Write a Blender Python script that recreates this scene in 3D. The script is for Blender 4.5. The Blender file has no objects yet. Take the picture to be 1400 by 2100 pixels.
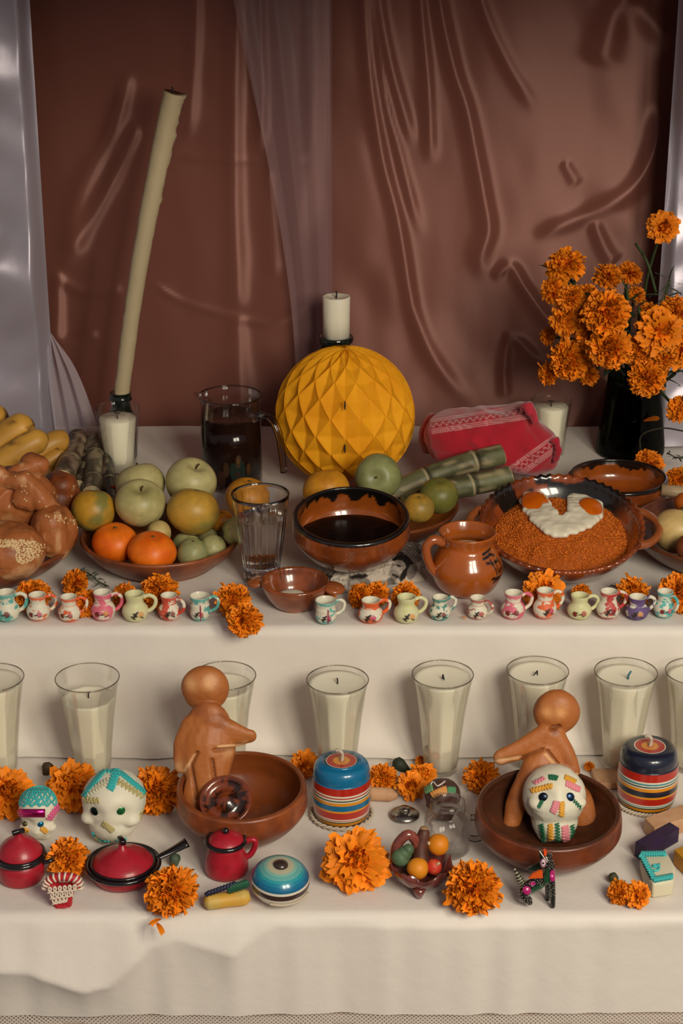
import bpy, bmesh, math, random
import numpy as np
from mathutils import Vector, Matrix
from mathutils.bvhtree import BVHTree

# ------------------------------------------------------------------ camera, world, lights, exposure
SC = bpy.context.scene
COL = SC.collection
PI = math.pi
FPX = 3700.0                      # focal length in pixels of the 1400 x 2100 frame
PITCH = math.radians(22.0)
CP, SP = math.cos(PITCH), math.sin(PITCH)
CAM = Vector((0.0, 0.0, 1.59))
Z1, Z2 = 0.50, 0.66               # tops of the lower and the upper step

cam_d = bpy.data.cameras.new('camera')
cam_d.sensor_fit = 'VERTICAL'
cam_d.sensor_height = 36.0
cam_d.sensor_width = 24.0
cam_d.lens = FPX / 2100.0 * 36.0
cam_d.clip_start = 0.05
cam = bpy.data.objects.new('camera', cam_d)
COL.objects.link(cam)
cam.location = CAM
cam.rotation_euler = (PI / 2 - PITCH, 0, 0)
SC.camera = cam

wd = bpy.data.worlds.new('room_light')
SC.world = wd
wd.use_nodes = True
wd.node_tree.nodes['Background'].inputs[0].default_value = (0.56, 0.50, 0.52, 1)
wd.node_tree.nodes['Background'].inputs[1].default_value = 0.36


def area(name, loc, target, sx, sy, power, colr):
    l = bpy.data.lights.new(name, 'AREA')
    l.shape = 'RECTANGLE'
    l.size, l.size_y = sx, sy
    l.energy = power
    l.color = colr
    o = bpy.data.objects.new(name, l)
    COL.objects.link(o)
    o.location = loc
    d = Vector(target) - Vector(loc)
    o.rotation_euler = d.to_track_quat('-Z', 'Y').to_euler()
    return o


# a two-pane window to the right of and behind the camera
area('window_light', (1.10, 0.10, 1.86), (0.0, 1.8, 0.5), 0.40, 0.80, 23, (1.0, 0.93, 0.76))
area('window_light', (0.62, -0.12, 1.86), (0.0, 1.8, 0.5), 0.40, 0.80, 23, (1.0, 0.93, 0.76))

SC.view_settings.view_transform = 'Standard'
SC.view_settings.look = 'None'
SC.cycles.transparent_max_bounces = 32
SC.view_settings.exposure = 0.0
SC.view_settings.gamma = 1.0
SC.view_settings.use_curve_mapping = False

# ------------------------------------------------------------------ helpers
rng = np.random.default_rng(7)
random.seed(7)


def s(r, g, b):
    return tuple(((c / 255.0) / 12.92 if c / 255.0 <= 0.04045 else ((c / 255.0 + 0.055) / 1.055) ** 2.4) for c in (r, g, b))


def sa(r, g, b):
    return np.array(s(r, g, b))


def ray(px, py):
    u, v = (px - 700.0) / FPX, (py - 1050.0) / FPX
    return Vector((u, CP - v * SP, -SP - v * CP))


def on(px, py, z):
    d = ray(px, py)
    return CAM + d * ((z - CAM.z) / d.z)


def at(px, py, Y):
    d = ray(px, py)
    return CAM + d * (Y / d.y)


def mpp(P):
    d = Vector(P) - CAM
    return (d.y * CP - d.z * SP) / FPX


def vnoise(p, seed=0):
    """smooth 3-D value noise, -1..1, vectorised"""
    p = np.atleast_2d(np.asarray(p, float))
    i = np.floor(p).astype(np.int64)
    f = p - i
    f = f * f * (3 - 2 * f)
    out = np.zeros(len(p))
    for dx in (0, 1):
        for dy in (0, 1):
            for dz in (0, 1):
                n = ((i[:, 0] + dx) * 374761393 + (i[:, 1] + dy) * 668265263 + (i[:, 2] + dz) * 1274126177 + seed * 974711) & 0xffffffff
                n = ((n ^ (n >> 13)) * 1274126177) & 0xffffffff
                n = (n ^ (n >> 16)) & 0xffff
                w = (f[:, 0] if dx else 1 - f[:, 0]) * (f[:, 1] if dy else 1 - f[:, 1]) * (f[:, 2] if dz else 1 - f[:, 2])
                out += w * (n / 32767.5 - 1)
    return out


def fbm(p, seed=0, octv=3):
    p = np.atleast_2d(np.asarray(p, float))
    o, a = 0, 1.0
    for k in range(octv):
        o = o + a * vnoise(p * (2 ** k), seed + k * 17)
        a *= 0.5
    return o


def mixc(a, b, t):
    t = np.clip(np.asarray(t), 0, 1)[..., None]
    return np.asarray(a) * (1 - t) + np.asarray(b) * t


def sstep(a, b, x):
    t = np.clip((np.asarray(x) - a) / (b - a), 0, 1)
    return t * t * (3 - 2 * t)


def spl(pts, k=8):
    """Catmull-Rom curve through the points"""
    P = np.array([list(p) for p in pts], float)
    P = np.vstack([2 * P[0] - P[1], P, 2 * P[-1] - P[-2]])
    out = []
    for i in range(1, len(P) - 2):
        for j in range(k):
            t = j / k
            out.append(0.5 * (2 * P[i] + (P[i + 1] - P[i - 1]) * t + (2 * P[i - 1] - 5 * P[i] + 4 * P[i + 1] - P[i + 2]) * t * t
                              + (3 * P[i] - P[i - 1] - 3 * P[i + 1] + P[i + 2]) * t ** 3))
    out.append(P[-2])
    return np.array(out)


def tag(o, label=None, cat=None, group=None, kind=None):
    if label: o['label'] = label
    if cat: o['category'] = cat
    if group: o['group'] = group
    if kind: o['kind'] = kind
    return o


def thing(name, label, cat, loc=(0, 0, 0), rot=(0, 0, 0), group=None):
    o = bpy.data.objects.new(name, None)
    COL.objects.link(o)
    o.empty_display_size = 0.01
    o.location = loc
    o.rotation_euler = rot
    return tag(o, label, cat, group)


def mesh(name, v, f, m, smooth=True, col=None, fcol=None):
    me = bpy.data.meshes.new(name)
    v = np.asarray(v, float)
    me.from_pydata(v.tolist(), [], [list(map(int, q)) for q in f])
    if smooth:
        me.shade_smooth()
    if m is not None:
        me.materials.append(m)
    if col is not None:
        a = me.color_attributes.new('Col', 'FLOAT_COLOR', 'POINT')
        c = np.ones((len(v), 4)); c[:, :3] = col
        a.data.foreach_set('color', c.ravel())
    elif fcol is not None:
        a = me.color_attributes.new('Col', 'FLOAT_COLOR', 'CORNER')
        n = [len(q) for q in f]
        c = np.ones((sum(n), 4)); c[:, :3] = np.repeat(np.asarray(fcol), n, axis=0)
        a.data.foreach_set('color', c.ravel())
    return me


def link(name, me, parent=None, loc=None, rot=None, scale=None):
    o = bpy.data.objects.new(name, me)
    COL.objects.link(o)
    if parent is not None: o.parent = parent
    if loc is not None: o.location = loc
    if rot is not None: o.rotation_euler = rot
    if scale is not None: o.scale = scale if hasattr(scale, '__len__') else (scale,) * 3
    return o


def obj(name, vf, m, parent=None, smooth=True, col=None, fcol=None, loc=None, rot=None, scale=None, origin=None):
    v, f = np.asarray(vf[0], float), vf[1]
    if origin is not None:
        v = v - np.array(origin)
        if parent is None:
            loc = origin
    return link(name, mesh(name, v, f, m, smooth, col, fcol), parent, loc, rot, scale)


def join(*vfs):
    V, Fc, n = [], [], 0
    for v, f in vfs:
        V.append(np.asarray(v, float)); Fc += [tuple(i + n for i in q) for q in f]; n += len(v)
    return np.vstack(V), Fc


def lathe(prof, n=40, mod=None):
    """revolve (r, z) rows; a row with r = 0 becomes one vertex"""
    V, rows = [], []
    for k, (r, z) in enumerate(prof):
        if r < 1e-7:
            rows.append([len(V)] * n); V.append((0, 0, z))
        else:
            b = len(V); rows.append(list(range(b, b + n)))
            for i in range(n):
                a = 2 * PI * i / n
                rr, zz = (r, z) if mod is None else mod(r, z, a, k)
                V.append((rr * math.cos(a), rr * math.sin(a), zz))
    Fc = []
    for a, b in zip(rows[:-1], rows[1:]):
        for i in range(n):
            j = (i + 1) % n
            q = [a[i], a[j], b[j], b[i]]
            u = []
            for x in q:
                if x not in u: u.append(x)
            if len(u) > 2: Fc.append(tuple(u))
    return np.array(V), Fc


def rings(nrow, n, prof):
    """face colours helper: band index of each lathe face, same order as lathe()"""
    pass


def tube(path, rad, n=10, cap=True, flat=None):
    P = np.array([list(p) for p in path], float)
    m = len(P)
    R = np.broadcast_to(np.asarray(rad, float), (m,)) if not hasattr(rad, '__len__') else np.asarray(rad, float)
    T = np.gradient(P, axis=0); T /= np.linalg.norm(T, axis=1)[:, None] + 1e-12
    ref = np.array([0, 0, 1.0]) if abs(T[0][2]) < 0.9 else np.array([1.0, 0, 0])
    U = np.cross(T[0], ref); U /= np.linalg.norm(U)
    V, Fc = [], []
    for i in range(m):
        U = U - T[i] * np.dot(U, T[i]); U /= np.linalg.norm(U)
        W = np.cross(T[i], U)
        for k in range(n):
            a = 2 * PI * k / n
            V.append(P[i] + R[i] * (math.cos(a) * U + math.sin(a) * W * (flat or 1)))
    for i in range(m - 1):
        for k in range(n):
            j = (k + 1) % n
            Fc.append((i * n + k, i * n + j, (i + 1) * n + j, (i + 1) * n + k))
    if cap:
        c0 = len(V); V.append(P[0]); V.append(P[-1])
        for k in range(n):
            j = (k + 1) % n
            Fc.append((c0, j, k)); Fc.append((c0 + 1, (m - 1) * n + k, (m - 1) * n + j))
    return np.array(V), Fc


def ball(c, r, n=20, rows=12, axis=None):
    prof = [(math.sin(PI * i / rows), -math.cos(PI * i / rows)) for i in range(rows + 1)]
    prof[0] = (0, -1); prof[-1] = (0, 1)
    v, f = lathe(prof, n)
    v = v * np.array(r if hasattr(r, '__len__') else (r, r, r))
    if axis is not None:
        q = Vector((0, 0, 1)).rotation_difference(Vector(axis).normalized()).to_matrix()
        v = v @ np.array(q).T
    return v + np.array(c), f


def rotv(v, rot):
    from mathutils import Euler
    return np.asarray(v) @ np.array(Euler(rot).to_matrix()).T


def box(c, d, rz=0.0, bev=0.0, rot=None):
    bm = bmesh.new()
    bmesh.ops.create_cube(bm, size=1.0)
    for v in bm.verts: v.co = Vector((v.co.x * d[0], v.co.y * d[1], v.co.z * d[2]))
    if bev: bmesh.ops.bevel(bm, geom=bm.edges[:], offset=bev, segments=2, affect='EDGES', profile=0.5)
    bm.verts.index_update()
    v = np.array([list(x.co) for x in bm.verts]); f = [tuple(x.index for x in q.verts) for q in bm.faces]
    bm.free()
    v = rotv(v, rot if rot is not None else (0, 0, rz))
    return v + np.array(c), f


def fuse(parts, voxel, smooth=6, factor=0.5):
    """one continuous surface out of overlapping bodies"""
    v, f = join(*parts)
    me = bpy.data.meshes.new('tmp'); me.from_pydata(v.tolist(), [], f)
    o = bpy.data.objects.new('tmp', me); COL.objects.link(o)
    r = o.modifiers.new('r', 'REMESH'); r.mode = 'VOXEL'; r.voxel_size = voxel
    if smooth:
        sm = o.modifiers.new('s', 'SMOOTH'); sm.iterations = smooth; sm.factor = factor
    dg = bpy.context.evaluated_depsgraph_get()
    ev = o.evaluated_get(dg)
    m2 = ev.to_mesh()
    V = np.zeros(len(m2.vertices) * 3); m2.vertices.foreach_get('co', V); V = V.reshape(-1, 3)
    Fc = [tuple(p.vertices) for p in m2.polygons]
    ev.to_mesh_clear()
    bpy.data.objects.remove(o); bpy.data.meshes.remove(me)
    return V, Fc


def bvh(vf):
    return BVHTree.FromPolygons([tuple(x) for x in vf[0]], vf[1])


def hit(tree, o, d):
    h = tree.ray_cast(Vector(o), Vector(d).normalized())
    return h[0], h[1]


def stand(cx, yb, yt, rb, z):
    """object standing on height z: bottom pixel yb, base radius rb px, top centre pixel yt -> base centre, height, metres per pixel"""
    P = on(cx, yb, z)
    r = rb * mpp(P)
    Y = P.y + r
    d = ray(cx, yb)
    T = at(cx, yt, Y)
    m = mpp(Vector((T.x, Y, (T.z + z) / 2)))
    return Vector(((cx - 700) * m, Y, z)), T.z - z, m


def tilted(cx, cy, H, rb, a, zs):
    zr = zs + rb * math.sin(a) + H * math.cos(a)
    R = on(cx, cy, zr)
    return Vector((R.x, R.y + H * math.sin(a), zs + rb * math.sin(a))), mpp(R)


# ------------------------------------------------------------------ materials
def M(name, c=None, rough=0.5, spec=0.5, coat=0.0, coat_r=0.08, sss=0.0, sss_r=0.01, metal=0.0, sheen=0.0, bump=None, mott=None,
      sheen_c=None, aniso=0.0, trans=0.0, ior=1.45, alpha=1.0, rvar=0.0, weave=None):
    """c = colour, or None for the painted 'Col' attribute; mott = (scale, colour2, lo, hi); bump = (scale, strength[, distance])"""
    m = bpy.data.materials.new(name); m.use_nodes = True
    N = m.node_tree.nodes; L = m.node_tree.links
    b = N['Principled BSDF']
    tc = N.new('ShaderNodeTexCoord')
    if c is None:
        a = N.new('ShaderNodeVertexColor'); a.layer_name = 'Col'; src = a.outputs['Color']
    else:
        rgb = N.new('ShaderNodeRGB'); rgb.outputs[0].default_value = (*c, 1); src = rgb.outputs[0]
    if mott:
        nz = N.new('ShaderNodeTexNoise'); nz.inputs['Scale'].default_value = mott[0]; nz.inputs['Detail'].default_value = 5
        L.new(tc.outputs['Object'], nz.inputs['Vector'])
        mr = N.new('ShaderNodeMapRange'); mr.inputs['From Min'].default_value = mott[2]; mr.inputs['From Max'].default_value = mott[3]
        L.new(nz.outputs['Fac'], mr.inputs['Value'])
        mx = N.new('ShaderNodeMix'); mx.data_type = 'RGBA'
        L.new(mr.outputs[0], mx.inputs['Factor']); L.new(src, mx.inputs[6]); mx.inputs[7].default_value = (*mott[1], 1)
        src = mx.outputs[2]
    L.new(src, b.inputs['Base Color'])
    b.inputs['Roughness'].default_value = rough
    b.inputs['Specular IOR Level'].default_value = spec
    b.inputs['Metallic'].default_value = metal
    b.inputs['IOR'].default_value = ior
    b.inputs['Coat Weight'].default_value = coat
    b.inputs['Coat Roughness'].default_value = coat_r
    b.inputs['Sheen Weight'].default_value = sheen
    if sheen_c: b.inputs['Sheen Tint'].default_value = (*sheen_c, 1)
    b.inputs['Transmission Weight'].default_value = trans
    b.inputs['Alpha'].default_value = alpha
    if sss:
        b.inputs['Subsurface Weight'].default_value = sss
        b.inputs['Subsurface Radius'].default_value = (1.0, 0.7, 0.5)
        b.inputs['Subsurface Scale'].default_value = sss_r
    if rvar:
        n2 = N.new('ShaderNodeTexNoise'); n2.inputs['Scale'].default_value = 60
        L.new(tc.outputs['Object'], n2.inputs['Vector'])
        m2 = N.new('ShaderNodeMapRange'); m2.inputs['To Min'].default_value = rough - rvar; m2.inputs['To Max'].default_value = rough + rvar
        L.new(n2.outputs['Fac'], m2.inputs['Value']); L.new(m2.outputs[0], b.inputs['Roughness'])
    if aniso:      # satin: threads run up and down
        b.inputs['Anisotropic'].default_value = aniso
        cx3 = N.new('ShaderNodeCombineXYZ'); cx3.inputs[2].default_value = 1.0
        L.new(cx3.outputs[0], b.inputs['Tangent'])
    nrm = None
    if bump:
        n3 = N.new('ShaderNodeTexNoise'); n3.inputs['Scale'].default_value = bump[0]; n3.inputs['Detail'].default_value = 4
        L.new(tc.outputs['Object'], n3.inputs['Vector'])
        bp = N.new('ShaderNodeBump'); bp.inputs['Strength'].default_value = bump[1]
        bp.inputs['Distance'].default_value = bump[2] if len(bump) > 2 else 0.001
        L.new(n3.outputs['Fac'], bp.inputs['Height']); nrm = bp.outputs[0]
    if weave:
        mp = N.new('ShaderNodeMapping'); mp.inputs['Scale'].default_value = weave[0]
        L.new(tc.outputs['Object'], mp.inputs['Vector'])
        n4 = N.new('ShaderNodeTexNoise'); n4.inputs['Scale'].default_value = 1.0; n4.inputs['Detail'].default_value = 3
        L.new(mp.outputs[0], n4.inputs['Vector'])
        b4 = N.new('ShaderNodeBump'); b4.inputs['Strength'].default_value = weave[1]; b4.inputs['Distance'].default_value = 0.0006
        L.new(n4.outputs['Fac'], b4.inputs['Height'])
        if nrm is not None: L.new(nrm, b4.inputs['Normal'])
        nrm = b4.outputs[0]
    if nrm is not None: L.new(nrm, b.inputs['Normal'])
    return m


def pix(W):
    """world points -> where the photograph shows them"""
    d = np.asarray(W) - np.array(CAM)
    de = d[:, 1] * CP - d[:, 2] * SP
    return d[:, 0] / de * FPX + 700, (-d[:, 1] * SP - d[:, 2] * CP) / de * FPX + 1050


def segd(px, py, a, b):
    A, B = np.array(a, float), np.array(b, float); D_ = B - A
    k = np.clip(((px - A[0]) * D_[0] + (py - A[1]) * D_[1]) / (D_ @ D_), 0, 1)
    return np.hypot(px - A[0] - k * D_[0], py - A[1] - k * D_[1])


def thin_glass(name, tint=(0.995, 0.995, 0.985), edge=(0.72, 0.71, 0.66), rough=0.03, refl=0.45):
    """clear thin-walled glass: tinted see-through, deeper at its rims, with reflections"""
    m = bpy.data.materials.new(name); m.use_nodes = True
    N = m.node_tree.nodes; L = m.node_tree.links
    N.remove(N['Principled BSDF'])
    lw = N.new('ShaderNodeLayerWeight'); lw.inputs['Blend'].default_value = 0.25
    pw = N.new('ShaderNodeMath'); pw.operation = 'POWER'; pw.inputs[1].default_value = 5.0
    L.new(lw.outputs['Facing'], pw.inputs[0])
    mx = N.new('ShaderNodeMix'); mx.data_type = 'RGBA'
    mx.inputs[6].default_value = (*tint, 1); mx.inputs[7].default_value = (*edge, 1)
    L.new(pw.outputs[0], mx.inputs['Factor'])
    tr = N.new('ShaderNodeBsdfTransparent'); L.new(mx.outputs[2], tr.inputs[0])
    gl = N.new('ShaderNodeBsdfGlossy'); gl.inputs['Roughness'].default_value = rough
    fr = N.new('ShaderNodeFresnel'); fr.inputs['IOR'].default_value = 1.45
    mu = N.new('ShaderNodeMath'); mu.operation = 'MULTIPLY'; mu.inputs[1].default_value = refl
    L.new(fr.outputs[0], mu.inputs[0])
    ms = N.new('ShaderNodeMixShader')
    L.new(mu.outputs[0], ms.inputs[0]); L.new(tr.outputs[0], ms.inputs[1]); L.new(gl.outputs[0], ms.inputs[2])
    L.new(ms.outputs[0], N['Material Output'].inputs[0])
    return m


def sheer(name, c, op, rough=0.4):
    m = bpy.data.materials.new(name); m.use_nodes = True
    N = m.node_tree.nodes; L = m.node_tree.links
    b = N['Principled BSDF']; b.inputs['Base Color'].default_value = (*c, 1); b.inputs['Roughness'].default_value = rough
    b.inputs['Sheen Weight'].default_value = 0.5
    tr = N.new('ShaderNodeBsdfTransparent')
    lw = N.new('ShaderNodeLayerWeight'); lw.inputs['Blend'].default_value = 0.4
    mr = N.new('ShaderNodeMapRange'); mr.inputs['To Min'].default_value = op; mr.inputs['To Max'].default_value = min(1, op + 0.5)
    L.new(lw.outputs['Facing'], mr.inputs['Value'])
    ms = N.new('ShaderNodeMixShader')
    L.new(mr.outputs[0], ms.inputs[0]); L.new(tr.outputs[0], ms.inputs[1]); L.new(b.outputs[0], ms.inputs[2])
    L.new(ms.outputs[0], N['Material Output'].inputs[0])
    return m


m_cloth = M('white_satin_cotton', s(226, 216, 206), 0.55, 0.35, sheen=0.25, bump=(35, 0.25, 0.004), weave=((900, 900, 900), 0.12))
m_satin_white = M('white_satin', s(172, 163, 174), 0.36, 0.5, metal=0.35, sheen=0.2, bump=(9, 0.15, 0.01), weave=((60, 60, 900), 0.06))
m_backdrop = M('brown_satin', s(130, 78, 65), 0.44, 0.6, metal=0.22, sheen=0.55, sheen_c=s(205, 160, 160), aniso=0.93, weave=((1200, 1200, 120), 0.08))
m_sheer_mauve = sheer('mauve_organza', s(160, 126, 130), 0.34)
m_sheer_white = sheer('white_organza', s(205, 190, 200), 0.45)
m_wall = M('plaster', s(120, 100, 90), 0.9, bump=(60, 0.2))
m_floor = M('concrete_floor', s(110, 98, 90), 0.8, bump=(80, 0.3), mott=(8, s(90, 80, 74), 0.4, 0.7))
m_table = M('raw_table_wood', s(140, 105, 85), 0.8, bump=(60, 0.3), mott=(18, s(110, 80, 62), 0.4, 0.7))
m_lace = M('lace_thread', s(222, 212, 200), 0.8)
m_clay = M('terracotta', None, 0.42, 0.5, coat=0.35, coat_r=0.25, bump=(220, 0.25, 0.0008), mott=(55, s(105, 50, 28), 0.52, 0.80), rvar=0.08)
m_glaze = M('glazed_clay', None, 0.25, 0.5, coat=0.9, coat_r=0.06, bump=(60, 0.18, 0.001))
m_paint = M('painted', None, 0.5, 0.4, bump=(300, 0.15, 0.0005))
m_gloss = M('lacquered', None, 0.3, 0.5, coat=0.6, coat_r=0.08, bump=(40, 0.06, 0.001))
m_fruit = M('fruit_skin', None, 0.42, 0.45, sss=0.08, sss_r=0.006, bump=(240, 0.22, 0.0008))
m_apple = M('apple_skin', None, 0.40, 0.45, sss=0.08, sss_r=0.006, bump=(500, 0.08, 0.0004))
m_bread = M('baked_crust', None, 0.50, 0.4, bump=(150, 0.5, 0.0016), coat=0.10, coat_r=0.35, rvar=0.1)
m_wax = M('candle_wax', s(243, 234, 210), 0.5, 0.4, sss=0.25, sss_r=0.01, bump=(60, 0.12))
m_waxd = M('taper_wax', s(186, 168, 134), 0.55, 0.4, sss=0.15, sss_r=0.008, bump=(120, 0.35, 0.001))
m_wick = M('wick', s(40, 36, 34), 0.9)
m_wick_blue = M('blue_wick', s(70, 120, 130), 0.9)
m_glass = thin_glass('clear_glass', (1.0, 1.0, 0.99), (0.80, 0.79, 0.75), 0.03, 0.35)
m_jarglass = thin_glass('jar_glass', (0.995, 0.99, 0.985), (0.62, 0.61, 0.57), 0.03, 0.5)
m_handle_glass = thin_glass('thick_handle_glass', (0.86, 0.85, 0.82), (0.30, 0.29, 0.26), 0.02, 1.0)
m_rim = thin_glass('glass_rim', (0.74, 0.72, 0.66), (0.34, 0.33, 0.29), 0.03, 0.9)
m_refr = M('solid_clear_glass', (0.98, 0.98, 0.97), 0.0, 0.5, trans=1.0, ior=1.42)
m_water = M('water', (0.97, 0.97, 0.95), 0.0, 0.5, trans=1.0, ior=1.25)
m_dark_glass = M('dark_green_glass', s(14, 24, 18), 0.08, 0.6, coat=0.5)
m_vase = thin_glass('smoky_green_glass', (0.15, 0.17, 0.09), (0.03, 0.04, 0.02), 0.05, 0.35)
m_tea = M('dark_hibiscus_tea', s(34, 18, 14), 0.1, 0.5)
m_petal = M('marigold_petal', None, 0.6, 0.25, sss=0.0)
m_green = M('plant_green', None, 0.6, 0.3)
m_paper = M('honeycomb_tissue', s(246, 172, 30), 0.75, 0.2, sss=0.25, sss_r=0.008, mott=(14, s(232, 152, 20), 0.4, 0.7))
m_sugar = M('sugar_paste', None, 0.5, 0.4, sss=0.35, sss_r=0.006, bump=(120, 0.25, 0.001))
m_icing = M('royal_icing', None, 0.5, 0.35)
m_sequin = M('sequin', None, 0.25, 0.8, metal=0.7)
m_redcloth = M('red_woven_cotton', None, 0.85, 0.15, sheen=0.4, weave=((1500, 1500, 1500), 0.4))
m_news = M('newsprint', None, 0.9, 0.1)
m_mole = M('mole_sauce', s(13, 8, 7), 0.25, 0.06, bump=(30, 0.12, 0.002))
m_rice = M('red_rice', None, 0.55, 0.35)
m_egg = M('egg_white', s(228, 218, 194), 0.35, 0.5, sss=0.2, sss_r=0.005, bump=(90, 0.12, 0.001))
m_yolk = M('egg_yolk', s(208, 98, 14), 0.22, 0.5, coat=0.5, mott=(40, s(190, 80, 10), 0.45, 0.7))
m_metal = M('dull_aluminium', s(150, 145, 138), 0.3, 0.5, metal=1.0, bump=(90, 0.15))
m_wood = M('sanded_pine', s(205, 160, 122), 0.55, 0.3, mott=(40, s(184, 136, 100), 0.4, 0.7), bump=(200, 0.12))
m_cane = M('sugar_cane_rind', None, 0.45, 0.4, bump=(200, 0.2))
m_string = M('cotton_string', s(196, 180, 160), 0.9, 0.1, bump=(900, 0.6, 0.001))
m_sesame = M('sesame_seed', s(222, 190, 140), 0.5)
m_enamel = M('red_enamel', s(172, 28, 44), 0.4, 0.45, coat=0.3, coat_r=0.2, mott=(90, s(150, 20, 34), 0.45, 0.75), bump=(150, 0.12))
m_black = M('black_enamel', s(20, 15, 16), 0.22, 0.5, coat=0.6)

# ------------------------------------------------------------------ the setting
tag(obj('floor', box((0, 1.5, -0.02), (6, 6, 0.04)), m_floor, smooth=False), kind='structure')
tag(obj('added_shade_canopy', box((0, 2.325, 1.412), (2.6, 0.93, 0.02)), m_backdrop, smooth=False), kind='structure')  # canopy added out of view to shade the top of the curtains
tag(obj('wall_back', box((0, 2.86, 1.3), (6, 0.1, 2.6)), m_wall, smooth=False), kind='structure')


def grid(xs, ys, fn):
    X, Y = np.meshgrid(xs, ys)
    v = fn(X.ravel(), Y.ravel())
    nx = len(xs)
    f = [(j * nx + i, j * nx + i + 1, (j + 1) * nx + i + 1, (j + 1) * nx + i) for j in range(len(ys) - 1) for i in range(nx - 1)]
    return v, f


# wooden steps under the cloths
YR, YF = 1.934, 1.578
t = thing('altar_step', 'raised back step of the altar under white cloth', 'table', (0, 2.28, 0))
obj('step_board', box((0, 0, Z2 - 0.018), (1.96, 0.66, 0.03), bev=0.003), m_table, t, smooth=False)
for sx in (-0.95, 0.95):
    for sy in (-0.29, 0.29):
        obj('leg', box((sx, sy, (Z2 - 0.033) / 2), (0.05, 0.05, Z2 - 0.033), bev=0.003), m_table, t, smooth=False)
t = thing('altar_step', 'low front step of the altar under white cloth with a lace hem', 'table', (0, 1.765, 0))
obj('step_board', box((0, 0, Z1 - 0.018), (1.96, 0.32, 0.03), bev=0.003), m_table, t, smooth=False)
for sx in (-0.95, 0.95):
    for sy in (-0.13, 0.13):
        obj('leg', box((sx, sy, (Z1 - 0.033) / 2), (0.05, 0.05, Z1 - 0.033), bev=0.003), m_table, t, smooth=False)


def draped(y_back, y_front, ztop, zbot, top_n, drop_n, r, disp):
    path = [(y_back + (y_front + r - y_back) * i / top_n, ztop, 0.0, 0, 1) for i in range(top_n)]
    for i in range(9):
        a = PI / 2 * i / 8
        path.append((y_front + r - r * math.sin(a), ztop - r + r * math.cos(a), i / 8.0, -math.sin(a), math.cos(a)))
    for i in range(1, drop_n + 1):
        path.append((y_front, ztop - r - (ztop - r - zbot) * i / drop_n, 1 + i / drop_n, -1, 0))
    path = np.array(path)
    xs = np.linspace(-1.0, 1.0, 321)
    X = np.tile(xs, len(path)); Pp = np.repeat(path, len(xs), axis=0)
    d = disp(X, Pp[:, 0], Pp[:, 1], Pp[:, 2])
    v = np.stack([X, Pp[:, 0] + Pp[:, 3] * d, Pp[:, 1] + Pp[:, 4] * d], 1)
    nx = len(xs)
    f = [(j * nx + i, (j + 1) * nx + i, (j + 1) * nx + i + 1, j * nx + i + 1) for j in range(len(path) - 1) for i in range(nx - 1)]
    return v, f


def disp_upper(x, y, z, k):
    p = np.stack([x * 9, y * 9, z * 0], 1)
    top = 0.00035 * fbm(p, 3) - 0.0006
    hump = 0.024 * np.exp(-((x + 0.39) / 0.05) ** 2 - ((y - 2.565) / 0.04) ** 2)
    edge = 0.0022 * vnoise(np.stack([x * 16, x * 0, x * 0 + 2], 1), 5) * np.exp(-((k - 0.6) / 0.6) ** 2)
    fold = sstep(1.0, 1.4, k) * (0.003 * vnoise(np.stack([x * 14, z * 2, x * 0], 1), 9) + 0.0015 * vnoise(np.stack([x * 40, z * 6, x * 0], 1), 19))
    fs = np.clip((k - 1.62) / 0.38, 0, 1)
    flare = 0.036 * (1 - np.sqrt(np.clip(1 - fs ** 2, 0, 1))) * (0.75 + 0.25 * vnoise(np.stack([x * 8, x * 0, x * 0], 1), 12))
    return top + hump + edge + fold + flare


def disp_lower(x, y, z, k):
    p = np.stack([x * 9, y * 9, z * 0], 1)
    top = 0.00035 * fbm(p, 23) - 0.0006
    drop = sstep(0.5, 1.3, k)
    fold = drop * (0.004 * vnoise(np.stack([x * 11, z * 2, x * 0], 1), 29) + 0.002 * vnoise(np.stack([x * 45, z * 3, x * 0], 1), 39))
    left = sstep(0.05, -0.3, x)
    bul = left * 0.003 * (vnoise(np.stack([x * 9 + z * 5, z * 14, x * 0], 1), 77)) * np.exp(-((k - 1.25) / 0.5) ** 2)
    # the cloth sags forward over the edge on the left in a shallow roll
    bx = np.interp(x / 0.00054 + 700, [-400, -100, 0, 100, 200, 250, 330, 380, 440, 490, 540, 575, 700, 1400], [90, 60, 90, 100, 140, 128, 48, 26, 46, 60, 18, 2, 6, 6]) * 0.00050
    dr = np.clip(Z1 - z - 0.010, 0, 1)
    roll = np.where(dr < bx, 0.36 * dr, 0.36 * bx * np.exp(-(dr - bx) / 0.035)) * sstep(0.6, 1.0, k)
    edge = roll + 0.002 * vnoise(np.stack([x * 12, x * 0, x * 0 + 2], 1), 45) * np.exp(-((k - 0.7) / 0.5) ** 2)
    return top + fold + bul + edge


t = thing('tablecloth', 'white cloth over the upper step, hanging down behind the row of candle glasses', 'tablecloth', (0, YR, Z2))
obj('cloth', draped(2.66, YR, Z2, Z1 + 0.0016, 60, 44, 0.012, disp_upper), m_cloth, t, origin=(0, YR, Z2))
t = thing('tablecloth', 'white cloth over the lower front step with a lace edged drop', 'tablecloth', (0, YF, Z1))
obj('cloth', draped(1.948, YF, Z1, 0.377, 46, 30, 0.014, disp_lower), m_cloth, t, origin=(0, YF, Z1))
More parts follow.
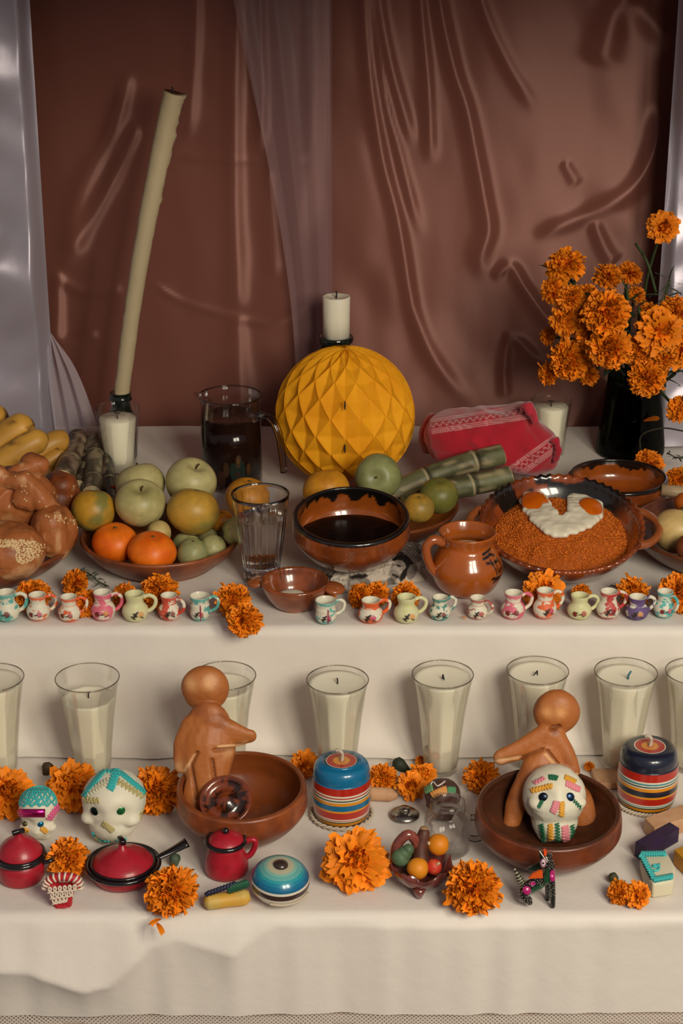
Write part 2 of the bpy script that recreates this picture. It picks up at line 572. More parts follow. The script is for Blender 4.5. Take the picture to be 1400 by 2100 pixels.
# lace: a net of diamonds, scalloped along the hem
V, Fc = [], []
c = 0.0048
for i in range(-190, 191):
    for j in range(7):
        if j >= 5 and abs((i % 12) - 6) > (6 - j) * 3: continue
        x, z = i * c + (c / 2 if j % 2 else 0), 0.3755 - j * c * 0.5
        h = 0.004 * float(vnoise([[x * 11, z * 2, 0]], 29)[0])
        n = len(V)
        for q, m_ in ((0.52, 0), (0.34, 0)):
            for dx, dz in ((-1, 0), (0, -1), (1, 0), (0, 1)):
                V.append((x + dx * c * q, YF - h - 0.0005, z + dz * c * q))
        for k in range(4):
            Fc.append((n + k, n + (k + 1) % 4, n + 4 + (k + 1) % 4, n + 4 + k))
obj('lining', box((0, YF + 0.016, 0.24), (1.94, 0.004, 0.44)), M('blush_lining', s(206, 182, 168), 0.8, bump=(300, 0.1)), t, smooth=False, origin=(0, YF, Z1))
tag(obj('lace_hem', (np.array(V), Fc), m_lace, t, smooth=False, origin=(0, YF, Z1)), kind='stuff')

# ------------------------------------------------------------------ hanging fabrics
YB = 2.70


def pl(pts):
    return np.array([[at(x, y, YB).x, at(x, y, YB).z] for x, y in pts])


def ridge_field(X, Z, ridges):
    H = np.zeros(len(X))
    for pts, amp, w, e in ridges:
        P = spl(pl(pts), 6)
        w = w * 2.7 / FPX
        best = np.full(len(X), 1e9); tt = np.zeros(len(X))
        n = len(P) - 1
        for i in range(n):
            a, b = P[i], P[i + 1]
            d = b - a; L2 = d @ d + 1e-12
            q = np.clip(((X - a[0]) * d[0] + (Z - a[1]) * d[1]) / L2, 0, 1)
            dd = (X - a[0] - q * d[0]) ** 2 + (Z - a[1] - q * d[1]) ** 2
            m_ = dd < best
            best = np.where(m_, dd, best); tt = np.where(m_, (i + q) / n, tt)
        tap = sstep(0, 0.12, tt) * sstep(1.0, 0.85, tt) if e else sstep(1.0, 0.8, tt)
        ww = w * 0.62 * (1 + 0.6 * tt)
        H += 0.50 * amp * np.exp(-best / (ww * ww)) * tap
    return H


R_RIGHT = [
    ([(742, -140), (745, 0), (760, 180), (785, 330), (815, 450), (840, 600), (850, 645), (880, 720), (930, 790), (985, 835)], 0.010, 17, 0),
    ([(756, -140), (762, 0), (790, 200), (815, 300), (840, 400), (868, 500)], 0.006, 12, 0),
    ([(770, -140), (778, 0), (800, 130), (825, 220), (850, 310)], 0.008, 14, 0),
    ([(858, -140), (862, 0), (875, 150), (880, 260), (884, 345)], 0.008, 14, 0),
    ([(890, -140), (900, 0), (930, 140), (955, 220), (975, 320), (990, 400), (1000, 470), (985, 530), (1012, 580)], 0.013, 20, 0),
    ([(960, -140), (985, 0), (1040, 130), (1110, 240)], 0.006, 14, 0),
    ([(1008, 572), (1045, 545), (1075, 590), (1120, 650), (1150, 665)], 0.012, 16, 1),
    ([(1090, 485), (1200, 440), (1290, 390), (1340, 310), (1360, 200)], 0.013, 22, 1),
    ([(1030, 690), (1062, 700), (1100, 735), (1150, 742)], 0.010, 15, 1),
    ([(1040, 690), (1033, 760), (1036, 820)], 0.007, 13, 1),
    ([(1185, 895), (1225, 835), (1255, 770)], 0.010, 24, 1),
    ([(1290, -60), (1255, 40), (1225, 140)], 0.012, 34, 1),
    ([(1240, -60), (1330, 40), (1400, 90)], 0.010, 30, 1),
    ([(1215, 450), (1240, 510), (1260, 540)], 0.008, 18, 1),
    ([(1155, 330), (1185, 380)], 0.005, 14, 1),
]
R_LEFT = [
    ([(485, -140), (483, 100), (481, 350), (486, 560), (485, 640)], 0.010, 22, 0),
    ([(485, 636), (488, 700), (490, 860)], 0.009, 26, 1),
    ([(532, -140), (533, 60), (537, 200), (530, 325)], 0.009, 14, 0),
    ([(548, 330), (556, 440), (562, 575)], 0.006, 18, 1),
    ([(300, 565), (380, 612), (480, 640), (560, 652), (650, 605)], 0.005, 10, 1),
    ([(370, 318), (460, 322), (560, 322), (640, 315)], 0.004, 9, 1),
    ([(270, 130), (235, 260), (165, 400), (135, 560)], 0.011, 26, 1),
    ([(290, 240), (250, 330), (190, 440), (140, 520)], 0.010, 20, 1),
    ([(120, 540), (122, 620), (118, 700)], 0.010, 18, 1),
    ([(118, 697), (150, 690), (210, 672)], 0.006, 12, 1),
    ([(120, 560), (180, 590), (260, 580)], 0.006, 16, 1),
    ([(405, -140), (400, 100), (385, 300)], 0.006, 16, 0),
    ([(640, -140), (640, 200), (620, 500)], 0.008, 30, 0),
    ([(590, -140), (600, 200), (605, 540)], 0.007, 26, 0),
]


def back_panel(x0, x1, yb, ridges, seed):
    def fn(X, Z):
        H = ridge_field(X, Z, ridges)
        p = np.stack([X * 7, Z * 3.2, X * 0], 1)
        H = H + 0.0020 * fbm(p, seed, 3) + 0.0010 * vnoise(np.stack([X * 22 + Z * 6, Z * 14, X * 0], 1), seed + 5)
        return np.stack([X, yb - H, Z], 1)
    xs = np.arange(x0, x1 + 1e-6, 0.0042)
    zs = np.concatenate([np.arange(Z2 - 0.03, 1.36, 0.0042), np.arange(1.365, 1.95, 0.02)])
    return grid(xs, zs, fn)


xe = at(680, 450, YB - 0.01).x
tag(obj('curtain', back_panel(xe - 0.05, 1.0, YB, R_RIGHT, 51), m_backdrop, origin=(0.4, YB, Z2)),
    'brown satin curtain behind the marigold vase, gathered in long slanting folds', 'curtain')
tag(obj('curtain', back_panel(-1.0, xe, YB - 0.022, R_LEFT, 61), m_backdrop, origin=(-0.4, YB - 0.022, Z2)),
    'brown satin curtain behind the tall bent candle, with straight vertical edge', 'curtain')


def organza(X, Z):
    top, bot = 1.95, 0.72
    k = (top - Z) / (top - bot)
    w = 0.20 * (1 - 0.72 * sstep(0.15, 1, k))
    x = xe + 0.001 - w * (1 - X)
    H = 0.004 * np.sin(X * 17 + 2 * k) + 0.003 * vnoise(np.stack([X * 9, Z * 3, X * 0], 1), 8)
    return np.stack([x, YB - 0.045 - H, Z], 1)


tag(obj('sheer_curtain', grid(np.linspace(0, 1, 60), np.linspace(0.72, 1.95, 80), organza), m_sheer_mauve, origin=(xe, YB - 0.045, 0.72)),
    'sheer mauve organza strip hanging over the brown curtain beside its straight edge', 'curtain')


def side_panel(x_edge, x_far, Yp, seed):
    def fn(T, Z):
        X = x_edge + (x_far - x_edge) * T
        p = np.stack([X * 5, Z * 9 + X * 3, X * 0], 1)
        H = 0.018 * fbm(p, seed, 2) * sstep(0, 0.02, T) + 0.0022 * vnoise(np.stack([X * 20, Z * 30 - X * 25, X * 0], 1), seed + 3) * sstep(0, 0.02, T)
        return np.stack([X, Yp - H + 0.03 * sstep(0.03, 0.0, T), Z], 1)
    return grid(np.concatenate([np.linspace(0, 0.06, 14), np.linspace(0.065, 1, 90)]), np.linspace(Z2 + 0.004, 1.95, 190), fn)


tag(obj('satin_drape', side_panel(-0.428, -0.98, 2.53, 71), m_satin_white, origin=(-0.7, 2.53, Z2)),
    'white satin drape hanging on the far side of the tall bent candle, behind the bananas', 'curtain')
tag(obj('satin_drape', side_panel(0.468, 0.98, 2.56, 81), m_satin_white, origin=(0.7, 2.56, Z2)),
    'white satin drape seen as a sliver behind the marigold bouquet', 'curtain')


def fan(U, T):
    a = np.array([[at(96 + 6 * 0, 668, 2.56)[i] for i in (0, 1, 2)], [at(100, 760, 2.56)[i] for i in (0, 1, 2)], [at(118, 905, 2.55)[i] for i in (0, 1, 2)]])
    b = np.array([[at(100, 676, 2.56)[i] for i in (0, 1, 2)], [at(158, 770, 2.57)[i] for i in (0, 1, 2)], [at(212, 915, 2.58)[i] for i in (0, 1, 2)]])
    A, B = spl(a, 20), spl(b, 20)
    idx = np.clip((T * 40).astype(int), 0, 40)
    P = A[idx] * (1 - U)[:, None] + B[idx] * U[:, None]
    P[:, 1] -= 0.010 * np.sin(U * 16 + T * 2) * sstep(0, 0.4, T)
    return P


tag(obj('sheer_drape', grid(np.linspace(0, 1, 50), np.linspace(0, 1, 41), fan), m_sheer_white, origin=tuple(at(150, 900, 2.56))),
    'sheer white organza fanning down behind the sugar cane to the table', 'curtain')

# ------------------------------------------------------------------ clay ware
CLAY = sa(158, 84, 42)
CLAYD = sa(112, 56, 28)
BLK = sa(20, 16, 13)


def clay_dish(name, label, P, R, H, rb, wall=0.006, rot=(0, 0, 0), cat='dish', mat=None, n=96, paint=None, mod=None, group=None):
    t = thing(name, label, cat, P, rot, group)
    pr = spl([(0.0001, 0.0), (rb * 0.9, 0.0), (rb, 0.001), (rb + (R - rb) * 0.45, H * 0.32), (rb + (R - rb) * 0.82, H * 0.68), (R, H - 0.002)], 6)
    inn = spl([(R - wall * 0.3, H + 0.001), (R - wall, H - 0.001), (rb + (R - rb) * 0.82 - wall, H * 0.7), (rb + (R - rb) * 0.4 - wall, H * 0.36), (rb * 0.85, wall * 1.3), (0.0001, wall)], 6)
    prof = [(0, 0)] + [tuple(q) for q in pr[1:]] + [tuple(q) for q in inn[:-1]] + [(0, wall)]
    nout = len(pr)
    v, f = lathe(prof, n, mod)
    rows = np.concatenate([[0], np.repeat(np.arange(1, len(prof) - 1), n), [len(prof) - 1]])
    inside = rows >= nout
    ph = np.arctan2(v[:, 1], v[:, 0])
    col = mixc(CLAY, CLAYD, 0.5 + 0.8 * fbm(v * 40, 3))
    if paint is not None:
        col = paint(v, ph, inside, col)
    obj('body', (v, f), mat or m_clay, t, col=col)
    return t


def loop_handle(t, a, R, z, w, out, r, mat, col, rise=0.0, name='handle'):
    """an ear handle on the rim at angle a"""
    pts = []
    for k in range(9):
        q = k / 8
        th = a + w * (q - 0.5)
        rr = R + out * math.sin(PI * q) ** 0.7 - 0.002
        pts.append((rr * math.cos(th), rr * math.sin(th), z + rise * math.sin(PI * q)))
    v, f = tube(spl(pts, 3), r, 10)
    return obj(name, (v, f), mat, t, col=np.tile(col, (len(v), 1)) * (1 + 0.15 * fbm(v * 120, 4))[:, None])


# fruit dish left of centre
P = on(330, 1096, Z2 + 0.038); P.z = Z2 + 0.001
clay_dish('clay_dish', 'shallow terracotta dish holding two bright mandarins and pale apples', P, 0.1035, 0.038, 0.07)
FD = P
P = on(-40, 1104, Z2 + 0.04); P.z = Z2 + 0.001
clay_dish('clay_dish', 'terracotta dish heaped with sesame bread at the edge of the picture', P, 0.124, 0.04, 0.08)
BD = P
P = on(778, 1034, Z2 + 0.036); P.z = Z2 + 0.001
clay_dish('clay_dish', 'terracotta dish behind the dark sauce bowl with limes and a green apple', P, 0.106, 0.036, 0.07)
P = on(1482, 1085, Z2 + 0.04); P.z = Z2 + 0.001
clay_dish('clay_dish', 'dark clay dish under the pale round fruit beside the rice dish', P, 0.120, 0.04, 0.08, paint=lambda v, ph, i, c: c * 0.45)


def drip(seed, dens=1.0, amp=0.3):
    def paint(v, ph, inside, col):
        H = v[:, 2].max()
        edge = H * (0.80 + amp * 0.5 * np.clip(vnoise(np.stack([np.cos(ph) * 5, np.sin(ph) * 5, ph * 0], 1), seed), -1, 0.3)
                    + amp * 0.35 * np.clip(vnoise(np.stack([np.cos(ph) * 14, np.sin(ph) * 14, ph * 0], 1), seed + 1), -1, 0.2))
        k = np.where(inside, sstep(edge - 0.0006, edge + 0.0006, v[:, 2]), sstep(H - 0.0055, H - 0.0045, v[:, 2]))
        base = np.where(inside[:, None], sa(150, 74, 22)[None, :] * (1 + 0.2 * fbm(v * 60, 5))[:, None], col * np.array([1.0, 0.86, 0.58]))
        return mixc(base, np.tile(BLK, (len(v), 1)), k)
    return paint


def bowl_prof(R, H, rb, wall=0.006):
    out = spl([(rb, 0.0), (rb + (R - rb) * 0.55, H * 0.2), (R * 0.985, H * 0.55), (R, H * 0.8), (R * 0.985, H)], 9)
    inn = spl([(R * 0.985 - wall * 0.5, H + 0.0018), (R * 0.985 - wall, H), (R - wall, H * 0.78), (R * 0.97 - wall, H * 0.5), (rb + (R - rb) * 0.5 - wall * 0.5, H * 0.24), (rb * 0.8, wall)], 12)
    return [(0, 0)] + [tuple(q) for q in out] + [tuple(q) for q in inn] + [(0, wall)], 1 + len(out)


def bowl(name, label, P, R, H, rb, rot, paint, mat, n=180, cat='bowl', wall=0.006, mod=None):
    t = thing(name, label, cat, P, rot)
    prof, no = bowl_prof(R, H, rb, wall)
    v, f = lathe(prof, n, mod)
    rows = np.concatenate([[0], np.repeat(np.arange(1, len(prof) - 1), n), [len(prof) - 1]])
    inside = rows >= no
    ph = np.arctan2(v[:, 1], v[:, 0])
    col = mixc(CLAY, CLAYD, 0.5 + 0.8 * fbm(v * 40, 3))
    obj('body', (v, f), mat, t, col=paint(v, ph, inside, col) if paint else col)
    return t


# bowl of dark mole on a newspaper wad
a = math.radians(8.5)
P, m_ = tilted(720, 1057, 0.060, 0.035, a, Z2 + 0.020)
t = bowl('sauce_bowl', 'round clay bowl of dark sauce with dripping black glazed rim', P, 121 * m_, 0.060, 0.035, (a, 0, 0), drip(4, amp=0.34), m_glaze)
v, f = lathe([(0, 0.032), (0.02, 0.0318), (0.05, 0.0322), (0.0685, 0.0325), (0.0692, 0.0318)], 72)
ph = np.arctan2(v[:, 1], v[:, 0])
v[:, 1] += 0.0; v[:, 2] -= 0.0
v[:, 2] += -np.tan(a) * v[:, 1] * 0.85
v[:, 2] += 0.0005 * fbm(v * 70, 2)
obj('mole_sauce', (v, f), m_mole, t)

# second black-rimmed bowl
Y = 2.315
T = at(1267, 978, Y)
bowl('clay_bowl', 'wide clay bowl with black rim below the dark marigold vase', Vector((T.x, Y, Z2 + 0.001)), 103 * mpp(T), T.z - Z2, 0.035, (0, 0, 0), drip(14, amp=0.30), m_glaze)

# rice dish
a = math.radians(14.5)
H, R0 = 0.050, 0.1045
P, m_ = tilted(1152, 1070, H, 0.062, a, Z2 + 0.001)


def scallop(r, z, ang, k):
    q = sstep(H * 0.8, H, z)
    return r * (1 + 0.012 * q * math.cos(ang * 54)), z + 0.0009 * q * math.cos(ang * 54)


def rice_paint(v, ph, inside, col):
    back = sstep(0.25, 0.6, np.sin(ph)) * sstep(0.017, 0.022, v[:, 2]) * sstep(-0.05, 0.05, vnoise(np.stack([np.cos(ph) * 6, np.sin(ph) * 6, v[:, 2] * 60], 1), 8) + 0.25)
    c = col * np.array([0.85, 0.66, 0.52])
    return mixc(c, np.tile(BLK * 1.5, (len(v), 1)), back * inside)


t = clay_dish('rice_dish', 'large scalloped clay dish of red rice propped up towards the viewer', P, R0, H, 0.062, 0.007, (a, 0, 0), 'dish', m_glaze, 216, rice_paint, scallop)
loop_handle(t, math.radians(-3), R0 - 0.004, H - 0.006, 0.78, 0.024, 0.0055, m_glaze, CLAY * 0.9)
loop_handle(t, math.radians(176), R0 - 0.004, H - 0.008, 0.72, 0.018, 0.0058, m_glaze, CLAY * 0.9)
RICE_T, RICE_A = t, a
# rice: a mound with thousands of grains lying on it (in the dish's own frame)
cy = -0.002


def rice_h(x, y):
    q = np.sqrt((x / 0.088) ** 2 + ((y - cy) / 0.084) ** 2)
    return 0.027 + 0.020 * np.clip(1 - q ** 2.2, 0, 1) + 0.0022 * fbm(np.stack([x * 60, y * 60, x * 0], 1), 31)


gx = np.linspace(-0.086, 0.086, 96)
v, f = grid(gx, np.linspace(-0.088, 0.084, 96), lambda X, Y: np.stack([X, Y, rice_h(X, Y)], 1))
keep = lambda q: (q[0] / 0.085) ** 2 + ((q[1] - cy) / 0.083) ** 2 < 1.0
f = [q for q in f if keep(v[q[0]])]
mound = (v, f)
N = 5200
x = rng.uniform(-0.084, 0.084, N * 2); y = rng.uniform(-0.086, 0.082, N * 2)
ok = ((x / 0.0835) ** 2 + ((y - cy) / 0.0815) ** 2 < 1.0); x, y = x[ok][:N], y[ok][:N]
ctr = np.stack([x, y, rice_h(x, y) + 0.0003], 1)
th = rng.uniform(0, PI, len(x)); tl = rng.normal(0, 0.35, len(x))
D = np.stack([np.cos(th), np.sin(th), np.tan(tl)], 1); D /= np.linalg.norm(D, axis=1)[:, None]
U = np.cross(D, np.tile([0, 0, 1.0], (len(x), 1))); U /= np.linalg.norm(U, axis=1)[:, None]
W = np.cross(U, D)
hl, hw = 0.0021, 0.00075
vs = np.stack([ctr - D * hl, ctr + U * hw, ctr + W * hw, ctr - U * hw, ctr - W * hw, ctr + D * hl], 1).reshape(-1, 3)
fs = [tuple(b * 6 + i for i in q) for b in range(len(x)) for q in ((0, 1, 2), (0, 2, 3), (0, 3, 4), (0, 4, 1), (5, 2, 1), (5, 3, 2), (5, 4, 3), (5, 1, 4))]
vv, ff = join(mound, (vs, fs))
kk = rng.uniform(0.75, 1.2, len(x))
colr = np.vstack([np.tile(sa(168, 80, 18), (len(v), 1)), np.repeat(mixc(sa(224, 126, 40), sa(196, 94, 24), rng.uniform(0, 1, len(x))) * kk[:, None], 6, axis=0)])
ro = tag(obj('red_rice', (vv, ff), m_rice, None, col=colr), 'mound of orange red rice filling the scalloped clay dish', 'rice', kind='stuff')
ro.location = P; ro.rotation_euler = (a, 0, 0)

# fried eggs (two joined whites, two yolks) on the rice
RM = Matrix.Rotation(a, 3, 'X')


def dish_local(px, py, zoff):
    """pixel -> dish frame, on the rice surface"""
    o = RM.transposed() @ (CAM - P); d = RM.transposed() @ ray(px, py)
    q = np.linspace(1.8, 2.8, 1200)
    p = np.array(o)[None, :] + np.array(d)[None, :] * q[:, None]
    k = int(np.argmax(p[:, 2] < rice_h(p[:, 0], p[:, 1]) + zoff))
    return Vector(p[k])


we = []
outl = np.array([(1065, 1027), (1076, 1007), (1100, 1004), (1122, 1018), (1136, 1042), (1150, 1060), (1158, 1052), (1163, 1020), (1172, 996), (1188, 988), (1212, 1002), (1234, 1026), (1240, 1045),
                 (1232, 1064), (1206, 1082), (1175, 1098), (1140, 1101), (1112, 1092), (1088, 1066), (1072, 1046)], float)


def inside(x, y):
    c_ = False
    for i in range(len(outl)):
        (xa, ya), (xb, yb) = outl[i], outl[i - 1]
        if (ya > y) != (yb > y) and x < (xb - xa) * (y - ya) / (yb - ya) + xa: c_ = not c_
    return c_


for x_ in range(1066, 1242, 7):
    for y_ in range(986, 1102, 6):
        if not all(inside(x_ + dx_, y_ + dy_) for dx_, dy_ in ((0, 0), (7, 0), (-7, 0), (0, 5), (0, -5))): continue
        p = dish_local(x_, y_, 0.003)
        we.append(ball((p.x, p.y, p.z), (11 * m_, 13 * m_, 0.0048), 10, 6))
ev, ef = fuse(we, 0.0013, 16)
ev = ev + 0.0004 * vnoise(ev * 160, 3)[:, None] * np.array([0.3, 0.3, 1])
eg = thing('fried_egg', 'fried eggs with joined whites and two orange yolks on the rice', 'egg', P, (a, 0, 0))
obj('egg_white', (ev, ef), m_egg, eg)
for x_, y_, rx in ((1097, 1031, 29), (1209, 1042, 26)):
    p = dish_local(x_, y_, 0.0075)
    yv, yf = ball((p.x, p.y, p.z), (rx * m_, rx * m_ * 1.35, 0.006), 28, 14)
    obj('yolk', (yv, yf), m_yolk, eg)

# small cazuela with two ears
P, H, m_ = stand(605, 1258, 1192, 45, Z2)
P.z += 0.001


def caz_paint(v, ph, inside, col):
    u = np.abs(((np.degrees(ph) + 180) % 9) - 4.5)
    st = inside * sstep(H * 0.62, H * 0.66, v[:, 2]) * sstep(1.7, 1.3, u) * (sstep(0.2, 0.3, np.cos(np.radians(np.degrees(ph) - 112)) - 0.72) + sstep(0.2, 0.3, np.cos(np.radians(np.degrees(ph) - 30)) - 0.72))
    return mixc(col * np.array([1.05, 0.95, 0.85]), np.tile(BLK * 1.4, (len(v), 1)), st)


t = clay_dish('clay_cazuela', 'tiny two-eared clay cazuela with dark strokes inside, beside the glass of water', P, 70 * m_, H, 45 * m_, 0.004, (0, 0, 0), 'dish', m_glaze, 160, caz_paint)
for an in (-8, 165):
    ca, sa_ = math.cos(math.radians(an)), math.sin(math.radians(an))
    v, f = ball((0, 0, 0), (0.014, 0.016, 0.0055), 18, 10)
    v = rotv(v, (0, 0.15, 0)); v = rotv(v, (0, 0, math.radians(an))) + np.array([ca * (70 * m_ + 0.006), sa_ * (70 * m_ + 0.006), H - 0.007])
    obj('ear', (v, f), m_glaze, t, col=np.tile(CLAY * 0.95, (len(v), 1)))
v, f = ball((-0.004, -0.008, 0.016), (0.016, 0.012, 0.004), 18, 8)
tag(obj('salt', (v + np.array(P), f), M('salt', s(215, 200, 180), 0.8, bump=(600, 0.6)), None), 'white salt lying in the tiny eared cazuela', 'salt', kind='stuff')

# clay pitcher
P, H, m_ = stand(957, 1229, 1092, 42, Z2)
P.z += 0.001
t = thing('clay_pitcher', 'glazed brown clay pitcher with loop handle and black brush strokes', 'jug', P)
q = lambda *a_: [(r * m_, z * H) for r, z in a_]
outp = spl(q((42, 0), (60, 0.10), (73, 0.32), (72, 0.50), (60, 0.68), (52, 0.78), (52, 0.86), (58, 0.97), (59, 1.0)), 8)
innp = spl(q((57, 1.012), (54, 0.99), (48, 0.86), (48, 0.78), (56, 0.66), (66, 0.45), (50, 0.1)), 7)
prof = [(0, 0)] + [tuple(k) for k in outp] + [tuple(k) for k in innp] + [(0, 0.004)]
n = 160
v, f = lathe(prof, n)
ph = np.degrees(np.arctan2(v[:, 1], v[:, 0]))
rows = np.concatenate([[0], np.repeat(np.arange(1, len(prof) - 1), n), [len(prof) - 1]])
tz = v[:, 2] / H
col = np.tile(sa(164, 82, 24), (len(v), 1)) * (1 + 0.18 * fbm(v * 30, 6))[:, None]
u = ph + 42
st = np.zeros(len(v))
for (u0, z0, u1, z1, w) in ((-16, .76, 14, .80, .018), (-18, .70, 6, .73, .018), (-14, .64, 2, .60, .018), (-2, .66, 6, .40, .022), (6, .60, 22, .62, .02), (22, .62, 24, .48, .02),
                            (24, .48, 10, .44, .02), (10, .44, 8, .58, .018), (-8, .38, 16, .34, .022), (-4, .30, 18, .36, .016), (2, .74, 18, .68, .016)):
    A = np.array([u0 / 60., z0]); B = np.array([u1 / 60., z1]); D_ = B - A
    k = np.clip(((u / 60. - A[0]) * D_[0] + (tz - A[1]) * D_[1]) / (D_ @ D_), 0, 1)
    d = np.hypot(u / 60. - A[0] - k * D_[0], (tz - A[1] - k * D_[1])) / 1.45
    st = np.maximum(st, sstep(w, w * 0.6, d))
st *= (rows <= len(outp))
col = mixc(col, np.tile(BLK, (len(v), 1)), st)
obj('body', (v, f), m_glaze, t, col=col)
hp = spl([(-50 * m_, -0.012, 0.88 * H), (-70 * m_, -0.016, 0.95 * H), (-84 * m_, -0.018, 0.86 * H), (-84 * m_, -0.018, 0.70 * H), (-76 * m_, -0.016, 0.50 * H), (-64 * m_, -0.014, 0.36 * H)], 6)
v, f = tube(hp, np.interp(np.linspace(0, 1, len(hp)), [0, .3, 1], [0.0065, 0.0058, 0.0055]), 12)
obj('handle', (v, f), m_glaze, t, col=np.tile(sa(158, 80, 36), (len(v), 1)))
v, f = lathe([(0, 0.70 * H), (49 * m_, 0.70 * H)], 40)
obj('milk', (v, f), M('milky_atole', s(190, 160, 130), 0.3), t)

# clay bowls on the lower step
a = math.radians(3)
P, m_ = tilted(495, 1612, 0.056, 0.035, a, Z1 + 0.001)
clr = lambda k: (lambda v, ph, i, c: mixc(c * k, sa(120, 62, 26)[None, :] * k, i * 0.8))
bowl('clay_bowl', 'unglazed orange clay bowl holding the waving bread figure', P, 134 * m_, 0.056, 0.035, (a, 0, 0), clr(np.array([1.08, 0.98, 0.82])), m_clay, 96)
B1 = P
a = math.radians(4)
P, m_ = tilted(1125, 1657, 0.052, 0.04, a, Z1 + 0.001)
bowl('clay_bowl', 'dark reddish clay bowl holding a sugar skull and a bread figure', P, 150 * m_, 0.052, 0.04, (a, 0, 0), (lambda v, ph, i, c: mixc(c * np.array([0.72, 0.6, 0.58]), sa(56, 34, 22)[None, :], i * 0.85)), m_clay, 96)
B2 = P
# tiny glazed plate leaning in the first bowl
Pp = at(464, 1645, 1.725)
t = thing('toy_plate', 'tiny brown glazed plate with a domed centre leaning inside the bowl', 'plate', Pp, (math.radians(38), 0, math.radians(-8)))
r = 54 * mpp(Pp)
v, f = lathe([(0, -0.002), (r * 0.7, -0.002), (r, 0.004), (r * 1.01, 0.006), (r * 0.97, 0.0072), (r * 0.80, 0.0045), (r * 0.74, 0.0015), (r * 0.55, 0.001), (r * 0.42, 0.003), (r * 0.25, 0.008), (0, 0.010)], 60)
rr = np.hypot(v[:, 0], v[:, 1]) / r
col = mixc(sa(120, 52, 22), sa(40, 20, 12), (fbm(v * 120, 3) > 0.15) * (rr < 0.85) * 1.0)
obj('body', (v, f), m_glaze, t, col=col)

# ------------------------------------------------------------------ fruit
def fruit(name, label, cat, cx, cy, rpx, Y, c1, c2, axis=(0, -0.2, 1), sq=0.92, dim=0.06, mat=None, seed=0, stem='calyx', mscale=1.2, lobes=0.0, bot=0.0, group=None, mt=(-0.1, 0.7)):
    C = at(cx, cy, Y)
    r = rpx * mpp(C)
    rows, n = 26, 40
    prof = []
    for i in range(rows + 1):
        th = PI * i / rows
        k = 1 - dim * 2.2 * math.exp(-((PI - th) / 0.33) ** 2) - bot * 2 * math.exp(-(th / 0.3) ** 2)
        taper = 1 + (0.06 if dim > 0.1 else 0) * (-math.cos(th))
        prof.append((math.sin(th) * taper if 0 < i < rows else 0, -math.cos(th) * k * sq))
    v, f = lathe(prof, n)
    ph = np.arctan2(v[:, 1], v[:, 0])
    v[:, :2] *= (1 + lobes * np.cos(5 * ph + seed))[:, None]
    v *= (1 + 0.025 * vnoise(v * 1.3 + seed, seed))[:, None]
    col = mixc(sa(*c1), sa(*c2), sstep(mt[0], mt[1], fbm(v * mscale + seed * 3.1, seed)))
    col = col * (1 + 0.12 * fbm(v * 7 + seed, seed + 5))[:, None]
    top = math.cos(0) * sq
    near = np.exp(-((1 - v[:, 2] / (sq + 1e-6)) / 0.16) ** 2) * np.exp(-(np.hypot(v[:, 0], v[:, 1]) / 0.3) ** 2)
    if dim > 0.1:
        col = mixc(col, np.tile(sa(96, 82, 46), (len(v), 1)), near * 0.7)
    o = obj(name, (v * r, f), mat or m_fruit, None, col=col)
    o.location = C
    q = Vector((0, 0, 1)).rotation_difference(Vector(axis).normalized())
    o.rotation_mode = 'QUATERNION'; o.rotation_quaternion = q
    tag(o, label, cat, group)
    zt = sq * (1 - dim * 2.2)
    if stem == 'calyx':
        sv, sf = lathe([(0, zt - 0.02), (0.09, zt + 0.0), (0.07, zt + 0.03), (0.0, zt + 0.045)], 10, lambda r_, z_, a_, k_: (r_ * (1 + 0.35 * math.cos(5 * a_)), z_))
        obj('calyx', (sv * r, sf), m_green, o, col=np.tile(sa(92, 84, 44), (len(sv), 1)))
    elif stem == 'stem':
        sv, sf = tube([(0, 0, zt - 0.03), (0.02, 0.0, zt + 0.12), (0.06, 0.02, zt + 0.24)], [0.035, 0.03, 0.045], 8)
        obj('stem', (sv * r, sf), m_green, o, col=np.tile(sa(70, 52, 34), (len(sv), 1)))
    elif stem == 'blossom':
        sv, sf = lathe([(0, zt - 0.05), (0.12, zt - 0.02), (0.2, zt + 0.1), (0.15, zt + 0.1), (0.07, zt + 0.01), (0, zt)], 12, lambda r_, z_, a_, k_: (r_ * (1 + 0.25 * math.cos(6 * a_)), z_))
        obj('blossom_end', (sv * r, sf), m_green, o, col=np.tile(sa(70, 58, 40), (len(sv), 1)))
    return o


AP = ((184, 172, 118), (164, 154, 98))
OG = ((186, 142, 54), (134, 122, 60))
LM = ((150, 136, 62), (104, 108, 52))
GV = ((166, 160, 108), (138, 138, 90))
MD = ((236, 116, 22), (226, 98, 16))
fruit('apple', 'pale green apple at the back of the heap, half hidden behind another apple', 'apple', 289, 995, 51, 2.205, *AP, axis=(-0.3, 0.5, 1), dim=0.12, seed=1, stem='stem', mat=m_apple)
fruit('apple', 'pale green apple in the middle of the heap with dark speck below', 'apple', 288, 1033, 52, 2.135, *AP, axis=(0.1, -0.35, 1), dim=0.13, seed=2, stem='stem', mat=m_apple)
fruit('apple', 'tall pale green apple with open dimple in front of the glass jug', 'apple', 391, 990, 52, 2.20, *AP, axis=(0.35, -0.25, 1), dim=0.13, seed=3, stem='stem', sq=1.0, mat=m_apple)
fruit('orange', 'mottled yellow green orange between the pale apple and the water glass', 'orange', 395, 1048, 54, 2.125, *OG, axis=(0.2, 0.3, 1), sq=0.9, seed=4, stem='calyx')
fruit('orange', 'yellow green orange between the bread dish and the apples', 'orange', 191, 1046, 46, 2.135, (186, 138, 40), (128, 120, 60), axis=(0.1, 0.3, 1), sq=0.96, seed=5)
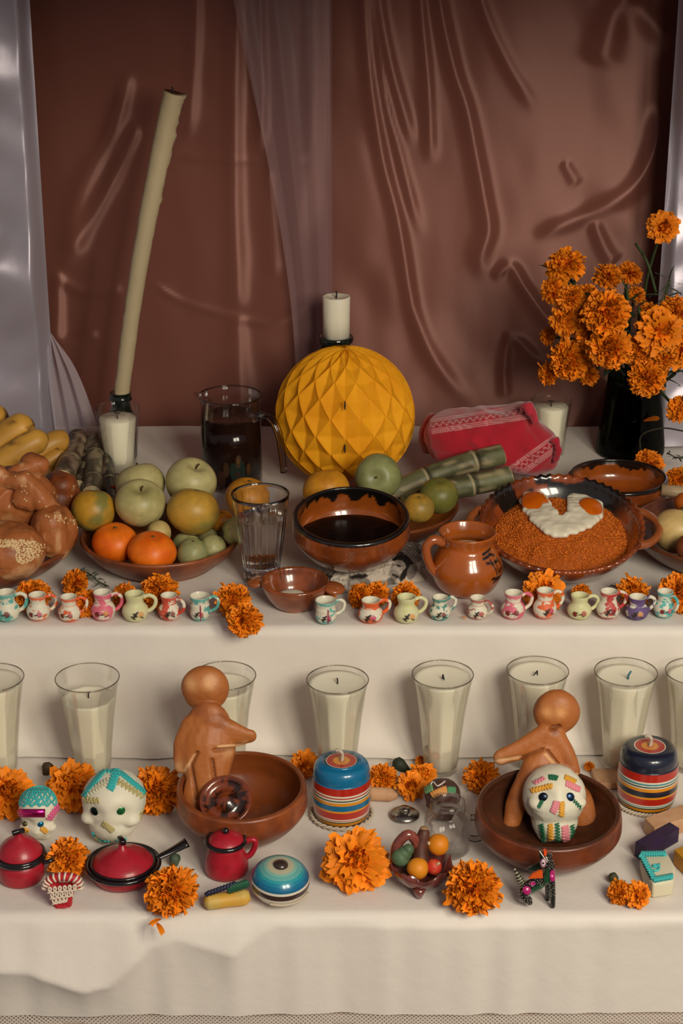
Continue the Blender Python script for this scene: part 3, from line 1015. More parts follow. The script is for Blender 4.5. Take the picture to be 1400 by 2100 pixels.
fruit('mandarin', 'bright orange mandarin in the fruit dish, right under the yellow green orange', 'mandarin', 236, 1113, 48, 2.098, *MD, axis=(0.05, -0.1, 1), sq=0.82, dim=0.05, seed=6, lobes=0.012)
fruit('mandarin', 'bright orange mandarin lowest at the front rim of the dish', 'mandarin', 312, 1131, 50, 2.068, *MD, axis=(0.1, -0.15, 1), sq=0.80, dim=0.05, seed=7, lobes=0.012)
fruit('guava', 'pale cream guava between apple and mandarins', 'guava', 325, 1095, 28, 2.10, (196, 172, 110), (176, 150, 90), axis=(-1, -0.2, 0.5), dim=0.02, seed=8, stem='blossom')
fruit('guava', 'grey green guava at the front rim, touching the bright mandarin', 'guava', 394, 1137, 32, 2.078, (142, 144, 98), (156, 148, 98), axis=(0.1, -0.2, 1), sq=1.08, dim=0.02, seed=9)
fruit('guava', 'grey green guava behind the front guava, under the mottled orange', 'guava', 382, 1120, 31, 2.118, *GV, axis=(0.3, 0.2, 1), dim=0.02, seed=10)
fruit('guava', 'green guava half hidden behind the guava nearest the water glass', 'guava', 428, 1108, 28, 2.150, *GV, axis=(0.7, -0.2, 0.5), dim=0.02, seed=11)
fruit('guava', 'green guava at the front rim of the fruit dish nearest the water glass', 'guava', 437, 1123, 28, 2.100, *GV, axis=(0.7, -0.1, 0.9), dim=0.02, seed=12)
fruit('guava', 'pale guava with brown blossom end beside the water glass', 'guava', 482, 1090, 30, 2.12, (176, 160, 104), (150, 144, 88), axis=(-1, -0.5, 0.1), dim=0.02, seed=13, stem='blossom')
fruit('mandarin', 'small yellow fruit deep in the heap below the large mottled orange', 'fruit', 455, 1068, 24, 2.155, (190, 120, 26), (176, 104, 20), dim=0.03, seed=14)
fruit('orange', 'golden orange standing behind the glass of water', 'orange', 507, 1021, 46, 2.283, (204, 134, 28), (176, 116, 28), axis=(0.15, 0.0, 1), seed=15)
# dish behind the sauce bowl
fruit('orange', 'golden orange in the dish below the yellow paper ball', 'orange', 669, 1006, 48, 2.20, (206, 138, 32), (184, 118, 30), axis=(-0.2, 0.6, 1), sq=0.94, seed=16)
fruit('apple', 'green apple leaning against the yellow paper ball', 'apple', 775, 978, 48, 2.235, (140, 142, 92), (120, 124, 78), axis=(-0.15, -0.9, 0.3), dim=0.12, seed=17, stem='stem', mat=m_apple)
fruit('lime', 'yellowish lime under the sugar cane next to the sauce bowl', 'lime', 858, 1042, 33, 2.145, (176, 132, 48), (146, 118, 50), seed=18)
fruit('lime', 'dark green lime under the sugar cane', 'lime', 900, 1016, 40, 2.175, (106, 104, 44), (140, 124, 58), seed=19, mt=(0.0, 0.9))
fruit('apple', 'pale yellow apple at the picture edge beside the rice dish', 'apple', 1388, 1088, 52, 2.12, (206, 174, 112), (188, 152, 92), axis=(0.2, 0.5, 1), dim=0.1, seed=20, stem='stem', mat=m_apple)
fruit('fruit', 'brown round fruit tucked in front of the pale yellow apple', 'fruit', 1412, 1122, 28, 2.06, (120, 62, 30), (96, 50, 26), seed=21)
fruit('mandarin', 'orange fruit behind the pale yellow apple at the picture edge', 'mandarin', 1405, 1030, 22, 2.19, (180, 90, 24), (150, 70, 20), seed=22)


def banana(pts, rpx, Y0, Y1, parent, org):
    n = len(pts)
    W = [at(x, y, Y0 + (Y1 - Y0) * i / (n - 1)) for i, (x, y) in enumerate(pts)]
    path = spl(W, 7)
    k = np.linspace(0, 1, len(path))
    rad = rpx * mpp(W[1]) * np.clip(np.minimum((0.15 + k * 6), 0.25 + 2.6 * np.sqrt(np.clip(1.0 - k, 0, 1)) * 0.55 + 0.0), 0.1, 1.0)
    rad = rpx * mpp(W[1]) * np.minimum(1, np.minimum(0.3 + 3.5 * k, 0.22 + 2.2 * np.clip(1 - k, 0, 1) ** 0.6))
    v, f = tube(path, rad, 20)
    m = len(path)
    ids = np.concatenate([np.repeat(k, 20), [0, 1]])
    sp = vnoise(v * 90, 5)
    col = mixc(sa(222, 166, 70), sa(192, 140, 58), 0.5 + 0.8 * fbm(v * 25, 4))
    col = mixc(col, np.tile(sa(84, 56, 28), (len(v), 1)), sstep(0.55, 0.75, sp) * 0.7)
    col = mixc(col, np.tile(sa(70, 50, 30), (len(v), 1)), sstep(0.975, 0.995, ids))
    o = obj('banana', (v, f), m_fruit, parent, col=col, origin=org)
    return o


org = tuple(at(30, 930, 2.36))
t = thing('banana_bunch', 'bunch of ripe yellow bananas lying behind the bread', 'bananas', org)
banana([(-95, 905), (-40, 880), (-8, 860), (16, 856)], 26, 2.44, 2.43, t, org)
banana([(-80, 950), (-20, 918), (30, 884), (69, 866)], 31, 2.37, 2.40, t, org)
banana([(-60, 985), (0, 950), (60, 912), (98, 896)], 26, 2.33, 2.37, t, org)
banana([(50, 950), (85, 922), (115, 906), (139, 908)], 24, 2.39, 2.42, t, org)
banana([(70, 965), (95, 948), (115, 936), (132, 926)], 18, 2.38, 2.40, t, org)
banana([(50, 1000), (75, 985), (95, 972), (113, 957)], 20, 2.37, 2.39, t, org)


def cane(label, a, b, rpx, nodes, c1, c2, seed, group='sugar cane'):
    A, B = at(*a), at(*b)
    r = rpx * mpp(A)
    L = (B - A).length
    n = 40
    k = np.linspace(0, 1, n)
    rad = np.full(n, r)
    for q in nodes:
        rad = rad * (1 + 0.07 * np.exp(-((k - q) / 0.03) ** 2) - 0.05 * np.exp(-((k - q - 0.05) / 0.02) ** 2))
    path = np.outer(1 - k, A) + np.outer(k, B)
    path[:, 2] += 0.003 * np.sin(k * 5 + seed)
    v, f = tube(path, rad, 18, cap=False)
    kk = np.repeat(k, 18)
    aa_ = np.tile(np.arange(18) * 2 * PI / 18, n)
    p = np.stack([kk * L * 26, np.cos(aa_) * 2.2, np.sin(aa_) * 2.2 + seed], 1)
    col = mixc(sa(*c1), sa(*c2), sstep(-0.15, 0.35, fbm(p, seed)))
    col = mixc(col, np.tile(sa(190, 168, 130), (len(v), 1)), sstep(0.25, 0.6, fbm(p * np.array([1.4, 1.2, 1.2]) + 9, seed + 3)) * 0.55)
    for q in nodes:
        col = mixc(col, np.tile(sa(32, 28, 22), (len(v), 1)), np.exp(-((kk - q - 0.035) / 0.02) ** 2) * 0.9)
    org = tuple((A + B) / 2)
    o = obj('sugar_cane', (v, f), m_cane, None, col=col, origin=org)
    tag(o, label, 'sugar cane', None)
    for q in nodes:
        ctr = A + (B - A) * q
        ax = (B - A).normalized()
        v2, f2 = tube([ctr - ax * 0.002 - Vector(org), ctr + ax * 0.002 - Vector(org)], r * 1.08, 18, cap=False)
        o2 = obj('node_ring', (v2 + np.array([0, 0, 0.003 * math.sin(q * 5 + seed)]), f2), m_cane, o, col=np.tile(sa(150, 136, 104), (len(v2), 1)))
    for e, sg in ((0, -1), (1, 1)):
        ctr = A + (B - A) * e; ax = (B - A).normalized()
        v2, f2 = tube([ctr - Vector(org), ctr + ax * sg * 0.001 - Vector(org)], r * 0.97, 18)
        obj('cut_end', (v2 + np.array([0, 0, 0.003 * math.sin(e * 5 + seed)]), f2), m_cane, o, col=mixc(sa(170, 146, 108), sa(196, 176, 136), 0.5 + fbm(v2 * 300, 3)))
    return o


cane('thick dark mottled sugar cane piece beside the bananas', (128, 988, 2.29), (160, 898, 2.50), 23, (0.42, 0.9), (70, 56, 46), (150, 126, 104), 1)
cane('grey green sugar cane piece with pale ring next to the candle glass', (188, 1018, 2.27), (196, 906, 2.49), 21, (0.25, 0.72), (82, 74, 56), (112, 102, 78), 2)
cane('dark sugar cane piece squeezed between two lighter canes', (160, 1000, 2.31), (180, 925, 2.47), 17, (0.5,), (34, 30, 24), (74, 60, 48), 3)
cane('dark sugar cane piece leaning on the candle glass', (232, 1030, 2.26), (212, 935, 2.46), 17, (0.4,), (40, 34, 26), (84, 66, 50), 4)
cane('long green sugar cane piece resting across limes against the red cloth', (800, 1008, 2.235), (1026, 930, 2.30), 23, (0.30, 0.74), (104, 102, 72), (70, 66, 46), 5)
cane('shorter green sugar cane piece below the longer cane', (830, 1036, 2.195), (1043, 972, 2.245), 23, (0.62,), (110, 110, 78), (76, 74, 50), 6)
# ------------------------------------------------------------------ bread
def bread_paint(v, f, top, pale, dark, seed, thr=0.0, streak=0.7):
    me = bpy.data.meshes.new('t'); me.from_pydata(np.asarray(v).tolist(), [], f)
    nz = np.zeros(len(v) * 3); me.vertices.foreach_get('normal', nz); nz = nz.reshape(-1, 3)
    bpy.data.meshes.remove(me)
    q = 0.35 + 0.5 * nz[:, 2] - 0.25 * nz[:, 1] + 0.5 * fbm(v * 38, seed)
    c = mixc(sa(*pale), sa(*top), sstep(thr - 0.1, thr + 0.35, q))
    c = mixc(c, np.tile(sa(*dark), (len(v), 1)), sstep(0.25, 1.0, fbm(v * 28, seed + 9, 4) + nz[:, 2] * 0.3) * 0.8)
    c = mixc(c, np.tile(sa(*pale), (len(v), 1)), sstep(0.55, 0.9, fbm(v * np.array([60, 60, 25]), seed + 19, 3)) * streak)
    return c


def loaf(name, label, P, parts, voxel, org, seed, seeds=0, top=(168, 98, 52), pale=(212, 160, 112), dark=(120, 60, 26), sm=3, rot=None):
    v, f = fuse(parts, voxel, sm)
    if rot is not None: v = rotv(v, rot)
    v = v + np.array(P)
    v = v + (0.0026 * fbm(v * 42, seed, 4))[:, None] * np.array([0.7, 0.7, 1.0])
    t = thing(name, label, 'bread', org)
    obj('loaf', (v, f), m_bread, t, col=bread_paint(v, f, top, pale, dark, seed), origin=org)
    if seeds:
        T = bvh((v, f))
        V2, F2 = [], []
        bx = v.min(0); tx = v.max(0)
        for i in range(seeds * 4):
            x, z = rng.uniform(bx[0], tx[0]), rng.uniform(bx[2], tx[2])
            if vnoise([[x * 45, z * 45, seed]], 3)[0] < -0.15: continue
            h, nr = hit(T, (x, bx[1] - 0.2, z + 0.12), (0, 0.2, -0.12))
            if h is None or nr.z < 0.05: continue
            a, fl = ball((0, 0, 0), (0.0009, 0.0016, 0.0006), 6, 4)
            q = Vector((0, 0, 1)).rotation_difference(nr).to_matrix() @ Matrix.Rotation(rng.uniform(0, PI), 3, 'Z')
            a = a @ np.array(q).T + np.array(h)
            V2.append((a, fl))
            if len(V2) >= seeds: break
        if V2:
            tag(obj('sesame_seeds', join(*V2), m_sesame, t, origin=org), kind='stuff')
    return t


P = at(14, 1122, 2.035)
loaf('sesame_bread', 'round brown bread at the front of the heap, thickly covered with sesame', P,
     [ball((0, 0, -0.004), (0.048, 0.045, 0.036), 28, 16), ball((0.012, -0.014, 0.014), (0.02, 0.022, 0.017), 18, 10), ball((-0.02, -0.02, 0.010), (0.022, 0.02, 0.02), 18, 10)], 0.0022, tuple(P - Vector((0, 0, 0.04))), 3, 650)
P = at(106, 1085, 2.085)
loaf('sesame_bread', 'brown bread with sesame streaks at the right rim of the bread dish', P,
     [ball((0, 0, -0.004), (0.026, 0.032, 0.036), 24, 14), ball((0.004, -0.008, 0.012), (0.022, 0.024, 0.022), 18, 10), ball((0.013, 0.006, -0.002), (0.018, 0.022, 0.026), 18, 10)], 0.002, tuple(P - Vector((0, 0, 0.04))), 5, 110, rot=(0, -0.25, 0))
P = at(40, 1012, 2.125)
loaf('bread_of_the_dead', 'top bread of the heap with crossed dough bones', P,
     [ball((-0.01, 0.01, -0.012), (0.056, 0.05, 0.040), 28, 16),
      tube([(-0.05, -0.02, 0.0), (-0.02, -0.022, 0.026), (0.012, -0.03, 0.030), (0.034, -0.036, 0.008), (0.05, -0.034, -0.012)], [0.012, 0.011, 0.012, 0.014, 0.011], 14),
      ball((0.016, -0.033, 0.006), (0.02, 0.014, 0.016), 18, 10),
      ball((-0.022, -0.024, 0.034), (0.016, 0.014, 0.014), 18, 10),
      ball((0.020, 0.012, 0.036), (0.020, 0.016, 0.016), 18, 10),
      tube([(0.024, 0.012, 0.034), (0.0, -0.008, 0.032), (-0.03, -0.03, 0.014), (-0.042, -0.04, -0.008)], [0.014, 0.010, 0.012, 0.011], 14)], 0.002, tuple(P - Vector((0, 0, 0.05))), 7, 40, pale=(206, 152, 104))
P = at(122, 1006, 2.17)
loaf('sesame_bread', 'shiny dark brown bread at the back of the heap under the sugar cane', P,
     [ball((0, 0, -0.008), (0.028, 0.03, 0.034), 24, 14), ball((0.004, -0.01, 0.012), (0.02, 0.018, 0.015), 18, 10)], 0.002, tuple(P - Vector((0, 0, 0.04))), 9, 30, top=(136, 68, 30), dark=(86, 40, 18))

# waving bread figures standing in the clay bowls: flat bodies leaning back
def figure_bread(label, Yf, pieces, org, seed, eyes, slits=(), creases=()):
    """pieces: list of (pixel path, pixel radii, depth squash)"""
    parts = []
    for path, rad, dy in pieces:
        W = [at(x, y, Yf(y)) for x, y in path]
        rr = [r_ * mpp(W[0]) for r_ in rad]
        if len(path) == 1:
            parts.append(ball(W[0], (rr[0], rr[0] * dy, rr[0]), 26, 16))
        else:
            sp_ = spl(W, 5)
            rs = np.interp(np.linspace(0, 1, len(sp_)), np.linspace(0, 1, len(rr)), rr)
            v, f = tube(sp_, rs, 16)
            c = np.repeat(sp_, 16, axis=0); c = np.vstack([c, sp_[0], sp_[-1]])
            v[:, 1] = c[:, 1] + (v[:, 1] - c[:, 1]) * dy
            parts.append((v, f)); parts.append(ball(sp_[0], (rs[0], rs[0] * dy, rs[0]), 16, 10)); parts.append(ball(sp_[-1], (rs[-1], rs[-1] * dy, rs[-1]), 16, 10))
    v, f = fuse(parts, 0.0015, 4)
    v = v + (0.0010 * fbm(v * 45, seed))[:, None] * np.array([0.6, 1, 0.6])
    npx, npy = pix(v)
    yl = np.array([Yf(q) for q in npy])
    fr = v[:, 1] < yl + 0.002
    ck = np.zeros(len(v)); sk = np.zeros(len(v))
    for a_, b_ in creases: ck = np.maximum(ck, np.exp(-(segd(npx, npy, a_, b_) / 3.5) ** 2))
    for a_, b_ in slits: sk = np.maximum(sk, sstep(4.5, 2.0, segd(npx, npy, a_, b_)))
    v[:, 1] += fr * (0.0045 * ck + 0.0015 * sk)
    # pinched folds of the dough
    col = bread_paint(v, f, (172, 100, 48), (212, 156, 104), (136, 72, 32), seed, -0.2, 0.0)
    for (x, y, r_, c_) in eyes:
        q = at(x, y, Yf(y)); d = np.hypot(v[:, 0] - q.x, v[:, 2] - q.z) / (r_ * mpp(q))
        front = v[:, 1] < q.y
        col = mixc(col, np.tile(sa(*c_), (len(v), 1)), np.exp(-d ** 2) * 0.8 * front)
        v[:, 1] += np.where(front, 0.0012 * np.exp(-(d * 1.1) ** 2), 0)
    col = mixc(col, np.tile(sa(92, 44, 20), (len(v), 1)), ck * fr * 0.55)
    col = mixc(col, np.tile(sa(222, 172, 124), (len(v), 1)), sk * fr * 0.85)
    t = thing('bread_figure', label, 'bread', org)
    obj('body', (v, f), m_bread, t, col=col, origin=org)
    return t


Yf = lambda y: 1.80 - (y - 1412) * 0.00024
figure_bread('golden bread figure with round head and stretched arm standing in the orange clay bowl', Yf, [
    ([(420, 1412)], [50], 0.62),
    ([(424, 1455), (428, 1478)], [30, 44], 0.5),
    ([(430, 1500), (424, 1540), (425, 1600), (432, 1650)], [50, 60, 44, 36], 0.42),
    ([(438, 1496), (480, 1507), (511, 1511)], [38, 29, 15], 0.55),
    ([(404, 1494), (384, 1532), (373, 1572)], [36, 30, 17], 0.5),
    ([(410, 1590), (398, 1630), (404, 1660)], [26, 24, 18], 0.5),
], tuple(at(430, 1660, Yf(1660))), 3, [(395, 1388, 14, (226, 168, 112)), (432, 1384, 14, (226, 168, 112)), (470, 1534, 10, (206, 150, 100)), (505, 1525, 10, (206, 150, 100)), (366, 1572, 16, (206, 156, 108))],
    [((448, 1531), (506, 1528)), ((398, 1550), (380, 1580))], [((440, 1540), (500, 1536)), ((404, 1545), (392, 1570)), ((392, 1572), (404, 1640)), ((434, 1560), (440, 1600))])
Yf2 = lambda y: 1.785 - (y - 1460) * 0.00022
figure_bread('golden bread figure with tilted head bending over the sugar skull in the dark bowl', Yf2, [
    ([(1141, 1460)], [49], 0.62),
    ([(1136, 1495), (1128, 1520)], [24, 34], 0.5),
    ([(1115, 1512), (1070, 1535), (1028, 1553)], [28, 22, 18], 0.6),
    ([(1135, 1515), (1158, 1550), (1176, 1582)], [28, 22, 14], 0.6),
    ([(1125, 1535), (1112, 1580), (1108, 1610)], [34, 46, 44], 0.42),
    ([(1090, 1600), (1062, 1640), (1048, 1690)], [34, 24, 18], 0.6),
    ([(1140, 1600), (1180, 1640), (1200, 1690)], [36, 34, 26], 0.5),
], tuple(at(1110, 1690, Yf2(1690))), 8, [(1120, 1446, 12, (226, 160, 100)), (1146, 1444, 12, (226, 160, 100)), (1025, 1560, 14, (204, 150, 104)), (1135, 1490, 8, (110, 54, 22))],
    [((1016, 1562), (1068, 1552)), ((1165, 1592), (1184, 1588)), ((1118, 1548), (1150, 1584))], [((1070, 1556), (1112, 1538)), ((1122, 1542), (1160, 1588)), ((1100, 1596), (1102, 1620)), ((1128, 1496), (1146, 1490))])

# ------------------------------------------------------------------ glassware and candles
NF = 10


def facet_mod(H, top):
    def mod(r, z, a, k):
        q = sstep(H * top, H * (top - 0.05), z)
        u = (a % (2 * PI / NF)) - PI / NF
        g = math.cos(PI / NF) / math.cos(u)
        return r * (1 - q + q * g * 1.01), z
    return mod


def veladora(label, cx, cyt, z, H, rt, fill, blue=False, seed=0, tilt=0.0, group='candles in clear glasses', wickd=0.3):
    P = on(cx, cyt, z + H)
    m_ = mpp(P)
    r = rt * m_
    P.z = z + 0.001
    t = thing('candle_glass', label, 'candle', P, (0, 0, 0.3 * seed), group)
    prof = [(0, 0), (r * 0.54, 0), (r * 0.575, 0.003), (r * 0.66, H * 0.3), (r * 0.78, H * 0.62), (r * 0.90, H * 0.86), (r * 0.975, H * 0.97), (r, H), (r * 0.985, H + 0.0012), (r * 0.955, H),
            (r * 0.945, H * 0.97), (r * 0.87, H * 0.86), (r * 0.752, H * 0.62), (r * 0.635, H * 0.3), (r * 0.55, 0.007), (0, 0.007)]
    v, f = lathe(prof, 60, facet_mod(H, 0.86))
    obj('glass', (v, f), m_glass, t)
    obj('rim', tube([(r * 0.99 * math.cos(a), r * 0.99 * math.sin(a), H) for a in np.linspace(0, 2 * PI, 61)], 0.0006, 6, cap=False), m_rim, t)
    hw = H * fill
    k = lambda z_: np.interp(z_ / H, [0.07, 0.3, 0.62, 0.86, 0.97], [0.55, 0.635, 0.752, 0.87, 0.945]) * r * 0.99
    rows = [(0, 0.0075)] + [(k(zz), zz) for zz in np.linspace(0.0076, hw - 0.003, 9)] + [(k(hw) * 0.975, hw), (k(hw) * 0.85, hw - 0.0012), (0, hw - 0.0015)]
    v, f = lathe(rows, 60, facet_mod(H, 0.86))
    obj('wax', (v, f), m_wax, t)
    an = random.uniform(0, 6.28)
    w = tube([(0, 0, hw - 0.003), (0.001 * math.cos(an), 0.001 * math.sin(an), hw + 0.004), (0.009 * math.cos(an), 0.009 * math.sin(an), hw + (0.006 if blue else 0.0015))] if not blue else
             [(-0.004, 0, hw - 0.003), (-0.005, 0, hw + 0.004), (-0.011, 0.002, hw + 0.012)], [0.0009, 0.0009, 0.0007] if not blue else [0.0014, 0.0013, 0.0012], 7)
    obj('wick', w, m_wick_blue if blue else m_wick, t)
    return t


HV = 0.127
veladora('candle glass cut off by the left picture edge of the lower row', -16, 1391, Z1, HV, 65, 0.955, seed=1)
veladora('candle glass behind the green eyed sugar skull, wax sunk below the rim', 179, 1391, Z1, HV, 66, 0.80, seed=2)
veladora('candle glass hidden behind the waving bread figure', 460, 1387, Z1, HV, 65, 0.90, seed=3)
veladora('candle glass behind the bright blue striped wooden toy', 692, 1395, Z1, HV, 64, 0.965, seed=4)
veladora('candle glass filled to the brim, standing free behind the little jar mug', 907.5, 1384, Z1, HV, 63.5, 0.965, seed=5)
veladora('candle glass behind the head of the bread figure in the dark bowl', 1102, 1376, Z1, HV, 64, 0.965, seed=6)
veladora('candle glass with blue wick behind the navy striped wooden toy', 1283, 1379, Z1, HV, 65, 0.95, True, seed=7)
veladora('candle glass cut off by the right picture edge of the lower row', 1428, 1379, Z1, HV, 64, 0.95, seed=8)


def tall_veladora(label, cx, yb, yt, rt, rb, fill, Yb=None):
    P, H, m_ = stand(cx, yb, yt, rb, Z2)
    P.z += 0.001
    t = thing('candle_glass', label, 'candle', P, (0, 0, 0.2), 'candles in clear glasses')
    r, rb_ = rt * m_, rb * m_
    lerp = lambda q: rb_ + (r - rb_) * q
    v, f = lathe([(0, 0), (rb_, 0), (lerp(0.3), H * 0.3), (lerp(0.7), H * 0.7), (lerp(0.9), H * 0.9), (r, H), (r * 0.98, H + 0.001), (r * 0.95, H), (lerp(0.88) * 0.95, H * 0.9), (lerp(0.3) * 0.93, H * 0.3), (rb_ * 0.9, 0.008), (0, 0.008)], 60, facet_mod(H, 0.9))
    obj('glass', (v, f), m_glass, t)
    hw = H * fill
    v, f = lathe([(0, 0.0085), (rb_ * 0.87, 0.0086), (lerp(0.3) * 0.84, H * 0.3), (lerp(fill) * 0.84, hw - 0.002), (lerp(fill) * 0.8, hw), (0, hw - 0.002)], 48)
    obj('wax', (v, f), m_wax, t)
    obj('wick', tube([(0, 0, hw - 0.004), (0, 0, hw + 0.004), (-0.004, 0, hw + 0.008), (0.004, 0.002, hw + 0.005)], 0.0009, 7), m_wick, t)


tall_veladora('tall candle glass in front of the dark bottle with the bent taper', 243, 985, 838, 47, 32, 0.86)
tall_veladora('candle glass behind the red cloth bundle near the dark vase', 1128, 940, 822, 43, 30, 0.90)


def bottle(name, label, P, prof, n=40):
    t = thing(name, label, 'candle holder', P)
    obj('bottle', lathe(prof, n), m_dark_glass, t)
    return t


# tall bent taper in a small bottle
Y = 2.515
T0, T1 = at(247, 806, Y), at(247, 834, Y)
m_ = mpp(T0); hb = T0.z - Z2
P = Vector((T0.x, Y, Z2 + 0.001))
r = 22 * m_
bottle('candle_bottle', 'small dark green bottle holding the tall bent taper', P,
       [(0, 0), (0.019, 0), (0.021, 0.004), (0.021, hb * 0.55), (0.018, hb * 0.7), (r * 0.9, hb * 0.78), (r * 0.92, hb - 0.013), (r * 1.06, hb - 0.011), (r * 1.06, hb - 0.006), (r * 0.98, hb - 0.005), (r, hb), (r * 0.75, hb), (r * 0.7, hb - 0.03), (0, hb - 0.03)])
path = spl([at(249, 812, Y), at(255, 760, Y), at(268, 660, Y), at(283, 560, Y), at(304, 440, Y), at(326, 330, Y), at(345, 240, Y), at(357, 190, Y)], 10)
rad = np.interp(np.linspace(0, 1, len(path)), [0, 0.4, 0.8, 1], [15.5, 17, 20, 21]) * m_
v, f = tube(path, rad, 28)
q = np.clip((path[:, 2] - path[0, 2]) / (path[-1, 2] - path[0, 2]), 0, 1)
kk = np.concatenate([np.repeat(q, 28), [0, 1]])
c = np.concatenate([np.repeat(path, 28, axis=0), path[:1], path[-1:]])
side = sstep(0.5, 0.9, (v[:, 0] - c[:, 0]) / (np.repeat(rad.max(), len(v))))
v[:, 0] += side * sstep(0.5, 0.7, kk) * (0.0028 * np.clip(fbm(v * np.array([60, 60, 130]), 5), 0, 1))
v += 0.0006 * fbm(v * 90, 8)[:, None]
v[-1, 2] -= 0.004
t = thing('taper_candle', 'tall bent cream taper candle with ragged wax edge, standing in a dark bottle', 'candle', tuple(at(249, 812, Y)))
obj('wax', (v, f), m_waxd, t, origin=tuple(at(249, 812, Y)))
obj('wick', tube([at(353, 192, Y), at(354, 182, Y), at(352, 178, Y)], 0.0012, 7), m_wick, t, origin=tuple(at(249, 812, Y)))

# pillar candle on the dark bottle behind the paper ball
Y = 2.575
T0 = at(688, 690, Y); m_ = mpp(T0); hb = T0.z - Z2; r = 37 * m_
P = Vector((T0.x, Y, Z2 + 0.001))
bottle('candle_bottle', 'dark glass holder behind the yellow paper ball carrying the white pillar candle', P,
       [(0, 0), (0.034, 0), (0.036, 0.004), (0.034, hb * 0.5), (r * 0.86, hb * 0.8), (r * 0.86, hb - 0.010), (r, hb - 0.008), (r, hb - 0.001), (r * 0.96, hb), (r * 0.8, hb), (r * 0.78, hb - 0.006), (0, hb - 0.006)])
Pc = Vector((T0.x + 0.001, Y, Z2 + hb - 0.004))
hc = at(689, 608, Y).z - Pc.z; rc = 28 * m_
t = thing('pillar_candle', 'short white pillar candle with black wick above the yellow paper ball', 'candle', Pc)
v, f = lathe([(0, 0), (rc * 0.97, 0), (rc * 0.99, hc * 0.5), (rc, hc - 0.002), (rc * 0.97, hc + 0.0006), (rc * 0.9, hc), (rc * 0.5, hc - 0.002), (0, hc - 0.003)], 40)
v += 0.0005 * fbm(v * 110, 3)[:, None]
obj('wax', (v, f), m_wax, t)
obj('wick', tube([(0, 0, hc - 0.004), (0.0005, 0, hc + 0.004), (0.0, 0.001, hc + 0.008)], 0.0012, 7), m_wick, t)

# glass jug of dark tea
P, H, m_ = stand(474, 1013, 812, 62, Z2)
P.z += 0.001
t = thing('glass_jug', 'round glass jug of dark hibiscus tea with curved handle', 'jug', P)
R0 = 64 * m_


def spout(r, z, a, k):
    q = sstep(H * 0.90, H, z)
    d = (a - PI + PI) % (2 * PI) - PI
    d = math.atan2(math.sin(a - PI), math.cos(a - PI))
    g = math.exp(-(d / 0.20) ** 2)
    return r * (1 + 0.16 * q * g), z + 0.004 * q * g


prof = [(0, 0), (R0 * 0.95, 0), (R0 * 0.98, 0.003), (R0 * 0.985, H * 0.5), (R0 * 0.955, H * 0.80), (R0 * 0.93, H * 0.88), (R0 * 0.95, H * 0.94), (R0 * 1.0, H * 0.985), (R0 * 1.0, H), (R0 * 0.965, H + 0.001), (R0 * 0.93, H * 0.985), (R0 * 0.90, H * 0.93),
        (R0 * 0.885, H * 0.88), (R0 * 0.91, H * 0.8), (R0 * 0.94, H * 0.5), (R0 * 0.93, 0.007), (0, 0.007)]
obj('glass', lathe(prof, 72, spout), m_jarglass, t)
hl = H * 0.775
obj('tea', lathe([(0, 0.0075), (R0 * 0.945, 0.0076), (R0 * 0.952, H * 0.5), (R0 * 0.922, hl), (R0 * 0.88, hl - 0.0008), (0, hl - 0.001)], 56), m_tea, t)
hp = spl([(R0 * 0.90, 0, H * 0.80), (R0 * 1.2, 0, H * 0.85), (R0 * 1.62, 0, H * 0.83), (R0 * 1.88, 0, H * 0.70), (R0 * 2.0, 0, H * 0.50), (R0 * 2.06, 0, H * 0.33), (R0 * 2.08, 0, H * 0.27)], 7)
v, f = tube(hp, np.interp(np.linspace(0, 1, len(hp)), [0, .2, .8, 1], [0.010, 0.0072, 0.0058, 0.0062]), 16, flat=0.7)
ho = obj('handle', (v, f), m_handle_glass, t, rot=(0, 0, -0.60))
obj('rim', tube([(R0 * 0.985 * math.cos(a), R0 * 0.985 * math.sin(a), H) for a in np.linspace(PI + 0.35, 3 * PI - 0.35, 60)], 0.0012, 8), m_rim, t)
# printed flowers on the jug front
V2, F2, C2 = [], [], []


def decal(u, z, ru, rz, colr, nn=14):
    b = len(V2)
    ring = [(0, 0)] + [(math.cos(2 * PI * i / nn), math.sin(2 * PI * i / nn)) for i in range(nn)]
    for x, y in ring:
        an = -PI / 2 + u + ru * x
        zz = z + rz * y
        V2.append((R0 * 0.992 * math.cos(an), R0 * 0.992 * math.sin(an), zz)); C2.append(sa(*colr))
    for i in range(nn): F2.append((b, b + 1 + i, b + 1 + (i + 1) % nn))


for u, z, ru, rz, c_ in ((0.28, .36, .10, .010, (58, 40, 14)), (0.36, .25, .16, .016, (14, 30, 20)), (0.12, .25, .13, .013, (16, 32, 20)), (0.62, .26, .08, .009, (70, 38, 12)), (-0.12, .27, .10, .012, (54, 32, 12)), (0.25, .14, .2, .014, (46, 20, 14)), (-0.3, .15, .16, .014, (50, 24, 16)), (0.6, .13, .13, .012, (16, 30, 20)), (0.28, .365, .04, .005, (90, 58, 16))):
    decal(u, z * H, ru, rz, c_)
obj('printed_decal', (np.array(V2), F2), m_paint, t, col=np.array(C2))

# fluted glass of water
P, H, m_ = stand(535, 1207, 1014, 40, Z2)
P.z += 0.001
r = 59 * m_
t = thing('water_glass', 'fluted glass of clear water among the clay dishes', 'glass', P, (0, 0, 0.1))


def flute(r_, z, a, k):
    q = sstep(H * 0.84, H * 0.78, z) * sstep(0.0, 0.006, z)
    return r_ * (1 - 0.055 * q * abs(math.cos(a * 9)) ** 0.8), z


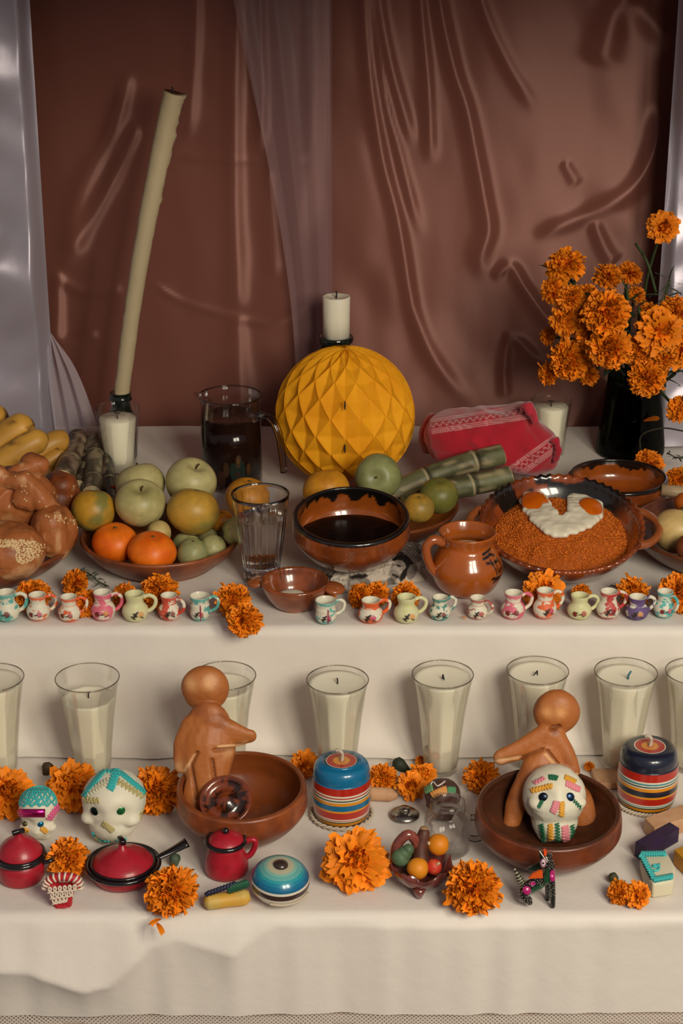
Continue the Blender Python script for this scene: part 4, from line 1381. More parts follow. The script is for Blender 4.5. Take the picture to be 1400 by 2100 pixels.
v, f = lathe([(0, 0.0), (r * 0.58, 0), (r * 0.62, 0.002), (r * 0.655, 0.02), (r * 0.80, H * 0.5), (r * 0.93, H * 0.84), (r * 0.985, H * 0.96), (r, H), (r * 0.985, H + 0.0008), (r * 0.965, H), (r * 0.95, H * 0.96), (r * 0.90, H * 0.84), (r * 0.77, H * 0.5), (r * 0.63, 0.02), (r * 0.58, 0.012), (0, 0.012)], 108, flute)
obj('glass', (v, f), m_refr, t)
obj('rim', tube([(r * 0.985 * math.cos(a), r * 0.985 * math.sin(a), H) for a in np.linspace(0, 2 * PI, 61)], 0.001, 8, cap=False), m_rim, t)
hw = H * 0.745
v, f = lathe([(0, 0.0125), (r * 0.575, 0.0128), (r * 0.62, 0.021), (r * 0.76, H * 0.5), (r * 0.855, hw - 0.0005), (r * 0.84, hw), (0, hw)], 108, flute)
obj('water', (v, f), m_water, t)

# ------------------------------------------------------------------ honeycomb paper ball
C = at(707, 852, 2.415); R = 144.5 * mpp(C)
NS, PER = 30, math.radians(30)
dphi = 2 * PI / NS
tri = lambda x: 2 * np.abs(2 * ((x / PER) % 1.0) - 1) - 1


def u_ridge(i, lat): return i + 0.46 * np.where(i % 2 == 0, 1, -1) * tri(lat)


lat = np.linspace(-PI / 2, PI / 2, 170); lon = np.linspace(0, 2 * PI, 361)[:-1]
LA, LO = np.meshgrid(lat, lon, indexing='ij')
U = LO / dphi
best = np.full(U.shape, 9.0)
for k in (-1, 0, 1, 2):
    i = np.floor(U).astype(int) + k
    best = np.minimum(best, np.abs(U - u_ridge(i, LA)))
dep = 0.085 * np.clip(best, 0, 1) ** 0.75 * np.clip(np.cos(LA), 0.0, 1) ** 0.5
rr = R * (0.992 - dep)
v = np.stack([rr * np.cos(LA) * np.cos(LO), rr * np.cos(LA) * np.sin(LO), rr * np.sin(LA)], -1).reshape(-1, 3)
n = len(lon)
f = [(j * n + i, j * n + (i + 1) % n, (j + 1) * n + (i + 1) % n, (j + 1) * n + i) for j in range(len(lat) - 1) for i in range(n)]
t = thing('paper_ball', 'round yellow honeycomb tissue paper ball', 'paper ball', (C.x, C.y, Z2 + 0.001), (0, 0, 0))
dz = C.z - Z2 - 0.001
obj('honeycomb_core', (v + np.array([0, 0, dz]), f), m_paper, t)
leafs = []
for par in (0, 1):
    la = np.linspace(-math.radians(86), math.radians(86), 90)
    an = 0.46 * (1 if par == 0 else -1) * tri(la) * dphi
    V3 = []
    for rad in (0.95, 0.997):
        V3.append(np.stack([R * rad * np.cos(la) * np.cos(an), R * rad * np.cos(la) * np.sin(an), R * rad * np.sin(la)], 1))
    m3 = len(la)
    leafs.append(mesh('paper_leaf', np.vstack(V3), [(i, i + 1, m3 + i + 1, m3 + i) for i in range(m3 - 1)], m_paper))
for i in range(NS):
    link('paper_leaf', leafs[i % 2], t, (0, 0, dz), (0, 0, i * dphi))
# two dark slits in the front seam
for py in (833, 922):
    h = at(707, py, C.y - R * 0.97)
    v, f = ball((h.x - C.x, h.y - C.y, h.z - Z2), (0.0012, 0.003, 0.007), 10, 8)
    obj('slit', (v, f), m_wick, t)

# ------------------------------------------------------------------ red embroidered cloth bundle
Yc = 2.36
outl = [(872, 905), (876, 872), (900, 850), (960, 842), (1040, 834), (1085, 832), (1110, 862), (1140, 895), (1147, 925), (1120, 962), (1060, 968), (1000, 955), (940, 948), (890, 938)]
cx_, cy_ = 1010, 900
nn = 360
pts = spl([at(x, y, Yc) for x, y in outl + outl[:1]], 10)
ang = np.linspace(0, 1, len(pts))
ring = np.stack([np.interp(np.linspace(0, 1, nn, endpoint=False), ang, pts[:, k]) for k in range(3)], 1)
ctr = np.array(at(cx_, cy_, Yc))
rows = 96
V3 = []
for j in range(rows + 1):
    th = PI * j / rows
    V3.append(ctr + (ring - ctr) * (math.sin(th) ** 0.75) + np.array([0, -math.cos(th) * 0.055, 0]))
v = np.vstack(V3)
f = [(j * nn + i, (j + 1) * nn + i, (j + 1) * nn + (i + 1) % nn, j * nn + (i + 1) % nn) for j in range(rows) for i in range(nn)]
v[:, 2] = np.maximum(v[:, 2], Z2 + 0.002)
d = (v - ctr); d /= np.linalg.norm(d, axis=1)[:, None] + 1e-9
v = v + d * (0.005 * fbm(v * np.array([22, 22, 22]), 13) + 0.003 * vnoise(np.stack([v[:, 0] * 60 + v[:, 2] * 50, v[:, 2] * 20, v[:, 1] * 20], 1), 14))[:, None]
v[:, 2] = np.maximum(v[:, 2], Z2 + 0.002)
# project each point into the picture plane of the cloth's own front to lay out the woven bands
def seg(px, py, a, b):
    A, B = np.array(a, float), np.array(b, float); D_ = B - A; L = np.linalg.norm(D_)
    u = ((px - A[0]) * D_[0] + (py - A[1]) * D_[1]) / L ** 2
    w = ((px - A[0]) * -D_[1] + (py - A[1]) * D_[0]) / L
    return u, w, L


# cloth coordinates (mm-like units on the front face)
dd_ = v - np.array(CAM)
de_ = dd_[:, 1] * CP - dd_[:, 2] * SP
gx_ = dd_[:, 0] / de_ * FPX + 700
gy_ = (-(dd_[:, 1] * SP) - dd_[:, 2] * CP) / de_ * FPX + 1050
col = np.tile(sa(172, 30, 44), (len(v), 1)) * (1 + 0.12 * fbm(v * 50, 3))[:, None]
WH = np.tile(sa(214, 150, 150), (len(v), 1))
for a_, b_, s_ in (((884, 873), (1080, 842), 1), ((1052, 968), (1146, 900), 1)):
    u, w, L = seg(gx_, gy_, a_, b_)
    inb = sstep(-0.02, 0.0, u) * sstep(1.06, 1.04, u)
    ln = np.zeros(len(v))
    for o_, hw_ in ((-12, 1.0), (-8, 0.8), (8, 0.8), (12, 1.0), (16, 0.8)):
        ln = np.maximum(ln, sstep(hw_ + 0.8, hw_, np.abs(w - o_)))
    zz = sstep(2.4, 1.4, np.abs(w - 3.5 * np.sin(u * L * 0.45))) * sstep(5, 4, np.abs(w))
    ln = np.maximum(ln, zz)
    col = mixc(col, WH, ln * inb * 0.75)
t = thing('red_cloth', 'red woven cloth bundle with white patterned bands', 'cloth', (ctr[0], ctr[1], Z2))
obj('bundle', (v, f), m_redcloth, t, col=col, origin=(ctr[0], ctr[1], Z2))
kp = spl([at(1068, 842, Yc - 0.03), at(1078, 832, Yc - 0.035), at(1090, 845, Yc - 0.04), at(1098, 868, Yc - 0.045)], 6)
kv, kf = tube(kp, np.interp(np.linspace(0, 1, len(kp)), [0, .4, 1], [0.003, 0.007, 0.004]), 12)
kv += 0.002 * fbm(kv * 120, 3)[:, None]
obj('twisted_corner', (kv, kf), m_redcloth, t, col=np.tile(sa(176, 44, 58), (len(kv), 1)) * (1 + 0.25 * fbm(kv * 200, 5))[:, None], origin=(ctr[0], ctr[1], Z2))
kp = spl([at(1135, 900, Yc - 0.03), at(1144, 920, Yc - 0.035), at(1140, 940, Yc - 0.03)], 6)
kv, kf = tube(kp, 0.0055, 12); kv += 0.002 * fbm(kv * 120, 3)[:, None]
obj('twisted_corner', (kv, kf), m_redcloth, t, col=np.tile(sa(170, 34, 50), (len(kv), 1)), origin=(ctr[0], ctr[1], Z2))
kv, kf = ball(at(884, 890, Yc + 0.03), (0.016, 0.02, 0.03), 24, 14); kv += 0.003 * fbm(kv * 60, 3)[:, None]
kv[:, 2] = np.maximum(kv[:, 2], Z2 + 0.002)
obj('hanging_fold', (kv, kf), m_redcloth, t, col=np.tile(sa(150, 40, 30), (len(kv), 1)), origin=(ctr[0], ctr[1], Z2))

# ------------------------------------------------------------------ crumpled newspaper under the sauce bowl
Pn = on(765, 1165, Z2); Pn.z = Z2 + 0.001
mn = mpp(Pn)
nx_, ny_ = 150, 90
X, Yg = np.meshgrid(np.linspace(-1, 1, nx_), np.linspace(-1, 1, ny_), indexing='ij')
hx, hy = 102 * mn, 0.062
th_ = 0.10
gx1 = X * hx; gy1 = Yg * hy + (gx1 * 0.35)
pp = np.stack([X.ravel() * 3, Yg.ravel() * 2.5, X.ravel() * 0], 1)
edge = np.clip(1 - np.maximum(np.abs(X), np.abs(Yg)) ** 5, 0, 1).ravel()
hh = edge * (0.019 + 0.003 * np.abs(fbm(pp * 2.2, 21))) 
hh = np.minimum(hh, 0.0215)
vt = np.stack([gx1.ravel() + 0.004 * vnoise(pp * 3, 4), gy1.ravel() + 0.004 * vnoise(pp * 3, 5), hh], 1)
vb = vt.copy(); vb[:, 2] = 0.0
f = [(i * ny_ + j, (i + 1) * ny_ + j, (i + 1) * ny_ + j + 1, i * ny_ + j + 1) for i in range(nx_ - 1) for j in range(ny_ - 1)]
vall, fall = join((vt, f), (vb, [q[::-1] for q in f]))
# print, laid out in picture-plane pixels of the wad's front edge
W = vall + np.array(Pn)
dd = W - np.array(CAM)
dep_ = dd[:, 1] * CP - dd[:, 2] * SP
npx = dd[:, 0] / dep_ * FPX + 700
npy = (-(dd[:, 1] * SP) - dd[:, 2] * CP) / dep_ * FPX + 1050
g = np.tile(sa(196, 182, 166), (len(W), 1))
BK = np.tile(sa(44, 38, 36), (len(W), 1)); GR = np.tile(sa(128, 116, 108), (len(W), 1)); LG = np.tile(sa(172, 158, 146), (len(W), 1))


def el(cx, cy, rx, ry, rot=0):
    c_, s_ = math.cos(rot), math.sin(rot)
    u = (npx - cx) * c_ + (npy - cy) * s_; w = -(npx - cx) * s_ + (npy - cy) * c_
    return sstep(1.08, 0.92, (u / rx) ** 2 + (w / ry) ** 2)


txt = (np.sin(npy * 1.9) > 0.1) * (vnoise(np.stack([npx * 0.5, np.floor(npy * 1.9 / 6.28) * 3, npx * 0], 1), 3) > -0.2) * sstep(735, 730, npx) * (npy > 1168)
g = mixc(g, BK, txt * 0.55)
g = mixc(g, BK, el(672, 1182, 8, 4) * 0.9)
g = mixc(g, GR, el(735, 1195, 24, 14)); g = mixc(g, BK, el(735, 1182, 20, 5, -0.1)); g = mixc(g, LG, el(728, 1196, 10, 6))
g = mixc(g, GR, el(750, 1198, 12, 10) * 0.7)
g = mixc(g, np.tile(sa(150, 136, 126), (len(W), 1)), el(840, 1128, 30, 32, 0.5))
g = mixc(g, BK, el(840, 1128, 30, 32, 0.5) * (np.sin(npx * 0.9 + npy * 0.7) > 0.35) * 0.55)
g = mixc(g, BK, el(826, 1150, 36, 13, 0.75)); g = mixc(g, BK, el(812, 1138, 12, 14))
g = mixc(g, LG, el(815, 1168, 17, 20, 0.35)); g = mixc(g, GR, el(808, 1178, 12, 10, 0.4) * 0.8)
g = mixc(g, BK, el(811, 1181, 9, 3, 0.4)); g = mixc(g, BK, el(817, 1160, 5, 2, 0.4)); g = mixc(g, BK, el(804, 1196, 14, 8, 0.9) * 0.8)
g = mixc(g, BK, el(828, 1178, 6, 16, 0.5)); g = mixc(g, GR, el(845, 1172, 10, 18, 0.4) * 0.9)
g = mixc(g, GR, el(790, 1205, 16, 16) * 0.8); g = mixc(g, BK, el(800, 1214, 10, 14, 0.5) * 0.9)
t = tag(obj('newspaper', (vall, fall), m_news, None, smooth=False, col=g, loc=tuple(Pn)), 'folded newspaper with a printed grey picture, crushed under the sauce bowl', 'newspaper')

# ------------------------------------------------------------------ painted toy jugs along the edge
def minijug(label, cx, yt, yb, w, accent, style, seed, hang=0.2, squat=1.0, dark=(52, 42, 34)):
    P, H, m_ = stand(cx, yb, yt + 8, w * 0.30, Z2)
    P.z += 0.001
    R = w * 0.5 * m_
    t = thing('toy_jug', label, 'toy jug', P, (0, 0, 0), 'painted toy jugs')
    nk = 0.62 if style != 'straight' else 0.86
    q = lambda L: [(r_ * R, z_ * H) for r_, z_ in L]
    outp = spl(q([(0.62, 0), (0.84, 0.08), (1.0, 0.30), (0.93, 0.47), (nk + 0.08, 0.62), (nk + 0.02, 0.74), (nk + 0.10, 0.90), (nk + 0.15, 1.0)]), 7)
    innp = spl(q([(nk + 0.10, 1.015), (nk + 0.03, 0.99), (nk - 0.10, 0.80), (nk - 0.08, 0.62), (0.8, 0.42), (0.7, 0.12)]), 5)
    prof = [(0, 0)] + [tuple(k) for k in outp] + [tuple(k) for k in innp] + [(0, 0.07 * H)]
    n = 84
    v, f = lathe(prof, n)
    rows = np.concatenate([[0], np.repeat(np.arange(1, len(prof) - 1), n), [len(prof) - 1]])
    ph = np.arctan2(v[:, 1], v[:, 0]) + PI / 2       # 0 faces the viewer
    ph = np.arctan2(np.sin(ph), np.cos(ph))
    tz = v[:, 2] / H
    out = rows <= len(outp)
    A = sa(*accent)
    base = sa(222, 214, 192) if style not in ('cream',) else sa(212, 206, 160)
    col = np.tile(base, (len(v), 1))
    nz = fbm(v * np.array([1, 1, 1.3]) / R * 1.5 + seed * 7.7, seed)
    if style != 'cream':
        lvl = {'splotch': 0.12, 'heavy': -0.45, 'straight': 0.2, 'light': 0.34}[style]
        fine = fbm(v / R * 6 + seed, seed + 2)
        col = mixc(col, A, sstep(lvl, lvl + 0.12, nz + 0.3 * fine) * out * 0.95)
        col = mixc(col, A, sstep(0.84, 0.90, tz + 0.05 * fine) * out * 0.9)
        col = mixc(col, A, sstep(0.14, 0.06, tz + 0.06 * fine) * out * 0.8)
        col = mixc(col, A, sstep(0.03, 0.0, np.abs(tz - 0.68)) * 0.8 * out * (1 if style in ('splotch', 'heavy') else 0))
    else:
        col = mixc(col, sa(196, 200, 130), sstep(0.1, 0.5, nz) * 0.5)
    # brushed leaves, stroke lines and a blossom on the belly
    D = np.tile(sa(*dark), (len(v), 1))
    x_, y_ = ph * 1.0, (tz - 0.33) * H / R

    def brush(cx0, cy0, a_, b_, rot):
        c_, s_ = math.cos(rot), math.sin(rot)
        u_ = (x_ - cx0) * c_ + (y_ - cy0) * s_; w_ = -(x_ - cx0) * s_ + (y_ - cy0) * c_
        return sstep(1.25, 0.75, (u_ / a_) ** 2 + (w_ / b_) ** 2) * out

    r0 = random.Random(seed)
    sh = r0.uniform(-0.25, 0.25)
    fl = {0: (170, 60, 60), 1: (120, 30, 34), 2: (214, 150, 90), 3: (190, 80, 110)}[seed % 4]
    col = mixc(col, np.tile(sa(*fl), (len(v), 1)), brush(0.32 + sh, 0.02, 0.24, 0.26, 0.3) * 0.85)
    if seed % 3 != 1:
        for k in range(4):
            col = mixc(col, D, brush(-0.28 + sh + 0.13 * k * 0.6, -0.22 + 0.12 * k, 0.25, 0.095, (0.7 if k % 2 else 2.4)))
        col = mixc(col, D, brush(0.42 + sh, -0.25, 0.25, 0.065, -0.5))
    else:
        for k in range(3):
            col = mixc(col, D, brush(-0.35 + 0.35 * k + sh, 0.12 - 0.16 * k, 0.22, 0.045, 0.2 * k - 0.1))
        col = mixc(col, np.tile(sa(120, 36, 30), (len(v), 1)), brush(-0.45 + sh, -0.05, 0.22, 0.24, 0.0))
    if style == 'straight':
        col = mixc(col, np.tile(sa(140, 30, 56), (len(v), 1)), sstep(0.10, 0.06, np.abs(x_ - 0.25 - sh)) * sstep(0.75, 0.7, tz) * out)
    col = mixc(col, np.tile(sa(96, 80, 60), (len(v), 1)), (~out) * sstep(0.75, 0.5, tz) * (seed % 3 == 2) * 0.9)
    obj('body', (v, f), m_gloss if style == 'straight' else m_paint, t, col=col)
    ca, sa_ = math.cos(hang), math.sin(hang)
    hr = nk + 0.06
    hp = spl([(hr * R * 0.95, 0, 0.86 * H), ((hr + 0.42) * R, 0, 0.93 * H), ((hr + 0.85) * R, 0, 0.80 * H), ((hr + 0.86) * R, 0, 0.58 * H), ((hr + 0.62) * R, 0, 0.40 * H), (0.90 * R, 0, 0.28 * H)], 6)
    hp = np.stack([hp[:, 0] * ca, hp[:, 0] * sa_, hp[:, 2]], 1)
    v, f = tube(hp, R * 0.155, 12)
    hb = mixc(base, A, sstep(0.0, 0.25, fbm(v / R * 2.5 + seed, seed) + (0.3 if style in ('heavy',) else 0.1 if style != 'cream' else -0.4)) * (1 if style != 'cream' else 0.0))
    obj('handle', (v, f), m_paint, t, col=hb)
    return t


TEAL, ORG, RED, PNK, CRM, PUR, BRN = (86, 168, 160), (222, 92, 38), (206, 70, 48), (216, 96, 120), (220, 220, 150), (92, 66, 120), (176, 96, 84)
J = [
    ('white toy jug with pale teal speckles cut by the left edge', 14, 1208, 1277, 52, TEAL, 'light', 1, .15),
    ('white toy jug with orange rim and rust brown flowers beside the teal speckled jug', 78, 1213, 1275, 48, ORG, 'light', 7, .25),
    ('squat toy jug with red orange blotches', 142, 1217, 1277, 46, ORG, 'splotch', 4, .15),
    ('toy jug with pink rim and one dark red dot', 211, 1208, 1275, 50, PNK, 'splotch', 10, .1),
    ('plain cream toy jug with leaf low on its left side', 277, 1211, 1277, 54, CRM, 'cream', 2, .05),
    ('small toy jug densely blotched orange red, handle at the front', 347, 1214, 1274, 46, RED, 'splotch', 5, -.5),
    ('straight-walled toy jug with teal rim and pink square', 410, 1215, 1275, 42, TEAL, 'straight', 8, .15),
    ('straight-walled toy jug with teal and crimson stripes beside the tiny cazuela', 668, 1224, 1282, 44, TEAL, 'straight', 11, .3),
    ('bright orange toy jug with black feathered leaves', 760, 1224, 1280, 52, ORG, 'heavy', 3, .3),
    ('cream toy jug with black leaf sprig in front of marigolds', 833, 1217, 1280, 52, CRM, 'cream', 6, .15),
    ('small toy jug with dark teal rim below the clay pitcher', 902, 1218, 1274, 44, (60, 130, 120), 'splotch', 9, .35),
    ('small dull pink brown toy jug with handle facing front', 979, 1219, 1272, 44, BRN, 'splotch', 12, -.6),
    ('toy jug with hot pink rim and foot', 1052, 1209, 1272, 50, PNK, 'splotch', 13, .2),
    ('toy jug with orange neck and red flower with black leaves', 1117, 1204, 1271, 48, ORG, 'splotch', 15, .2),
    ('pale yellow cream toy jug with a coral flower and leaf', 1188, 1214, 1272, 50, CRM, 'cream', 16, .2),
    ('white toy jug with red rim and dark red blossom', 1247, 1206, 1271, 48, (186, 56, 56), 'light', 17, .2),
    ('purple mottled toy jug', 1306, 1217, 1273, 48, PUR, 'heavy', 18, .25),
    ('turquoise necked toy jug with white daisy by the right edge', 1362, 1206, 1269, 44, (70, 170, 168), 'splotch', 19, -.9),
]
for j in J: minijug(*j[:9])
# ------------------------------------------------------------------ marigolds
def petal_vf(w, L, bend, ruff, seed, nr=4, nc=4):
    r0 = np.random.default_rng(seed)
    V, Cc = [], []
    wob = r0.uniform(-1, 1, nc + 1)
    for i in range(nr + 1):
        q = i / nr
        hw = w * (0.30 + 0.75 * q ** 0.7) * (1 - 0.25 * max(0, q - 0.85) / 0.15)
        for j in range(nc + 1):
            c_ = 2 * j / nc - 1
            z = 0.22 + (L - 0.22) * q
            if i == nr: z += 0.035 * L * wob[j] - 0.09 * L * abs(c_) ** 2
            y = -bend * q ** 2 + 0.10 * w * c_ * c_ + ruff * (q ** 1.5) * math.sin(c_ * 4.2 + seed) * w
            V.append((hw * c_, y, z))
            k = r0.uniform(0.92, 1.08)
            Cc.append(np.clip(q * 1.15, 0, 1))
    n = nc + 1
    f = [(i * n + j, i * n + j + 1, (i + 1) * n + j + 1, (i + 1) * n + j) for i in range(nr) for j in range(nc)]
    return np.array(V), f, np.array(Cc)


PCOL = (sa(196, 84, 8), sa(238, 134, 22))  # root and tip: shade inside the bloom is put into the root colour
STY = {  # width, bend, ruffle, roll jitter, core petals, part petals, length jitter
    'pom': (0.15, 0.12, 0.8, 0.9, 230, 70, 0.05),
    'coarse': (0.20, 0.30, 0.45, 0.45, 90, 70, 0.09),
    'ragged': (0.125, 0.14, 0.85, 0.9, 230, 70, 0.10),
}


def frame(d, axis, roll):
    d = d / np.linalg.norm(d)
    x = np.cross(axis, d)
    if np.linalg.norm(x) < 1e-4: x = np.array([1.0, 0, 0])
    x /= np.linalg.norm(x); y = np.cross(d, x)
    c_, s_ = math.cos(roll), math.sin(roll)
    return np.stack([x * c_ + y * s_, -x * s_ + y * c_, d], 1)


def fib(n, cmin, r0):
    k = np.arange(n) + 0.5
    cz = 1 - (1 - cmin) * k / n
    ph = k * 2.399963 + r0
    sz = np.sqrt(1 - cz ** 2)
    return np.stack([sz * np.cos(ph), sz * np.sin(ph), cz], 1)


PET = {}
CORE = {}
for sname, (w, bend, ruff, roll, nc_, np_, lj) in STY.items():
    PET[sname] = []
    for k in range(6):
        v, f, q = petal_vf(w, 1.0, bend, ruff, k * 3 + 1, 3, 4)
        tone = 0.86 + 0.07 * k
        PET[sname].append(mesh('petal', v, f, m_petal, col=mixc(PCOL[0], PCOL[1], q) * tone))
    CORE[sname] = []
    for k in range(4):
        r0 = np.random.default_rng(k + 40)
        VV, FF, CC, n = [], [], [], 0
        for i, d in enumerate(fib(nc_, -0.55, k)):
            v, f, q = petal_vf(w * r0.uniform(0.75, 1.1), r0.uniform(0.86, 0.98) * (1 + r0.normal(0, lj * 0.6)), bend * 0.8, ruff, i, 3, 3)
            d = d + r0.normal(0, 0.09, 3)
            Rm = frame(d, np.array([0, 0, 1.0]), r0.normal(0, roll))
            VV.append(v @ Rm.T); FF += [tuple(a_ + n for a_ in p_) for p_ in f]; n += len(v)
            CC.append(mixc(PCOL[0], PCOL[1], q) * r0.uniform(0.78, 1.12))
        for i in range(46):
            th, ph_ = r0.uniform(0.12, 0.95), r0.uniform(0, 6.283)
            d = np.array([math.sin(th) * math.cos(ph_), math.sin(th) * math.sin(ph_), math.cos(th)])
            v, f, q = petal_vf(w * r0.uniform(0.7, 1.0), r0.uniform(0.80, 0.93), -0.30 * th - 0.1, ruff, i + 300, 3, 3)
            Rm = frame(d, np.array([0, 0, 1.0]), r0.normal(0, 0.5))
            VV.append(v @ Rm.T); FF += [tuple(a_ + n for a_ in p_) for p_ in f]; n += len(v)
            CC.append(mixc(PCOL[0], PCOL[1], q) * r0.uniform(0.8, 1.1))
        v, f = ball((0, 0, 0), 0.45, 16, 10)
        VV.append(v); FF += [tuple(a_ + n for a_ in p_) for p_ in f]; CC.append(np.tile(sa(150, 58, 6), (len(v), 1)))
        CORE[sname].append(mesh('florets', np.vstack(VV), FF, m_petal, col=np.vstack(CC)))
CALYX = None
cv, cf = lathe([(0, -0.95), (0.14, -0.95), (0.24, -0.70), (0.34, -0.45), (0.36, -0.30), (0, -0.25)], 14)
CALYX = mesh('calyx', cv, cf, m_green, col=np.tile(sa(58, 66, 34), (len(cv), 1)))
FK = [0]


def flower(label, cx, cy, rpx, z=None, Y=None, style='pom', axis=(0, -0.5, 1), sq=0.8, group=None, calyx=False, pk=None, name='marigold'):
    r = 0.02
    for _ in range(4):
        C = on(cx, cy, z + 0.74 * r) if Y is None else at(cx, cy, Y)
        r = rpx * mpp(C) * 0.93
    k = FK[0]; FK[0] += 1
    if Y is None: C.z = max(C.z, z + 0.74 * r)
    t = thing(name, label, 'flower', C, group=group)
    q = Vector((0, 0, 1)).rotation_difference(Vector(axis).normalized())
    t.rotation_mode = 'QUATERNION'; t.rotation_quaternion = q @ Matrix.Rotation(k * 1.3, 3, 'Z').to_quaternion()
    t.scale = (r, r, r * sq)
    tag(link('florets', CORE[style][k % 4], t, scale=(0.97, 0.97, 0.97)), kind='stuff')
    w, bend, ruff, roll, nc_, np_, lj = STY[style]
    r0 = np.random.default_rng(k + 100)
    if rpx >= 26:
        N = pk or (np_ if rpx > 38 else 36)
        for i, d in enumerate(fib(N, -0.40, k)):
            d = d + r0.normal(0, 0.12, 3)
            Rm = frame(d, np.array([0, 0, 1.0]), r0.normal(0, roll))
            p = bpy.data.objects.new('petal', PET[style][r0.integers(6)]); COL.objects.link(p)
            p.parent = t
            p.rotation_euler = Matrix(Rm.tolist()).to_euler()
            sc_ = 1.0 + r0.normal(0, lj)
            p.scale = (r0.uniform(0.9, 1.25), 1, sc_)
    if calyx: link('calyx', CALYX, t)
    return t


U = Z2 + 0.001
G2, G1 = 'marigolds on the upper step', 'marigolds on the lower step'
flower('full orange marigold behind the white and the orange rimmed toy jugs at far left', 67, 1222, 42, z=U, style='pom', group=G2)
flower('orange marigold standing on edge between the two large fruit dishes', 155, 1196, 34, z=U, style='pom', axis=(-0.6, -0.6, 0.6), group=G2)
flower('low orange marigold behind the red blotched squat toy jug', 178, 1238, 34, z=U, style='pom', axis=(0.2, -0.9, 0.5), group=G2)
flower('small dark orange marigold in front of the mandarin dish', 255, 1222, 31, z=U, style='ragged', axis=(-0.2, -0.6, 0.8), group=G2)
flower('bright domed marigold behind the small blotched jug, touching the fruit dish', 327, 1213, 44, z=U, style='pom', group=G2)
flower('small marigold glowing through the foot of the water glass', 540, 1150, 26, z=U, style='pom', group=G2)
flower('ragged marigold beside the teal rimmed straight jug', 478, 1230, 40, z=U, style='ragged', axis=(0.3, -0.7, 0.6), group=G2)
flower('dense orange marigold nearest the front edge of the upper step', 500, 1272, 42, z=U, style='pom', axis=(0.2, -0.6, 0.8), sq=0.75, group=G2)
flower('small marigold peeping out under the ear of the tiny cazuela', 676, 1222, 16, z=U, style='pom', group=G2)
flower('marigold lying against the newspaper behind the orange toy jug', 738, 1222, 30, z=U, style='pom', axis=(-0.7, -0.6, 0.4), group=G2)
flower('second marigold on the printed newspaper, just right of its neighbour', 772, 1218, 30, z=U, style='pom', axis=(0.3, -0.8, 0.5), group=G2)
flower('marigold behind the cream jug with black leaf sprig', 832, 1222, 34, z=U, style='pom', axis=(0, -0.7, 0.7), group=G2)
flower('large round marigold in front of the rice dish', 1114, 1212, 44, z=U, style='coarse', axis=(0, -0.8, 0.5), group=G2)
flower('little marigold behind the pale yellow jug', 1192, 1216, 24, z=U, style='ragged', axis=(0, -0.5, 0.9), group=G2)
flower('flat marigold with dark stem end behind the purple jug', 1298, 1212, 38, z=U, style='ragged', axis=(0.2, -0.5, 0.8), sq=0.6, group=G2)
flower('large marigold behind the turquoise jug at the picture edge', 1392, 1216, 48, z=U, style='pom', axis=(-0.2, -0.7, 0.6), group=G2)
flower('marigold lying behind the wide clay bowl near the dark vase', 1330, 950, 36, Y=2.40, style='pom', axis=(0.1, -0.3, 1), group=G2)
flower('marigold at the picture edge behind the wide clay bowl', 1388, 984, 33, Y=2.36, style='pom', axis=(-0.3, -0.4, 1), group=G2)
flower('tiny marigold bit wedged by the candle glass and the apple', 233, 1005, 13, Y=2.3, style='ragged', group=G2)

L1 = Z1 + 0.001
flower('big ragged marigold at the left edge of the lower step', 14, 1628, 58, z=L1, style='coarse', axis=(0.2, -0.7, 0.7), group=G1)
flower('fluffy marigold between the two sugar skulls', 152, 1612, 58, z=L1, style='coarse', axis=(-0.2, -0.6, 0.9), group=G1)
flower('shaggy marigold between the green eyed skull and the orange clay bowl', 318, 1622, 58, z=L1, style='ragged', axis=(0.1, -0.8, 0.6), group=G1)
flower('frayed marigold wedged between red pot and red frying pan', 140, 1762, 48, z=L1, style='ragged', axis=(0.2, -0.6, 0.8), group=G1)
flower('dense shaggy marigold in front of the red frying pan', 352, 1828, 61, z=L1, style='ragged', axis=(0.0, -0.5, 0.9), group=G1)
flower('single marigold between the orange bowl and the blue striped toy', 626, 1568, 32, z=L1, style='coarse', axis=(0, -0.8, 0.6), group=G1)
flower('marigold right behind the blue striped toy', 785, 1596, 35, z=L1, style='ragged', axis=(0, -0.6, 0.8), group=G1)
flower('marigold nearest the dark chocolate skull', 842, 1612, 33, z=L1, style='coarse', axis=(0.2, -0.7, 0.7), group=G1)
flower('flattened marigold at the foot of the free standing candle glass', 868, 1588, 30, z=L1, style='coarse', axis=(0.1, -0.3, 0.9), sq=0.6, group=G1)
flower('dark orange marigold at the left rim of the dark clay bowl', 987, 1594, 40, z=L1, style='ragged', axis=(-0.3, -0.8, 0.5), group=G1)
flower('large broad petalled yellow orange marigold in the middle of the lower step', 728, 1766, 72, z=L1, style='coarse', axis=(0, -0.62, 0.8), sq=0.72, pk=78, group=G1)
flower('pointed heap of marigold petals in front of the little jar mug', 970, 1822, 64, z=L1, style='ragged', axis=(0, -0.3, 1), sq=0.85, group=G1)
flower('half marigold facing right at the front edge near the sugar coffin', 1306, 1835, 32, z=L1, style='coarse', axis=(0.6, -0.7, 0.5), group=G1)
flower('half marigold with dark green bud at the front edge near the sugar coffin', 1270, 1830, 30, z=L1, style='ragged', axis=(-0.6, -0.7, 0.5), group=G1)
flower('tiny marigold bit behind the dark clay bowl', 1208, 1572, 13, z=L1, style='ragged', group=G1)
flower('tiny marigold bit at the foot of the candle glass behind the jar mug', 862, 1560, 14, z=L1, style='coarse', group=G1)

